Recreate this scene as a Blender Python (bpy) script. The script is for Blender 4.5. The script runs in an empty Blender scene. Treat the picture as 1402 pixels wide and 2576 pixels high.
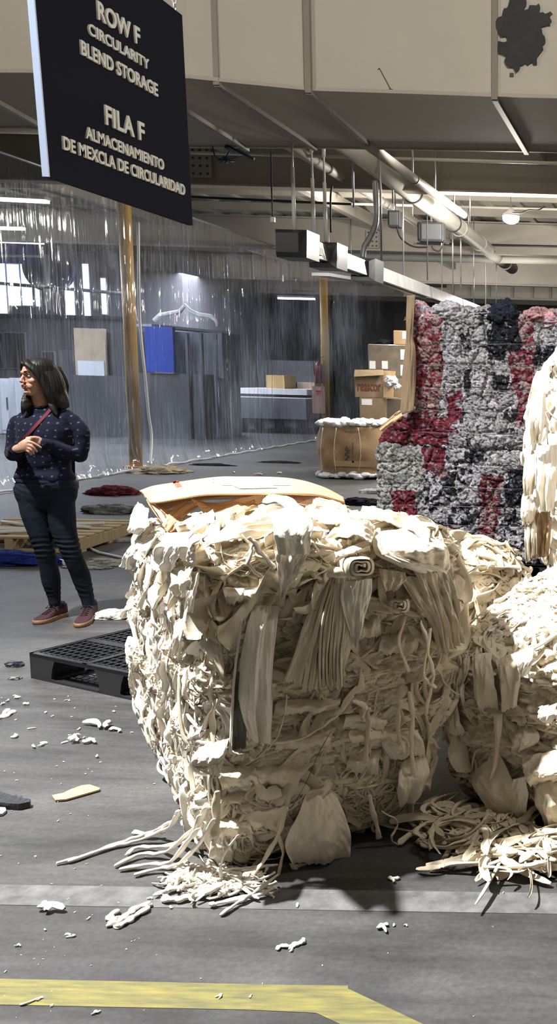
import bpy, math, random
import numpy as np
from mathutils import Vector, Matrix, Euler
random.seed(7)
rng = np.random.default_rng(11)
PI = math.pi
COL = bpy.context.scene.collection
SC = bpy.context.scene

# ------------------------------------------------------------------ camera
F_PX, CX, CY = 2450.0, 1680.0, 1288.0
CAM_H, PITCH, ROLL = 1.6, math.radians(7.62), 0.027
cam_rot = Matrix.Rotation(PI / 2 - PITCH, 3, 'X') @ Matrix.Rotation(ROLL, 3, 'Z')
cd = bpy.data.cameras.new('camera')
cd.sensor_fit = 'HORIZONTAL'; cd.sensor_width = 36.0
cd.lens = F_PX / 1402.0 * 36.0
cd.shift_x = (701.0 - CX) / 1402.0
cd.shift_y = 0.0
cd.clip_start = 0.05; cd.clip_end = 200
cam = bpy.data.objects.new('camera', cd); COL.objects.link(cam)
cam.matrix_world = Matrix.Translation((0, 0, CAM_H)) @ cam_rot.to_4x4()
SC.camera = cam
R_NP = np.array(cam_rot)

def ray(px, py):
    return R_NP @ np.array([(px - CX) / F_PX, -(py - CY) / F_PX, -1.0])
def PZ(px, py, z=0.0):            # where the sight line meets a level plane
    r = ray(px, py); t = (z - CAM_H) / r[2]
    return np.array([r[0] * t, r[1] * t, z])
def PY(px, py, y):                # ... a plane of constant depth
    r = ray(px, py); t = y / r[1]
    return np.array([r[0] * t, y, CAM_H + r[2] * t])
def PX(px, py, x):
    r = ray(px, py); t = x / r[0]
    return np.array([x, r[1] * t, CAM_H + r[2] * t])
def PP(px, py, p0, n):            # ... any plane
    r = ray(px, py); o = np.array([0, 0, CAM_H]); n = np.asarray(n, float)
    t = np.dot(np.asarray(p0, float) - o, n) / np.dot(r, n)
    return o + r * t

# ------------------------------------------------------------------ tagging
def tag(o, label=None, cat=None, group=None, kind=None):
    if label: o['label'] = label
    if cat: o['category'] = cat
    if group: o['group'] = group
    if kind: o['kind'] = kind
    return o
def empty(name, loc=(0, 0, 0), rz=0.0):
    o = bpy.data.objects.new(name, None); COL.objects.link(o)
    o.location = loc; o.rotation_euler = (0, 0, rz); o.empty_display_size = 0.1
    return o
def thing(name, label, cat, loc=(0, 0, 0), rz=0.0, group=None):
    return tag(empty(name, loc, rz), label, cat, group)
def copy_tree(o, parent=None):
    c = o.copy(); COL.objects.link(c)
    if parent is not None: c.parent = parent
    for ch in list(o.children): copy_tree(ch, c)
    return c

# ------------------------------------------------------------------ meshes
def np_mesh(name, V, F, mat=None, parent=None, smooth=True, world=True, attrs=None):
    """V n x 3, F m x 3/4 (int array) -> one linked mesh object. With a parent, V is in world space
    and is moved into the parent's space (parents here only carry location and z rotation)."""
    V = np.asarray(V, np.float32).reshape(-1, 3)
    F = np.asarray(F, np.int32)
    me = bpy.data.meshes.new(name)
    k = F.shape[1]
    me.vertices.add(len(V)); me.vertices.foreach_set('co', to_local(V, parent, world).ravel())
    me.loops.add(F.size); me.loops.foreach_set('vertex_index', F.ravel())
    me.polygons.add(len(F))
    me.polygons.foreach_set('loop_start', np.arange(0, F.size, k, dtype=np.int32))
    me.polygons.foreach_set('loop_total', np.full(len(F), k, np.int32))
    me.polygons.foreach_set('use_smooth', np.full(len(F), smooth))
    if attrs:
        for an, av in attrs.items():
            av = np.asarray(av, np.float32)
            if av.ndim == 2:
                a = me.attributes.new(an, 'FLOAT_COLOR', 'POINT')
                a.data.foreach_set('color', np.c_[av, np.ones(len(av))].astype(np.float32).ravel())
            else:
                a = me.attributes.new(an, 'FLOAT', 'POINT'); a.data.foreach_set('value', av)
    me.update(calc_edges=True); me.validate()
    if mat is not None: me.materials.append(mat)
    o = bpy.data.objects.new(name, me); COL.objects.link(o)
    if parent is not None: o.parent = parent
    return o
def to_local(V, parent, world):
    if parent is None or not world: return V
    bl = []
    p = parent
    while p is not None: bl.append(p); p = p.parent
    M = Matrix.Identity(4)
    for q in reversed(bl):
        M = M @ (Matrix.Translation(q.location) @ q.rotation_euler.to_matrix().to_4x4())
    Mi = np.array(M.inverted())
    return (V @ Mi[:3, :3].T + Mi[:3, 3]).astype(np.float32)

class MB:
    """collects polygons; build() links them as one mesh object (world coordinates)"""
    def __init__(s): s.v = []; s.f = []; s.sm = []
    def add(s, vs, fs, smooth=False):
        b = len(s.v); s.v += [tuple(map(float, p)) for p in vs]
        s.f += [tuple(i + b for i in f) for f in fs]; s.sm += [smooth] * len(fs); return s
    def box(s, c, h, R=None, bev=0.0):
        c = np.asarray(c, float); h = np.asarray(h, float)
        vs = np.array([[x, y, z] for x in (-1, 1) for y in (-1, 1) for z in (-1, 1)], float) * h
        fs = [(0, 1, 3, 2), (4, 6, 7, 5), (0, 4, 5, 1), (2, 3, 7, 6), (0, 2, 6, 4), (1, 5, 7, 3)]
        if bev > 0:
            pts = []
            for sx in (-1, 1):
                for sy in (-1, 1):
                    for sz in (-1, 1):
                        for ax in range(3):
                            p = np.array([sx, sy, sz], float) * h
                            for k in range(3):
                                if k != ax: p[k] -= bev * (sx, sy, sz)[k]
                            pts.append(p)
            pts = np.array(pts)
            import bmesh
            bm = bmesh.new(); bv = [bm.verts.new(p) for p in pts]
            bmesh.ops.convex_hull(bm, input=bv)
            bmesh.ops.recalc_face_normals(bm, faces=bm.faces)
            bm.verts.index_update()
            vs = np.array([v.co[:] for v in bm.verts]); fs = [[v.index for v in f.verts] for f in bm.faces]
            bm.free()
        if R is not None: vs = vs @ np.asarray(R).T
        return s.add(vs + c, fs)
    def bx(s, x0, x1, y0, y1, z0, z1, bev=0.0):
        return s.box(((x0 + x1) / 2, (y0 + y1) / 2, (z0 + z1) / 2), (abs(x1 - x0) / 2, abs(y1 - y0) / 2, abs(z1 - z0) / 2), None, bev)
    def bar(s, a, b, w, h, up=(0, 0, 1)):
        a = np.asarray(a, float); b = np.asarray(b, float); d = b - a; L = np.linalg.norm(d); d /= L
        up = np.asarray(up, float); r = np.cross(d, up); r /= np.linalg.norm(r); u = np.cross(r, d)
        return s.box((a + b) / 2, (w / 2, L / 2, h / 2), np.array([r, d, u]).T)
    def tube(s, pts, r, n=10, caps=True, smooth=True, flat=1.0, up=(0, 0, 1)):
        pts = np.asarray(pts, float); m = len(pts)
        rr = np.full(m, r, float) if np.isscalar(r) else np.asarray(r, float)
        T = np.gradient(pts, axis=0); T /= np.maximum(np.linalg.norm(T, axis=1, keepdims=True), 1e-9)
        ref = np.asarray(up, float)
        if abs(np.dot(T[0], ref)) > .9: ref = np.array([1., 0, 0])
        vs = []; a = np.linspace(0, 2 * PI, n, endpoint=False)
        N = ref
        for i in range(m):
            N = N - np.dot(N, T[i]) * T[i]
            N /= max(np.linalg.norm(N), 1e-9)
            B = np.cross(T[i], N)
            for t in a: vs.append(pts[i] + rr[i] * (math.cos(t) * flat * N + math.sin(t) * B))
        fs = []
        for i in range(m - 1):
            for j in range(n):
                k = (j + 1) % n
                fs.append((i * n + j, i * n + k, (i + 1) * n + k, (i + 1) * n + j))
        b = len(s.v); s.add(vs, fs, smooth)
        if caps:
            s.f += [tuple(b + j for j in range(n))[::-1], tuple(b + (m - 1) * n + j for j in range(n))]; s.sm += [False, False]
        return s
    def sweep(s, rings, closed=True, smooth=True, caps=True):
        n = len(rings[0]); vs = [p for r in rings for p in r]; fs = []
        for i in range(len(rings) - 1):
            for j in range(n if closed else n - 1):
                k = (j + 1) % n
                fs.append((i * n + j, i * n + k, (i + 1) * n + k, (i + 1) * n + j))
        b = len(s.v); s.add(vs, fs, smooth)
        if caps and closed:
            s.f += [tuple(b + j for j in range(n))[::-1], tuple(b + (len(rings) - 1) * n + j for j in range(n))]; s.sm += [False, False]
        return s
    def slab(s, poly, th, n=(0, 0, 1)):
        poly = np.asarray(poly, float); n = np.asarray(n, float) * th; m = len(poly)
        vs = np.r_[poly, poly + n]
        fs = [tuple(range(m))[::-1], tuple(range(m, 2 * m))] + [(i, (i + 1) % m, m + (i + 1) % m, m + i) for i in range(m)]
        return s.add(vs, fs)
    def build(s, name, mat=None, parent=None):
        me = bpy.data.meshes.new(name)
        V = to_local(np.array(s.v, np.float32), parent, True)
        me.from_pydata([tuple(map(float, p)) for p in V], [], s.f)
        me.polygons.foreach_set('use_smooth', s.sm)
        me.update()
        import bmesh
        bm = bmesh.new(); bm.from_mesh(me); bmesh.ops.recalc_face_normals(bm, faces=bm.faces); bm.to_mesh(me); bm.free()
        if mat is not None: me.materials.append(mat)
        o = bpy.data.objects.new(name, me); COL.objects.link(o)
        if parent is not None: o.parent = parent
        return o

# ------------------------------------------------------------------ numpy noise
def _hash(ix, iy, iz, s):
    h = (ix.astype(np.int64) * 374761393 + iy.astype(np.int64) * 668265263 + iz.astype(np.int64) * 2147483647 + s * 144269504) & 0xffffffff
    h = ((h ^ (h >> 13)) * 1274126177) & 0xffffffff
    h = ((h ^ (h >> 16)) * 2246822519) & 0xffffffff
    h = h ^ (h >> 15)
    return (h & 0xffffff) / float(0xffffff)
def vnoise(P, s=0):                       # smooth value noise in -1..1
    P = np.asarray(P, float); i = np.floor(P).astype(np.int64); f = P - i; f = f * f * f * (f * (f * 6 - 15) + 10)
    out = 0
    for dx in (0, 1):
        for dy in (0, 1):
            for dz in (0, 1):
                w = (f[:, 0] if dx else 1 - f[:, 0]) * (f[:, 1] if dy else 1 - f[:, 1]) * (f[:, 2] if dz else 1 - f[:, 2])
                out = out + w * _hash(i[:, 0] + dx, i[:, 1] + dy, i[:, 2] + dz, s)
    return out * 2 - 1
def fbm(P, s=0, o=4, g=.5):
    a = 1.0; t = 0; r = 0; P = np.asarray(P, float)
    for k in range(o):
        r = r + a * vnoise(P * 2 ** k + 17.3 * k, s + k); t += a; a *= g
    return r / t
def vecnoise(P, s=0, o=2):
    return np.stack([fbm(P + 31.7, s + 50, o), fbm(P - 11.1, s + 90, o), fbm(P + 5.5, s + 130, o)], 1)
def worley(P, s=0):
    """F1, F2, three random numbers of the nearest cell, vector from its seed"""
    P = np.asarray(P, float); i = np.floor(P).astype(np.int64)
    n = len(P); F1 = np.full(n, 9.0); F2 = np.full(n, 9.0); D = np.zeros((n, 3)); C = np.zeros((n, 3), np.int64)
    for dx in (-1, 0, 1):
        for dy in (-1, 0, 1):
            for dz in (-1, 0, 1):
                c = i + np.array([dx, dy, dz])
                sd = c + np.stack([_hash(c[:, 0], c[:, 1], c[:, 2], s + q) for q in (1, 2, 3)], 1)
                d = P - sd; r = np.sqrt((d * d).sum(1))
                nr = r < F1
                F2 = np.where(nr, F1, np.minimum(F2, r)); F1 = np.where(nr, r, F1)
                D[nr] = d[nr]; C[nr] = c[nr]
    rnd = np.stack([_hash(C[:, 0], C[:, 1], C[:, 2], s + q) for q in (11, 12, 13)], 1)
    return F1, F2, rnd, D
def shingle(P, s=0, crease=.10, cw=.10, tilt=.8, step=.5):
    """overlapping pillow-like pads with dark creases between them, about -1..1"""
    F1, F2, r, D = worley(P, s)
    e = F2 - F1
    h = step * (r[:, 0] - .5) + tilt * ((r[:, 1] - .5) * D[:, 0] + (r[:, 2] - .5) * D[:, 2] + (r[:, 0] - .5) * D[:, 1])
    pill = 1 - np.exp(-e / cw)
    return h * .8 + .35 * pill - crease * np.exp(-(e / (cw * .5)))

# ------------------------------------------------------------------ materials
def new_mat(name):
    m = bpy.data.materials.new(name); m.use_nodes = True
    nt = m.node_tree; b = nt.nodes['Principled BSDF']
    return m, nt, b
def N(nt, t, **kw):
    n = nt.nodes.new(t)
    for k, v in kw.items():
        if k in n.inputs: n.inputs[k].default_value = v
        else: setattr(n, k, v)
    return n
def mat(name, col, rough=.7, var=.0, scale=4.0, metal=0.0, bump=.0, bscale=40.0, spec=.5, col2=None, sheen=0.0, coat=0.0, detail=5.0, stretch=None):
    """principled with an optional two-colour noise and a noise bump, object coordinates"""
    m, nt, b = new_mat(name)
    b.inputs['Roughness'].default_value = rough; b.inputs['Metallic'].default_value = metal
    b.inputs['Specular IOR Level'].default_value = spec
    b.inputs['Sheen Weight'].default_value = sheen; b.inputs['Coat Weight'].default_value = coat
    tc = N(nt, 'ShaderNodeTexCoord'); src = tc.outputs['Object']
    if stretch:
        mp = N(nt, 'ShaderNodeMapping'); mp.inputs['Scale'].default_value = stretch
        nt.links.new(src, mp.inputs[0]); src = mp.outputs[0]
    c = (*col, 1)
    if var > 0 or col2:
        c2 = (*col2, 1) if col2 else (*[min(1, max(0, x * (1 - var))) for x in col], 1)
        no = N(nt, 'ShaderNodeTexNoise', Scale=scale, Detail=detail, Roughness=.6); nt.links.new(src, no.inputs['Vector'])
        rp = N(nt, 'ShaderNodeValToRGB'); rp.color_ramp.elements[0].position = .35; rp.color_ramp.elements[1].position = .68
        rp.color_ramp.elements[0].color = c2; rp.color_ramp.elements[1].color = c
        nt.links.new(no.outputs[0], rp.inputs[0]); nt.links.new(rp.outputs[0], b.inputs['Base Color'])
    else: b.inputs['Base Color'].default_value = c
    if bump > 0:
        nb = N(nt, 'ShaderNodeTexNoise', Scale=bscale, Detail=4.0); nt.links.new(src, nb.inputs['Vector'])
        bp = N(nt, 'ShaderNodeBump', Strength=bump, Distance=.01); nt.links.new(nb.outputs[0], bp.inputs['Height'])
        nt.links.new(bp.outputs[0], b.inputs['Normal'])
    return m
def emit(name, col, s):
    m, nt, b = new_mat(name); b.inputs['Base Color'].default_value = (*col, 1)
    b.inputs['Emission Color'].default_value = (*col, 1); b.inputs['Emission Strength'].default_value = s
    return m
# ================================================================== materials of the hall
def make_floor_mat():
    m, nt, b = new_mat('concrete_floor'); L = nt.links.new
    tc = N(nt, 'ShaderNodeTexCoord')
    n1 = N(nt, 'ShaderNodeTexNoise', Scale=.9, Detail=8.0, Roughness=.62); n1.inputs['Distortion'].default_value = .6
    L(tc.outputs['Object'], n1.inputs['Vector'])
    mp = N(nt, 'ShaderNodeMapping'); mp.inputs['Scale'].default_value = (.55, 3.0, 1); mp.inputs['Rotation'].default_value = (0, 0, .35)
    L(tc.outputs['Object'], mp.inputs[0])
    n2 = N(nt, 'ShaderNodeTexNoise', Scale=2.2, Detail=9.0, Roughness=.7); L(mp.outputs[0], n2.inputs['Vector'])
    n3 = N(nt, 'ShaderNodeTexNoise', Scale=60.0, Detail=3.0); L(tc.outputs['Object'], n3.inputs['Vector'])
    r1 = N(nt, 'ShaderNodeValToRGB'); e = r1.color_ramp.elements
    e[0].position = .33; e[0].color = (.035, .035, .037, 1); e[1].position = .70; e[1].color = (.092, .091, .090, 1)
    L(n1.outputs[0], r1.inputs[0])
    r2 = N(nt, 'ShaderNodeValToRGB'); e = r2.color_ramp.elements
    e[0].position = .32; e[0].color = (.55, .55, .56, 1); e[1].position = .70; e[1].color = (1.5, 1.49, 1.46, 1)
    L(n2.outputs[0], r2.inputs[0])
    mx = N(nt, 'ShaderNodeMix', data_type='RGBA', blend_type='MULTIPLY'); mx.inputs[0].default_value = 1
    L(r1.outputs[0], mx.inputs[6]); L(r2.outputs[0], mx.inputs[7])
    r3 = N(nt, 'ShaderNodeValToRGB'); e = r3.color_ramp.elements
    e[0].position = .35; e[0].color = (.86, .86, .86, 1); e[1].position = .65; e[1].color = (1.12, 1.12, 1.12, 1)
    L(n3.outputs[0], r3.inputs[0])
    mx2 = N(nt, 'ShaderNodeMix', data_type='RGBA', blend_type='MULTIPLY'); mx2.inputs[0].default_value = 1
    L(mx.outputs[2], mx2.inputs[6]); L(r3.outputs[0], mx2.inputs[7])
    L(mx2.outputs[2], b.inputs['Base Color'])
    rr = N(nt, 'ShaderNodeMapRange'); rr.inputs[3].default_value = .48; rr.inputs[4].default_value = .72
    L(n2.outputs[0], rr.inputs[0]); L(rr.outputs[0], b.inputs['Roughness'])
    b.inputs['Specular IOR Level'].default_value = .45
    bp = N(nt, 'ShaderNodeBump', Strength=.15, Distance=.004); L(n3.outputs[0], bp.inputs['Height']); L(bp.outputs[0], b.inputs['Normal'])
    return m
M_floor = make_floor_mat()
M_beige = mat('painted_beige_steel', (.52, .47, .40), .55, var=.10, scale=1.5, bump=.02)
M_ductside = mat('duct_paint', (.60, .555, .475), .8, spec=.15, var=.07, scale=1.2, bump=.03, bscale=6)
M_beam = mat('beam_paint', (.46, .42, .36), .6, var=.15, scale=1.0)
M_deck = mat('deck_paint', (.50, .47, .40), .65, var=.12, scale=.8)
M_darkwall = mat('far_wall_paint', (.30, .29, .27), .7, var=.15, scale=.7)
M_pipe = mat('pipe_lagging', (.62, .59, .52), .5, var=.08, scale=2.0)
M_steel = mat('galvanised_steel', (.55, .56, .57), .35, metal=.7, var=.2, scale=9.0)
M_lampgrey = mat('fixture_white_enamel', (.40, .41, .42), .35, var=.25, scale=3.0, metal=.5, stretch=(1,2,1))
M_dark = mat('dark_grey_metal', (.06, .06, .065), .5)
M_black = mat('black_rubber', (.012, .012, .013), .6)
M_yellow = mat('yellow_post_paint', (.75, .43, .04), .45, col2=(.60, .33, .04), scale=6.0)
M_white = mat('white_paint', (.75, .76, .78), .5, var=.05)
M_brick = None

# ================================================================== floor
o = MB().add([(-40, -1.5, 0), (12, -1.5, 0), (12, 46, 0), (-40, 46, 0)], [(0, 1, 2, 3)]).build('floor', M_floor); tag(o, kind='structure')
# light filled joint across the floor and the worn yellow lane marking
def floor_poly(name, pxs, m, z=.0012):
    P = [PZ(x, y, 0) for x, y in pxs]
    o = MB().slab([(p[0], p[1], .0002) for p in P], z).build(name, m); tag(o, kind='structure'); return o
M_joint = mat('joint_filler', (.19, .19, .19), .85, col2=(.09, .09, .092), scale=14.0, detail=8, bump=.3, bscale=50)
floor_poly('floor_joint', [(-900, 2212), (1402, 2248), (2100, 2262), (2100, 2325), (1402, 2300), (-900, 2262)], M_joint)
def yellow_mat():
    m = mat('worn_yellow_paint', (.27, .24, .06), .7, col2=(.12, .115, .055), scale=9.0, detail=9, stretch=(.8, 6, 1))
    return m
M_yline = yellow_mat()
floor_poly('floor_marking', [(-500, 2452), (730, 2479), (876, 2480), (876, 2488), (1062, 2576), (1500, 2790), (1240, 2790), (862, 2580), (796, 2549), (620, 2541), (-500, 2518)], M_yline)

# ================================================================== overhead structure
DECK_Z = 5.0
o = MB().bx(-40, 12, 8.6, 46, DECK_Z, DECK_Z + .1).build('ceiling', M_deck); tag(o, kind='structure')
mb = MB()   # corrugation ribs of the deck, running along the hall
for i in range(70):
    x = -36 + i * .62
    mb.bx(x, x + .12, 10.5, 45.9, DECK_Z - .05, DECK_Z - .001)
tag(mb.build('ceiling_ribs', M_deck), kind='structure')
def girder(y, z0=4.17, z1=4.78, name='ceiling_beam'):
    m = MB(); X0, X1 = -40, 12
    m.bx(X0, X1, y - .012, y + .012, z0, z1)                       # web
    m.bx(X0, X1, y - .13, y + .13, z0 - .02, z0 + .005)            # flanges
    m.bx(X0, X1, y - .13, y + .13, z1 - .005, z1 + .02)
    o = m.build(name, M_beam); tag(o, kind='structure'); return o
for y in (14.2, 21.0, 28.0, 35.0): girder(y)
# light purlins above the girders
mb = MB()
for y in np.arange(11.5, 45, 1.75):
    mb.bx(-40, 12, y - .04, y + .04, 4.80, 4.95)
tag(mb.build('ceiling_purlins', M_beam), kind='structure')
mb = MB()
for x in (-10.6, -6.2, -1.9, 2.4):       # rafters along the hall
    mb.bx(x - .07, x + .07, 11, 45.9, 4.56, 4.80)
tag(mb.build('ceiling_rafters', M_beam), kind='structure')
# bolted splice plates on the first girder
def plate(px, py, w, h, y):
    p = PY(px, py, y - .03); m = MB(); m.box(p, (w / 2, .01, h / 2))
    t = tag(m.build('splice_plate', M_beam), 'beige bolted splice plate on the girder web' , 'plate')
    for i in range(3):
        for j in range(4): MB().box(p + np.array([(-.33 + .33 * i) * w, -.018, (-.375 + .25 * j) * h]), (.014, .012, .014)).build('bolt_head', M_dark, t)
    return t
t = plate(505, 408, .30, .42, 14.15); t['label'] = 'bolted splice plate on the girder just behind the dark blue sign'
t = plate(938, 602, .26, .36, 20.95); t['label'] = 'bolted splice plate on the girder behind the bent grey conduit'
# bulkhead wall with pilaster battens, and the far end wall
o = MB().bx(-16.5, 12, 31, 31.15, 4.05, 5.0).build('wall_bulkhead', mat('bulkhead_paint', (.60, .56, .48), .6, var=.06)); tag(o, kind='structure')
mb = MB()
for px in (1000, 1040, 1140, 1182, 1232, 1290, 1340, 1385):
    p = PY(px, 700, 30.97); mb.bx(p[0] - .04, p[0] + .04, 30.93, 31, 4.05, 4.95)
mb.bx(-16.5, 12, 30.9, 31.0, 4.0, 4.07)
tag(mb.build('trim_1', M_beam), kind='structure')
o = MB().bx(-40, 12, 44, 44.3, 0, 5).build('wall_back', M_darkwall); tag(o, kind='structure')
o = MB().bx(12, 12.3, -1, 44, 0, 5).build('wall_right', M_darkwall); tag(o, kind='structure')
# wall of the bay on the far side of the curtain
M_bay = mat('bay_wall_paint', (.34, .33, .33), .7, var=.2, scale=.5)
o = MB().bx(-24.3, -24, 2, 44, 0, 5).build('wall_left', M_bay); tag(o, kind='structure')

# ---- the big rectangular duct
DZ = 4.0
def dpt(px, py): return PZ(px, py, DZ)
front = [dpt(-900, 180), dpt(92, 183), dpt(477, 197), dpt(553, 205), dpt(783, 228), dpt(1247, 243), dpt(1402, 247), dpt(2200, 266)]
back = [dpt(-900, 316), dpt(70, 318), dpt(112, 322), dpt(478, 366), dpt(800, 368), dpt(1326, 377), dpt(1402, 379), dpt(2200, 392)]
duct = thing('air_duct', 'huge beige sheet-metal air duct crossing under the roof', 'duct', (0, 0, 0))
m = MB(); TOP = 5.35
n = len(front)
vs = [(*p[:2], DZ) for p in front] + [(*p[:2], DZ) for p in back] + [(*p[:2], TOP) for p in front] + [(*p[:2], TOP) for p in back]
fs = [tuple(range(0, n)) + tuple(range(2 * n - 1, n - 1, -1))]
fs += [(i, i + 1, 2 * n + i + 1, 2 * n + i) for i in range(n - 1)]
fs += [(n + i + 1, n + i, 3 * n + i, 3 * n + i + 1) for i in range(n - 1)]
fs += [(2 * n,) + tuple(range(3 * n, 4 * n)) + tuple(range(3 * n - 1, 2 * n, -1))]
fs += [(0, n, 3 * n, 2 * n), (n - 1, 2 * n - 1, 4 * n - 1, 3 * n - 1)]
m.add(vs, fs).build('duct_shell', M_ductside, duct)
# standing seam flanges: down the face and back under the belly
M_flange = mat('flange_paint', (.30, .27, .22), .5, var=.1)
def seam(fx, fy, bx_, by_, w=.05, d=.05):
    a = dpt(fx, fy); b = dpt(bx_, by_)
    s = MB()
    s.bx(a[0] - w / 2, a[0] + w / 2, a[1] - d, a[1] + .02, DZ - .03, TOP)
    s.bar((a[0], a[1] - d / 2, DZ - .015), (b[0], b[1], DZ - .015), w, .05)
    s.build('flange', M_flange, duct)
seam(550, 208, 792, 369); seam(780, 228, 935, 366); seam(1247, 245, 1326, 380)
seam(-120, 187, 118, 322); seam(345, 195, 622, 372)
seam(-420, 187, -160, 330); seam(1880, 252, 1840, 388)
s = MB()
for i in range(n - 1):
    s.bar((front[i][0], front[i][1] - .006, DZ + .012), (front[i + 1][0], front[i + 1][1] - .006, DZ + .012), .012, .03)
    s.bar((back[i][0], back[i][1] + .006, DZ - .006), (back[i + 1][0], back[i + 1][1] + .006, DZ - .006), .03, .03)
s.build('edge_angle', M_beige, duct)
s = MB(); p = PP(865, 230, dpt(865, 232), (0, 1, 0)); s.bx(p[0] - .008, p[0] + .008, p[1] - .012, p[1] + .02, DZ, TOP); s.build('panel_seam', M_ductside, duct)
# ragged dark patch on the face
yf = dpt(1310, 245)[1] - .02
bl = [(1283, -12), (1323, -6), (1325, 15), (1318, 27), (1330, 24), (1333, 14), (1350, 15), (1357, 10), (1360, 22), (1358, 33), (1368, 32), (1372, 36), (1386, 30), (1391, 36), (1384, 45), (1389, 55), (1385, 65), (1372, 67), (1362, 70), (1365, 83), (1371, 92), (1373, 108), (1366, 114), (1368, 125), (1360, 135), (1352, 146), (1352, 163), (1344, 164), (1341, 157), (1330, 165), (1322, 160), (1310, 166), (1306, 178), (1299, 184), (1292, 170), (1280, 170), (1272, 160), (1270, 152), (1276, 143), (1268, 140), (1256, 135), (1252, 120), (1255, 104), (1268, 107), (1277, 104), (1275, 92), (1262, 94), (1252, 80), (1248, 60), (1252, 47), (1264, 42), (1269, 22), (1279, 18)]
q = []
for i in range(len(bl)):
    a = np.array(bl[i], float); b_ = np.array(bl[(i + 1) % len(bl)], float)
    q.append(a); 
    if np.linalg.norm(b_ - a) > 9: q.append((a + b_) / 2 + rng.normal(0, 1.2, 2))
MB().slab([PY(a, b_, yf) for a, b_ in q], .012, (0, -1, 0)).build('ragged_dark_patch', mat('bare_patch', (.045, .045, .047), .75, var=.25, scale=7), duct)
s = MB(); M_scr = mat('scuff', (.10, .09, .075), .8)
for a, b_ in (((955, 172), (984, 226)), ((984, 226), (976, 228)), ((955, 172), (951, 176))):
    MB().bar(PY(*a, yf), PY(*b_, yf), .008, .008, (0, 1, 0)).build('scratch', M_scr, duct)
for px, py in ((984, 228), (868, 216), (866, 67), (1288, 188), (880, 227), (905, 228)): MB().box(PY(px, py, yf), (.016, .004, .014)).build('paint_chip', M_scr, duct)
for px, py in ((537, 18), (541, 100), (543, 180), (587, 188), (620, 190)): MB().box(PY(px, py, yf - .0), (.008, .006, .008)).build('screw', M_scr, duct)

# ---- pipes along the hall
def long_pipe(name, label, a, b, r, rings=(), m=M_pipe):
    t = thing(name, label, 'pipe', tuple(a))
    MB().tube([a, b], r, 24).build('pipe_run', m, t)
    d = (b - a) / np.linalg.norm(b - a)
    for f, w in rings:
        c = a + (b - a) * f
        MB().tube([c - d * w, c + d * w], r * 1.08, 24).build('collar', M_dark if w < .05 else m, t)
    for f in (.12, .38, .62, .86):
        c = a + (b - a) * f
        MB().tube([c, (c[0], c[1], 4.98)], .012, 6).build('hanger_rod', M_steel, t)
    return t
def along(px, py, x): return PX(px, py, x)
a = PX(848, 330, -3.9); e_ = PX(1275, 664, -3.9); a = np.array([-3.9, 9.0, (a[2] + e_[2]) / 2]); e_ = np.array([-3.9, e_[1], a[2]])
zp = PX(884, 366, -3.9)[2]
long_pipe('insulated_pipe', 'thickest cream lagged pipe running away under the roof', np.array([-3.9, 10.6, zp]), np.array([-3.9, 24.0, PX(1262, 655, -3.9)[2]]), .142, ((.32, .03), (.56, .05), (.52, .03), (.70, .05), (.93, .06)))
zs = PX(735, 372, -4.7)[2]
long_pipe('steam_pipe', 'thin cream pipe running away left of the thickest pipe', np.array([-4.7, 10.6, zs]), np.array([-4.7, 22.5, PX(1165, 630, -4.7)[2]]), .065, ((.25, .03), (.45, .09), (.7, .04)))
zs = PX(925, 364, -3.25)[2]
long_pipe('conduit_pipe', 'cream pipe running away right of the thickest pipe', np.array([-3.25, 10.6, zs]), np.array([-3.25, 15.4, PX(1160, 535, -3.25)[2]]), .056, ((.4, .03), (.9, .05)))
# cross pipes and conduits
def cross_pipe(name, label, p, q, r, m, cat='pipe'):
    o = MB().tube([p, q], r, 12).build(name, m); tag(o, label, cat); return o
cross_pipe('water_pipe', 'wide beige pipe crossing in front of the battened bulkhead', PY(860, 641, 22), PY(2300, 668, 22), .12, M_pipe)
cross_pipe('black_pipe', 'black pipe crossing just under the girder right of the sign', PY(300, 487, 13.2), PY(885, 514, 13.2), .016, M_black)
cross_pipe('thin_conduit', 'upper of two thin beige conduits under the duct back edge', PY(975, 369, 12.5), PY(2300, 395, 12.5), .014, M_pipe, 'conduit')
cross_pipe('thin_conduit', 'lower of two thin beige conduits under the duct back edge', PY(480, 384, 12.7), PY(2300, 436, 12.7), .02, M_pipe, 'conduit')
cross_pipe('thin_conduit', 'thin pale conduit crossing the bright bay below the round lamp', PY(860, 512, 18), PY(2300, 552, 18), .022, M_pipe, 'conduit')
cross_pipe('thin_conduit', 'dark thin conduit low on the far girder', PY(1050, 612, 20.7), PY(2300, 638, 20.7), .02, M_dark, 'conduit')
cross_pipe('rusty_pipe', 'cream pipe left of the sign crossing under the duct', PY(-500, 312, 11.4), PY(118, 327, 11.4), .05, M_pipe)
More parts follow.
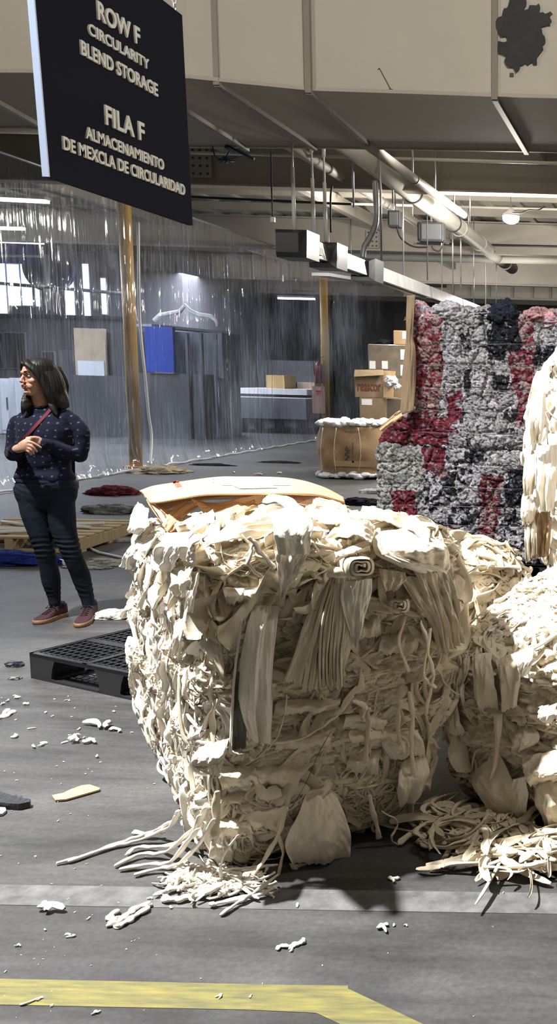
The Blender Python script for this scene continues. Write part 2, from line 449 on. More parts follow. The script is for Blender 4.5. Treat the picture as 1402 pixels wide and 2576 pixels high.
# strings and hanging wires
def wire(name, label, pts, r=.006, m=M_black, cat='cable'):
    pts = np.array(pts, float); k = 24
    t = np.linspace(0, len(pts) - 1, k)
    S = []
    for u in t:
        i = min(int(u), len(pts) - 2); f = u - i
        p0 = pts[max(i - 1, 0)]; p1 = pts[i]; p2 = pts[i + 1]; p3 = pts[min(i + 2, len(pts) - 1)]
        S.append(.5 * ((2 * p1) + (p2 - p0) * f + (2 * p0 - 5 * p1 + 4 * p2 - p3) * f ** 2 + (3 * p1 - p0 - 3 * p2 + p3) * f ** 3))
    o = MB().tube(S, r, 7).build(name, m); tag(o, label, cat); return o
def W(d, *p): return [PY(x, y, d) for x, y in p]
def W2(d, *p): return [PY(x, y, d) for x, y in p]
wire('hanging_cable', 'black cable hanging below the duct with a socket on its end', W(11, (682, 365), (683, 450), (686, 545)), .008)
o = MB().box(PY(687, 553, 11), (.022, .022, .03), None, .006).build('cable_socket', M_white); tag(o, 'small white socket on the end of the black hanging cable', 'socket')
wire('hanging_cable', 'thin black cable between the hanger rods left of the light row', W(12.5, (836, 467), (832, 500), (833, 585)), .012)
wire('flexible_conduit', 'bent grey flexible conduit dropping to the light row', W(12, (944, 455), (946, 500), (946, 560), (930, 600), (917, 622), (913, 650)), .034, M_steel, 'conduit')
wire('drooping_cable', 'black cable sagging between two grey junction boxes', W(16, (998, 570), (1010, 600), (1040, 620), (1078, 622)), .014)
wire('drooping_cable', 'black cable curling under the larger junction box', W(16, (1086, 615), (1092, 628), (1108, 630), (1118, 605)), .012)
wire('lamp_cord', 'wavy cord feeding the glowing round lamp', W(14.8, (1290, 535), (1310, 536), (1330, 528), (1355, 528), (1372, 518)), .009)
for (px, py, w, h, lab) in ((995, 552, .2, .26, 'smaller grey junction box hanging behind the pipes'), (1086, 585, .42, .3, 'larger grey junction box hanging behind the pipes')):
    t = thing('junction_box', lab, 'box', tuple(PY(px, py, 16.2)))
    p = PY(px, py, 16.2); MB().box(p, (w / 2, .09, h / 2), None, .012).build('box_body', M_dark, t)
    MB().box(p + np.array([0, -.1, 0]), (w / 2 - .03, .012, h / 2 - .03), None, .004).build('box_cover', mat('box_cover_grey', (.13, .135, .14), .45), t)
    MB().tube([p + np.array([0, 0, h / 2]), (p[0], p[1], 4.98)], .014, 6).build('hanger_rod', M_steel, t)
# drop rods hanging from the roof
for i, (px, y0, y1, d, lab) in enumerate(((989, 455, 512, 14, 'slim cream drop rod right of the bent conduit'), (1140, 596, 735, 19, 'left one of a close pair of rods over the light row'), (1160, 575, 735, 19, 'right one of a close pair of rods over the light row'), (960, 468, 655, 12.6, 'slim rod beside the bent grey conduit'), (1076, 540, 705, 16, 'long dark rod reaching the light row'), (1183, 505, 560, 17, 'short rod above the end of the thick pipe'), (1222, 665, 770, 22, 'rod dropping below the wide cross pipe'), (890, 470, 522, 13.4, 'short rod under the first girder'))):
    p = PY(px, y1, d); q_ = np.array([p[0], d, 4.98])
    tag(MB().tube([p, q_], .013 if i != 4 else .01, 7).build('drop_rod', M_dark if i == 4 else M_steel), lab, 'rod')
# blue cords tied under the duct
t = MB()
for k in range(16):
    b0 = PY(570 + rng.normal(0, 3), 398 + rng.normal(0, 3), 10.9)
    e0 = PY(570 + rng.normal(0, 14), 402 + rng.normal(0, 9), 10.9 + rng.normal(0, .05))
    t.tube([b0, (b0 + e0) / 2 + rng.normal(0, .02, 3), e0], .005, 5)
t.tube(W(10.9, (535, 368), (540, 392), (552, 404), (568, 399)), .008, 6); t.tube(W(10.9, (565, 370), (580, 378), (566, 398)), .008, 6)
t.tube(W(10.9, (568, 366), (640, 400)), .016, 6)
tag(t.build('tied_cord', mat('blue_cord', (.03, .06, .12), .6)), 'knotted blue cord tied under the duct right of the sign', 'cord')

# ---- lights the hall has
M_tube = emit('lamp_tube_glow', (1, .96, .88), 6)
# row of suspended fluorescent fixtures
FZ = PX(748, 600, -4.1)[2]; FY0 = PX(722, 600, -4.1)[1]
t = thing('strip_light', 'long row of suspended steel strip lights with reflector sides', 'light', (-4.1, FY0, FZ))
def prof(y, w0, w1, z0, z1, x=-4.1): return [(x - w0, y, z0), (x + w0, y, z0), (x + w1, y, z1), (x - w1, y, z1)]
secs = [(FY0 + .25, 13.4), (13.55, 16.4), (16.5, 18.9), (19.0, 23.5)]
for a, b in secs:
    MB().sweep([prof(a, .10, .075, FZ - .16, FZ + .03), prof(b, .10, .075, FZ - .16, FZ + .03)], smooth=False).build('housing', M_lampgrey, t)
    MB().bx(-4.13, -4.07, a + .05, b - .05, FZ - .17, FZ - .155).build('lens', M_dark, t)
for yb in (FY0, FY0 + .95, 13.0):
    m = MB(); m.sweep([prof(yb, .12, .12, FZ - .18, FZ + .02), prof(yb + .12, .16, .17, FZ - .22, FZ + .07), prof(yb + .5, .16, .17, FZ - .22, FZ + .07), prof(yb + .56, .12, .12, FZ - .18, FZ + .02)], smooth=False)
    m.build('wiring_box', mat('wiring_box_grey', (.05, .052, .056), .4, metal=.3), t)
m = MB(); m.bx(-4.0, -3.97, FY0 + .6, FY0 + .72, FZ - .13, FZ - .05); m.build('sticker', mat('cream_sticker', (.6, .55, .35), .6), t)
for px, yt in ((741, 585), (790, 600), (820, 600)):
    p = PX(px, yt, -4.08 if px < 800 else -4.02)
    MB().tube([(p[0], p[1], FZ + .05), (p[0] - .01, p[1], 4.98)], .011, 8).build('hanger_rod', M_steel, t)
    MB().tube([(p[0], p[1], FZ + .06), (p[0] - .004, p[1], FZ + .72)], .021, 8).build('rod_sleeve', mat('sleeve_white', (.85, .85, .83), .3), t)
    MB().tube([(p[0] - .006, p[1], FZ + 1.0), (p[0] - .008, p[1], FZ + 1.35)], .021, 8).build('rod_sleeve', bpy.data.materials['sleeve_white'], t)
for y in (15.1, 17.6, 20.4, 23.0): MB().tube([(-4.1, y, FZ), (-4.1, y, 4.98)], .010, 8).build('hanger_rod', M_steel, t)
# small tilted fixture near the far post
p = PY(845, 698, 20)
t = thing('tilted_light', 'small pale tilted strip light near the far yellow post', 'light', tuple(p))
MB().bar(PY(806, 690, 19.3), PY(900, 705, 21.2), .34, .06).build('housing', M_white, t)
MB().bar(PY(812, 682, 19.6), PY(905, 694, 21.5), .10, .12).build('wiring_box', M_lampgrey, t)
for q_ in (PY(830, 690, 19.8), PY(885, 698, 20.9)): MB().tube([q_, (q_[0], q_[1], 4.98)], .008, 6).build('hanger_rod', M_steel, t)
# round high bay lamp
pl = PY(1286, 548, 15)
t = thing('round_lamp', 'glowing round lamp hanging in the bright ceiling bay', 'lamp', tuple(pl))
rings = []
for r, dz in ((.03, .14), (.05, .10), (.11, .06), (.13, .02)):
    rings.append([(pl[0] + r * math.cos(a), pl[1] + r * math.sin(a), pl[2] + dz) for a in np.linspace(0, 2 * PI, 20, endpoint=False)])
MB().sweep(rings).build('lamp_cap', M_white, t)
rings = []
for r, dz in ((.10, .03), (.125, -.01), (.11, -.05), (.06, -.08), (.01, -.09)):
    rings.append([(pl[0] + r * math.cos(a), pl[1] + r * math.sin(a), pl[2] + dz) for a in np.linspace(0, 2 * PI, 20, endpoint=False)])
MB().sweep(rings).build('lamp_globe', emit('globe_glow', (1, .97, .92), 28), t)
MB().tube([pl + np.array([0, 0, .14]), (pl[0], pl[1], 4.98)], .008, 6).build('stem', M_steel, t)

# ---- yellow posts
def post(px, py, x, lab, r=.095):
    b = PX(px, py, x); b[2] = 0
    t = thing('yellow_post', lab, 'post', (b[0], b[1], 0))
    MB().tube([(b[0], b[1], 0), (b[0], b[1], 4.98)], r, 20).build('shaft', M_yellow, t)
    MB().bx(b[0] - .14, b[0] + .14, b[1] - .14, b[1] + .14, 0, .02, .004).build('base_plate', M_yellow, t)
    return b
pb1 = post(343, 1176, -8.62, 'yellow round steel post behind the woman')
pb2 = post(822, 1100, -8.62, 'far yellow round steel post behind the round cardboard bundle')
# ================================================================== hanging sign
SX = -2.54
M_navy = mat('sign_navy', (.0045, .005, .012), .8, spec=.15)
M_edge = mat('sign_edge', (.45, .55, .75), .5)
M_letter = mat('sign_lettering', (.55, .54, .50), .6)
bl, br, tr = PX(125, 445, SX), PX(485, 567, SX), PX(477, 52, SX)
zb = (bl[2] + br[2]) / 2; y0, y1 = bl[1], br[1]; zt = tr[2]
sign = thing('hanging_sign', 'dark navy hanging board with bilingual white row lettering', 'sign', (SX, (y0 + y1) / 2, zb))
m = MB(); m.add([(SX, y0, bl[2]), (SX, y1, br[2]), (SX, y1 - .03, zt), (SX, y0 - .05, zt + .02)] + [(SX - .025, y0, bl[2]), (SX - .025, y1, br[2]), (SX - .025, y1 - .03, zt), (SX - .025, y0 - .05, zt + .02)],
      [(0, 1, 2, 3), (7, 6, 5, 4), (0, 4, 5, 1), (1, 5, 6, 2), (2, 6, 7, 3)]).build('board', M_navy, sign)
m = MB(); m.add([(SX + .001, y0 - .007, bl[2]), (SX - .026, y0 - .007, bl[2]), (SX - .026, y0 - .057, zt + .02), (SX + .001, y0 - .057, zt + .02)] + [(SX + .001, y0 + .001, bl[2]), (SX - .026, y0 + .001, bl[2]), (SX - .026, y0 - .049, zt + .02), (SX + .001, y0 - .049, zt + .02)],
      [(0, 1, 2, 3), (4, 5, 6, 7), (0, 4, 7, 3), (1, 5, 6, 2), (0, 1, 5, 4), (3, 2, 6, 7)]).build('board_edge', M_edge, sign)
def lettering(text, lpx, lpy, tpy, rpx, name='lettering'):
    a = PX(lpx, lpy, SX); top = PX(lpx, tpy, SX); r = PX(rpx, 300, SX)
    cv = bpy.data.curves.new('t', 'FONT'); cv.body = text; cv.size = 1.0; cv.offset = .022; cv.extrude = .004
    cv.space_character = 1.02
    to = bpy.data.objects.new('t', cv); COL.objects.link(to)
    dg = bpy.context.evaluated_depsgraph_get(); me = bpy.data.meshes.new_from_object(to.evaluated_get(dg))
    bpy.data.objects.remove(to)
    V = np.array([v.co[:] for v in me.vertices]); lo, hi = V.min(0), V.max(0)
    capH = .729
    X = (V[:, 0] - lo[0]) / (hi[0] - lo[0]) * (r[1] - a[1]) + a[1]
    Z = V[:, 1] / capH * (top[2] - a[2]) + a[2]
    W_ = np.stack([SX + .004 + V[:, 2], X, Z], 1)
    me.vertices.foreach_set('co', to_local(W_.astype(np.float32), sign, True).ravel()); me.update(); me.materials.append(M_letter)
    o = bpy.data.objects.new(name, me); COL.objects.link(o); o.parent = sign
lettering('ROW F', 243, 46, 0, 358)
lettering('CIRCULARITY', 220, 84, 56, 378)
lettering('BLEND STORAGE', 201, 135, 99, 397)
lettering('FILA F', 263, 311, 262, 359)
lettering('ALMACENAMIENTO', 213, 346, 316, 405)
lettering('DE MEXCLA DE CIRCULARIDAD', 156, 374, 341, 456)
for yy in (y1 - .08, y0 + .15):
    m = MB(); z = zt
    k = 0
    while z < DZ + .9:
        c = np.array([SX - .012, yy, z + .02]); a = np.linspace(0, 2 * PI, 9)[:-1]
        ax = (1, 0, 0) if k % 2 else (0, 1, 0)
        pts = [c + .011 * math.cos(t) * np.array(ax) + np.array([0, 0, .02 * math.sin(t)]) for t in np.linspace(0, 2 * PI, 11)]
        m.tube(pts, .003, 5, caps=False); z += .034; k += 1
    m.build('chain', M_steel, sign)

# ================================================================== clear plastic curtain
CXP = -8.4
def plastic_mat():
    m, nt, b = new_mat('clear_plastic_film'); L = nt.links.new
    nt.nodes.remove(b); out = nt.nodes['Material Output']
    tc = N(nt, 'ShaderNodeTexCoord'); mp = N(nt, 'ShaderNodeMapping'); mp.inputs['Scale'].default_value = (1, 9, .35)
    L(tc.outputs['Object'], mp.inputs[0])
    no = N(nt, 'ShaderNodeTexNoise', Scale=3.2, Detail=5.0, Roughness=.7); L(mp.outputs[0], no.inputs['Vector'])
    n2 = N(nt, 'ShaderNodeTexNoise', Scale=.55, Detail=3.0); L(tc.outputs['Object'], n2.inputs['Vector'])
    ml = N(nt, 'ShaderNodeMath', operation='MULTIPLY'); L(no.outputs[0], ml.inputs[0]); L(n2.outputs[0], ml.inputs[1])
    mr = N(nt, 'ShaderNodeMapRange'); mr.inputs[1].default_value = .22; mr.inputs[2].default_value = .42; mr.inputs[3].default_value = .035; mr.inputs[4].default_value = .30
    L(ml.outputs[0], mr.inputs[0])
    tr = N(nt, 'ShaderNodeBsdfTransparent'); tr.inputs[0].default_value = (.93, .94, .96, 1)
    hz = N(nt, 'ShaderNodeBsdfDiffuse'); hz.inputs[0].default_value = (.62, .64, .70, 1)
    tl = N(nt, 'ShaderNodeBsdfTranslucent'); tl.inputs[0].default_value = (.62, .66, .74, 1)
    ad = N(nt, 'ShaderNodeMixShader'); ad.inputs[0].default_value = .5; L(hz.outputs[0], ad.inputs[1]); L(tl.outputs[0], ad.inputs[2])
    m1 = N(nt, 'ShaderNodeMixShader'); L(mr.outputs[0], m1.inputs[0]); L(tr.outputs[0], m1.inputs[1]); L(ad.outputs[0], m1.inputs[2])
    gl = N(nt, 'ShaderNodeBsdfGlossy'); gl.inputs['Roughness'].default_value = .06; gl.inputs[0].default_value = (1, 1, 1, 1)
    lw = N(nt, 'ShaderNodeFresnel'); lw.inputs[0].default_value = 1.6
    mu = N(nt, 'ShaderNodeMath', operation='MULTIPLY'); mu.inputs[1].default_value = 1.3; L(lw.outputs[0], mu.inputs[0])
    m2 = N(nt, 'ShaderNodeMixShader'); L(mu.outputs[0], m2.inputs[0]); L(m1.outputs[0], m2.inputs[1]); L(gl.outputs[0], m2.inputs[2])
    L(m2.outputs[0], out.inputs[0])
    return m
M_film = plastic_mat()
def curtain(name, label, ya, yb, seed, bulge=0.0, ztop=4.2, crump=0.0):
    ny, nz = int((yb - ya) / .009), 130
    Y, Z = np.meshgrid(np.linspace(ya, yb, ny), np.linspace(.015, ztop, nz), indexing='ij')
    P = np.stack([np.zeros(Y.size), Y.ravel(), Z.ravel()], 1); zz = P[:, 2]
    Q = P * np.array([1, 1, .10]) + seed
    Qw = P + vecnoise(P * np.array([1, .8, .5]) + seed, 41) * np.array([0, .10, 0])
    rdg = lambda fr, fz, sd, p_: np.clip(1 - 2.2 * np.abs(fbm(Qw * np.array([1, fr, fz]) + seed, sd, 2)), 0, 1) ** p_
    msk = np.clip(fbm(P * np.array([1, .9, .7]) + 9, seed + 30, 2) * 2.5 + .45, 0, 1); msk2 = np.clip(fbm(P * np.array([1, 1.3, 1.1]) + 19, seed + 31, 2) * 3 + .3, 0, 1)
    f = .050 * fbm(Q * np.array([1, 1.2, 1]), seed, 2) + .028 * rdg(2.6, .10, 5, 3) + .016 * msk * rdg(8, .22, 6, 4) + .010 * msk2 * rdg(17, .5, 7, 3) + .004 * fbm(P * np.array([1, 12, 4.0]), seed + 12, 2)
    if crump > 0: f += crump * (worley(P * np.array([1, 1.6, 1.1]) + vecnoise(P * .8, 3) * .5, 77)[0] - .5) * np.clip((3.6 - zz) / 1.5, 0, 1)
    trail = np.clip((.35 - zz) / .35, 0, 1) ** 2
    x = CXP + f * (.35 + .65 * (1 - zz / ztop)) + bulge * np.sin(np.clip(zz / ztop, 0, 1) * PI) + trail * .10 + trail * .05 * fbm(P * np.array([1, 5, 1]), 31, 2)
    i = np.arange(ny * nz).reshape(ny, nz)
    F = np.stack([i[:-1, :-1], i[1:, :-1], i[1:, 1:], i[:-1, 1:]], -1).reshape(-1, 4)
    t = thing(name, label, 'curtain', (CXP, (ya + yb) / 2, 0))
    np_mesh('film_sheet', np.stack([x, P[:, 1], zz], 1), F, M_film, t)
    yy = np.linspace(ya, yb, int((yb - ya) * 12)); hx = CXP + .11 + .05 * fbm(np.stack([yy * 0, yy * 5, yy * 0], 1), 31, 2)
    MB().tube(np.stack([hx, yy, np.full(len(yy), .02) + .008 * np.sin(yy * 9)], 1), .016, 6).build('bottom_hem', mat('hem_film', (.62, .64, .68), .25), t)
    MB().tube([(CXP, ya, ztop), (CXP, yb, ztop)], .018, 8).build('top_cable', M_steel, t)
    return t
curtain('plastic_curtain', 'clear plastic sheet curtain hanging nearest, around the first yellow post', 10.2, 24.4, 1)
curtain('plastic_curtain', 'crumpled clear plastic sheet curtain hanging beyond the far yellow post', 24.45, 32.5, 2, crump=.16)
wire('hanging_rope', 'white cord hanging down the curtain beside the first yellow post', [PX(348, 560, -8.2), PX(352, 800, -8.2), PX(366, 950, -8.2), PX(374, 1040, -8.2), PX(382, 1100, -8.2), PX(378, 1168, -8.15)], .020, M_white, 'cord')

# ================================================================== the bay beyond the curtain
M_paleblue = emit('daylit_window_glow', (.62, .78, 1.0), 2.6)
M_bluetarp = mat('blue_awning', (.02, .08, .60), .4)
M_cab = mat('pale_cabinet', (.60, .64, .70), .4, var=.1, scale=2)
M_mach = mat('machine_grey', (.07, .073, .085), .5, var=.3, scale=1.2)
M_mach2 = mat('machine_light_grey', (.30, .31, .34), .5, var=.2, scale=1.4)
M_tan = mat('tan_board', (.45, .36, .26), .7, var=.2)
def pbox(mb, px0, px1, py0, py1, d, th=.1):
    a = PY(px0, (py0 + py1) / 2, d); b = PY(px1, (py0 + py1) / 2, d); t_ = PY((px0 + px1) / 2, py0, d); c = PY((px0 + px1) / 2, py1, d)
    return mb.bx(a[0], b[0], d, d + th, max(c[2], .001), t_[2])
# office front with windows
D = 26.0
t = thing('office_cabin', 'two-storey grey office cabin with bright upper windows beyond the curtain', 'cabin', (-15, D, 0))
m = MB(); m.bx(-23.9, -12.9, D + .1, D + 5, 0, 4.55).build('cabin_wall', mat('cabin_wall_grey', (.17, .17, .19), .6, var=.15, scale=1), t)
def cabwin(px0, px1, py0, py1, glow=True):
    f = MB(); pbox(f, px0 - 3, px1 + 3, py0 - 3, py1 + 3, D + .04, .07); fo = f.build('window_frame', M_mach2, t)
    g = MB(); pbox(g, px0, px1, py0, py1, D + .015, .03); g.build('pane', M_paleblue if glow else M_dark, fo)
cabwin(-40, 13, 640, 790); cabwin(19, 48, 665, 768); cabwin(54, 78, 665, 768); cabwin(88, 97, 672, 770)
cabwin(163, 184, 652, 792); cabwin(210, 224, 664, 800); cabwin(255, 266, 700, 790)
cabwin(14, 62, 838, 925, False); cabwin(-60, 6, 838, 925, False); cabwin(108, 135, 886, 930, False)
m = MB(); pbox(m, -60, 330, 792, 800, D + .0, .09); m.build('ledge', M_mach, t)
o = MB(); pbox(o, -80, 84, 608, 662, 25.6, .12); tag(o.build('blue_awning', M_bluetarp), 'bright blue awning above the bright cabin windows', 'awning')
o = MB(); c = PY(118, 670, 25.7); o.tube([c, c + np.array([0, .2, 0])], .65, 28); tag(o.build('round_cover', mat('dark_violet_cover', (.05, .05, .12), .5)), 'dark violet rounded cover beside the blue panel', 'cover')
tag(MB().tube([PY(-60, 708, 24), PY(330, 740, 24)], .04, 10).build('rail', M_mach), 'dark horizontal rail crossing the bright cabin windows', 'rail')
tag(MB().tube([PY(-60, 642, 25), PY(112, 645, 25)], .03, 8).build('pale_rail', M_white), 'short pale rail crossing the blue panel', 'rail')
tag(MB().tube([PY(116, 640, 24.6), PY(120, 780, 24.6)], .07, 10).build('pale_pipe', M_mach2), 'pale upright pipe beside the bright cabin windows', 'pipe')
# pale cabinets
for i, (a, b, lab) in enumerate(((-90, -8, 'leftmost tall pale cabinet of the row beyond the curtain'), (-6, 24, 'narrow pale cabinet left of the gap line'), (26, 142, 'widest pale cabinet of the row, behind the woman'))):
    t = thing('pale_cabinet', lab, 'cabinet', tuple(PZ((a + b) / 2, 1092, 0)))
    d = PZ((a + b) / 2, 1092)[1]; m = MB(); pbox(m, a + 1.5, b - 1.5, 952, 1090, d, .35); m.build('body', M_cab, t)
    m = MB(); pbox(m, a + 3, b - 3, 960, 1082, d - .02, .02); m.build('cabinet_door', M_cab, t)
    m = MB(); pbox(m, b - 8, b - 6, 1000, 1030, d - .05, .03); m.build('handle', M_dark, t)
# dark machine with tan board
d = 22.6
t = thing('bay_machine', 'dark machine block with a tan board standing behind the first post', 'machine', tuple(PZ(230, 1095, 0)))
m = MB(); pbox(m, 148, 330, 945, 1098, d, 1.6); m.build('body', M_mach, t)
m = MB(); pbox(m, 150, 182, 880, 945, d + .4, .6); pbox(m, 270, 330, 830, 945, d + .3, 1); m.build('tower', M_mach, t)
m = MB(); pbox(m, 188, 266, 826, 944, d + .1, .06); m.build('tan_board', M_tan, t)
m = MB(); pbox(m, 196, 262, 908, 945, d + .05, .04); m.build('pale_panel', M_cab, t)
# long machine with blue panel and a pale reflection shaped as an arched tube on top
t = thing('blue_front_machine', 'long dark machine with a blue side panel and a pale arched reflection shaped as a tube on top', 'machine', tuple(PZ(440, 1105, 0)))
m = MB(); pbox(m, 352, 520, 940, 1108, 22.4, 1.8); m.build('body', M_mach, t)
m = MB(); a = PY(362, 818, 22.4); b = PY(566, 838, 24.5); m.bar(a, b, .5, .06); m.build('canopy', M_mach2, t)
m = MB(); pbox(m, 366, 436, 822, 936, 22.3, .12); m.build('blue_side_panel', mat('blue_side', (.015, .05, .34), .35, coat=.4), t)
m = MB(); pbox(m, 436, 560, 836, 950, 23, 1.0); m.build('hood', mat('hood_slate', (.13, .14, .17), .5, var=.3), t)
for px in (470, 505, 540): m = MB(); pbox(m, px, px + 6, 838, 1100, 22.3, .1); m.build('upright', M_mach, t)
m = MB(); m.tube([PY(388, 806, 22.6), PY(402, 793, 22.6), PY(430, 788, 22.6), PY(452, 784, 22.6), PY(466, 768, 22.6), PY(478, 782, 22.6), PY(500, 792, 22.6), PY(530, 796, 22.6), PY(545, 806, 22.6), PY(549, 822, 22.6)], .05, 10); m.build('reflection_arc', M_white, t)
# long pale table
t = thing('long_table', 'long pale packing table with dark gaps beneath, beyond the curtain', 'table', tuple(PZ(640, 1088, 0)))
m = MB(); pbox(m, 505, 770, 1000, 1052, 25.2, 1.2); m.build('apron', mat('table_apron', (.36, .37, .42), .5, var=.1), t)
m = MB(); pbox(m, 600, 772, 978, 992, 26.2, 1.6); m.build('table_top', M_white, t)
for px in (512, 600, 640, 690, 750): m = MB(); pbox(m, px, px + 14, 1052, 1085, 25.4, .3); m.build('leg', M_dark, t)
o = MB(); pbox(o, 670, 716, 944, 980, 26.6, .8); tag(o.build('amber_bin', mat('amber_plastic', (.50, .33, .12), .5, var=.1)), 'amber bin sitting on the long pale table', 'bin')
o = MB(); pbox(o, 748, 792, 962, 990, 27.6, .8); tag(o.build('tan_carton', mat('carton_tan', (.45, .34, .24), .6)), 'tan carton right of the amber bin', 'carton')
o = MB(); pbox(o, 520, 800, 905, 960, 32, .5); tag(o.build('low_partition', mat('partition_grey', (.36, .36, .40), .6, var=.2)), 'grey partition far beyond the long table', 'partition')
# fire extinguisher and orange-white notice on the far post
b = pb2
t = thing('fire_extinguisher', 'dark red fire extinguisher hung on the far yellow post', 'extinguisher', (b[0] + .02, b[1] - .2, 1.5))
def lathe(mb, c, prof_, n=16):
    mb.sweep([[(c[0] + r * math.cos(a), c[1] + r * math.sin(a), c[2] + z) for a in np.linspace(0, 2 * PI, n, endpoint=False)] for r, z in prof_])
c = PY(803, 965, b[1] - .22)
m = MB(); lathe(m, c, ((.01, 0), (.09, .01), (.09, .44), (.06, .50), (.025, .53), (.025, .56))); m.build('cylinder_body', mat('extinguisher_red', (.20, .02, .03), .35), t)
m = MB(); m.box(c + np.array([0, 0, .58]), (.03, .02, .02)).bar(c + np.array([-.02, 0, .6]), c + np.array([.13, 0, .66]), .02, .012); m.build('valve_handle', M_black, t)
m = MB(); m.tube([c + np.array([-.02, 0, .57]), c + np.array([-.13, 0, .55]), c + np.array([-.12, 0, .35]), c + np.array([-.10, 0, .2])], .012, 8); m.build('hose', M_black, t)
t = thing('notice_board', 'pale orange notice fixed low on the far yellow post', 'notice', tuple(PY(800, 1005, b[1] - .2)))
m = MB(); pbox(m, 786, 818, 972, 1040, b[1] - .16, .02); m.build('notice_panel', mat('notice_orange', (.55, .32, .22), .6, var=.15), t)
m = MB(); pbox(m, 794, 808, 982, 986, b[1] - .17, .01); pbox(m, 796, 806, 984, 994, b[1] - .17, .01); m.build('red_mark', mat('notice_red', (.55, .05, .03), .6), t)
# tubes of light in the bay ceiling
def bay_tube(lab, a, b):
    t = thing('bay_light', lab, 'light', tuple((a + b) / 2))
    m = MB(); m.bar(a, b, .18, .05); m.build('tray', M_white, t)
    m = MB(); m.bar(a - np.array([0, 0, .05]), b - np.array([0, 0, .05]), .10, .05); m.build('glowing_tube', emit('bay_tube_glow', (.86, .92, 1), 7), t)
bay_tube('glowing strip light just above the blue panel', PY(-60, 600, 23.5), PY(108, 606, 23.5))
bay_tube('glowing strip light high under the bay roof', PY(-90, 566, 20), PY(60, 569, 20))
bay_tube('long glowing strip light nearest under the bay roof', PY(-120, 488, 17), PY(120, 500, 17))
bay_tube('glowing strip light above the curtain middle seen through the film', PY(700, 746, 30), PY(792, 748, 30))
o = MB(); pbox(o, 518, 616, 682, 714, 30.7, .1); tag(o.build('dark_vent', M_dark), 'dark vent grille in the bulkhead beyond the curtain', 'vent')
o = MB(); pbox(o, 1030, 1122, 703, 722, 30.8, .1); tag(o.build('dark_vent', M_dark), 'dark framed vent in the bulkhead above the row of lights', 'vent')
# ================================================================== cloth and bale builders
def cloth_mat(name, a, b, rough=.85, weave=900.0, bump=.12, fine=60.0):
    m, nt, bs = new_mat(name); L = nt.links.new
    tc = N(nt, 'ShaderNodeTexCoord')
    no = N(nt, 'ShaderNodeTexNoise', Scale=7.0, Detail=5.0, Roughness=.6); L(tc.outputs['Object'], no.inputs['Vector'])
    rp = N(nt, 'ShaderNodeValToRGB'); e = rp.color_ramp.elements
    e[0].position = .36; e[0].color = (*b, 1); e[1].position = .62; e[1].color = (*a, 1)
    L(no.outputs[0], rp.inputs[0]); L(rp.outputs[0], bs.inputs['Base Color'])
    n2 = N(nt, 'ShaderNodeTexNoise', Scale=fine, Detail=6.0, Roughness=.7); L(tc.outputs['Object'], n2.inputs['Vector'])
    bp = N(nt, 'ShaderNodeBump', Strength=bump, Distance=.012); L(n2.outputs[0], bp.inputs['Height']); L(bp.outputs[0], bs.inputs['Normal'])
    bs.inputs['Roughness'].default_value = rough; bs.inputs['Specular IOR Level'].default_value = .25
    bs.inputs['Sheen Weight'].default_value = .15
    return m
M_cream = cloth_mat('undyed_cotton', (.83, .74, .59), (.74, .64, .47))
M_creamshade = cloth_mat('undyed_cotton_shaded', (.80, .70, .54), (.66, .56, .41))  # darker cotton, shade on the small draped bale put into its colour
M_creamw = cloth_mat('bleached_cotton', (.88, .84, .76), (.81, .74, .62))
M_soft = cloth_mat('undyed_jersey', (.84, .755, .61), (.79, .70, .545), bump=.05, fine=160)

def rounded_box_grid(org, u, v, Lu, Lv, H, r, step, warp, faces='uUvVzZ', zscale=None):
    """six gridded sides of a rounded block; warp(P, n, local) displaces. org is the bottom corner, u/v unit
    horizontal axes. Points that two sides share come out identical, so the skin is closed."""
    hv = np.array([Lu / 2, Lv / 2, H / 2]); Vs = []; Fs = []; base = 0; tagf = []
    spec = {'u': (0, -1), 'U': (0, 1), 'v': (1, -1), 'V': (1, 1), 'z': (2, -1), 'Z': (2, 1)}
    cnt = [max(4, int(round(2 * h / step[0]))) for h in hv]
    for f in faces:
        ax, sg = spec[f]; o1, o2 = [(1, 2), (0, 2), (0, 1)][ax]
        a = np.linspace(-1, 1, cnt[o1] + 1); b = np.linspace(-1, 1, cnt[o2] + 1)
        A, B = np.meshgrid(a, b, indexing='ij')
        P = np.zeros((A.size, 3)); P[:, o1] = A.ravel() * hv[o1]; P[:, o2] = B.ravel() * hv[o2]; P[:, ax] = sg * hv[ax]
        i = base + np.arange(A.size).reshape(A.shape)
        F = np.stack([i[:-1, :-1], i[1:, :-1], i[1:, 1:], i[:-1, 1:]], -1).reshape(-1, 4)
        nrm = sg * (1 if ax != 1 else -1)
        if nrm < 0: F = F[:, ::-1]
        Vs.append(P); Fs.append(F); base += len(P); tagf += [f] * len(P)
    P = np.concatenate(Vs); F = np.concatenate(Fs)
    inn = np.clip(P, -(hv - r), hv - r); d = P - inn; l = np.linalg.norm(d, axis=1, keepdims=True)
    n = d / np.maximum(l, 1e-9); Q = inn + n * r
    Lc = Q + hv                                 # local coordinates 0..L
    D, extra = warp(Lc, n)
    Lc = Lc + D
    u = np.asarray(u, float); v = np.asarray(v, float)
    Wd = np.asarray(org, float) + Lc[:, :1] * u + Lc[:, 1:2] * v + Lc[:, 2:] * np.array([0, 0, 1.])
    return Wd, F, Lc, n, extra

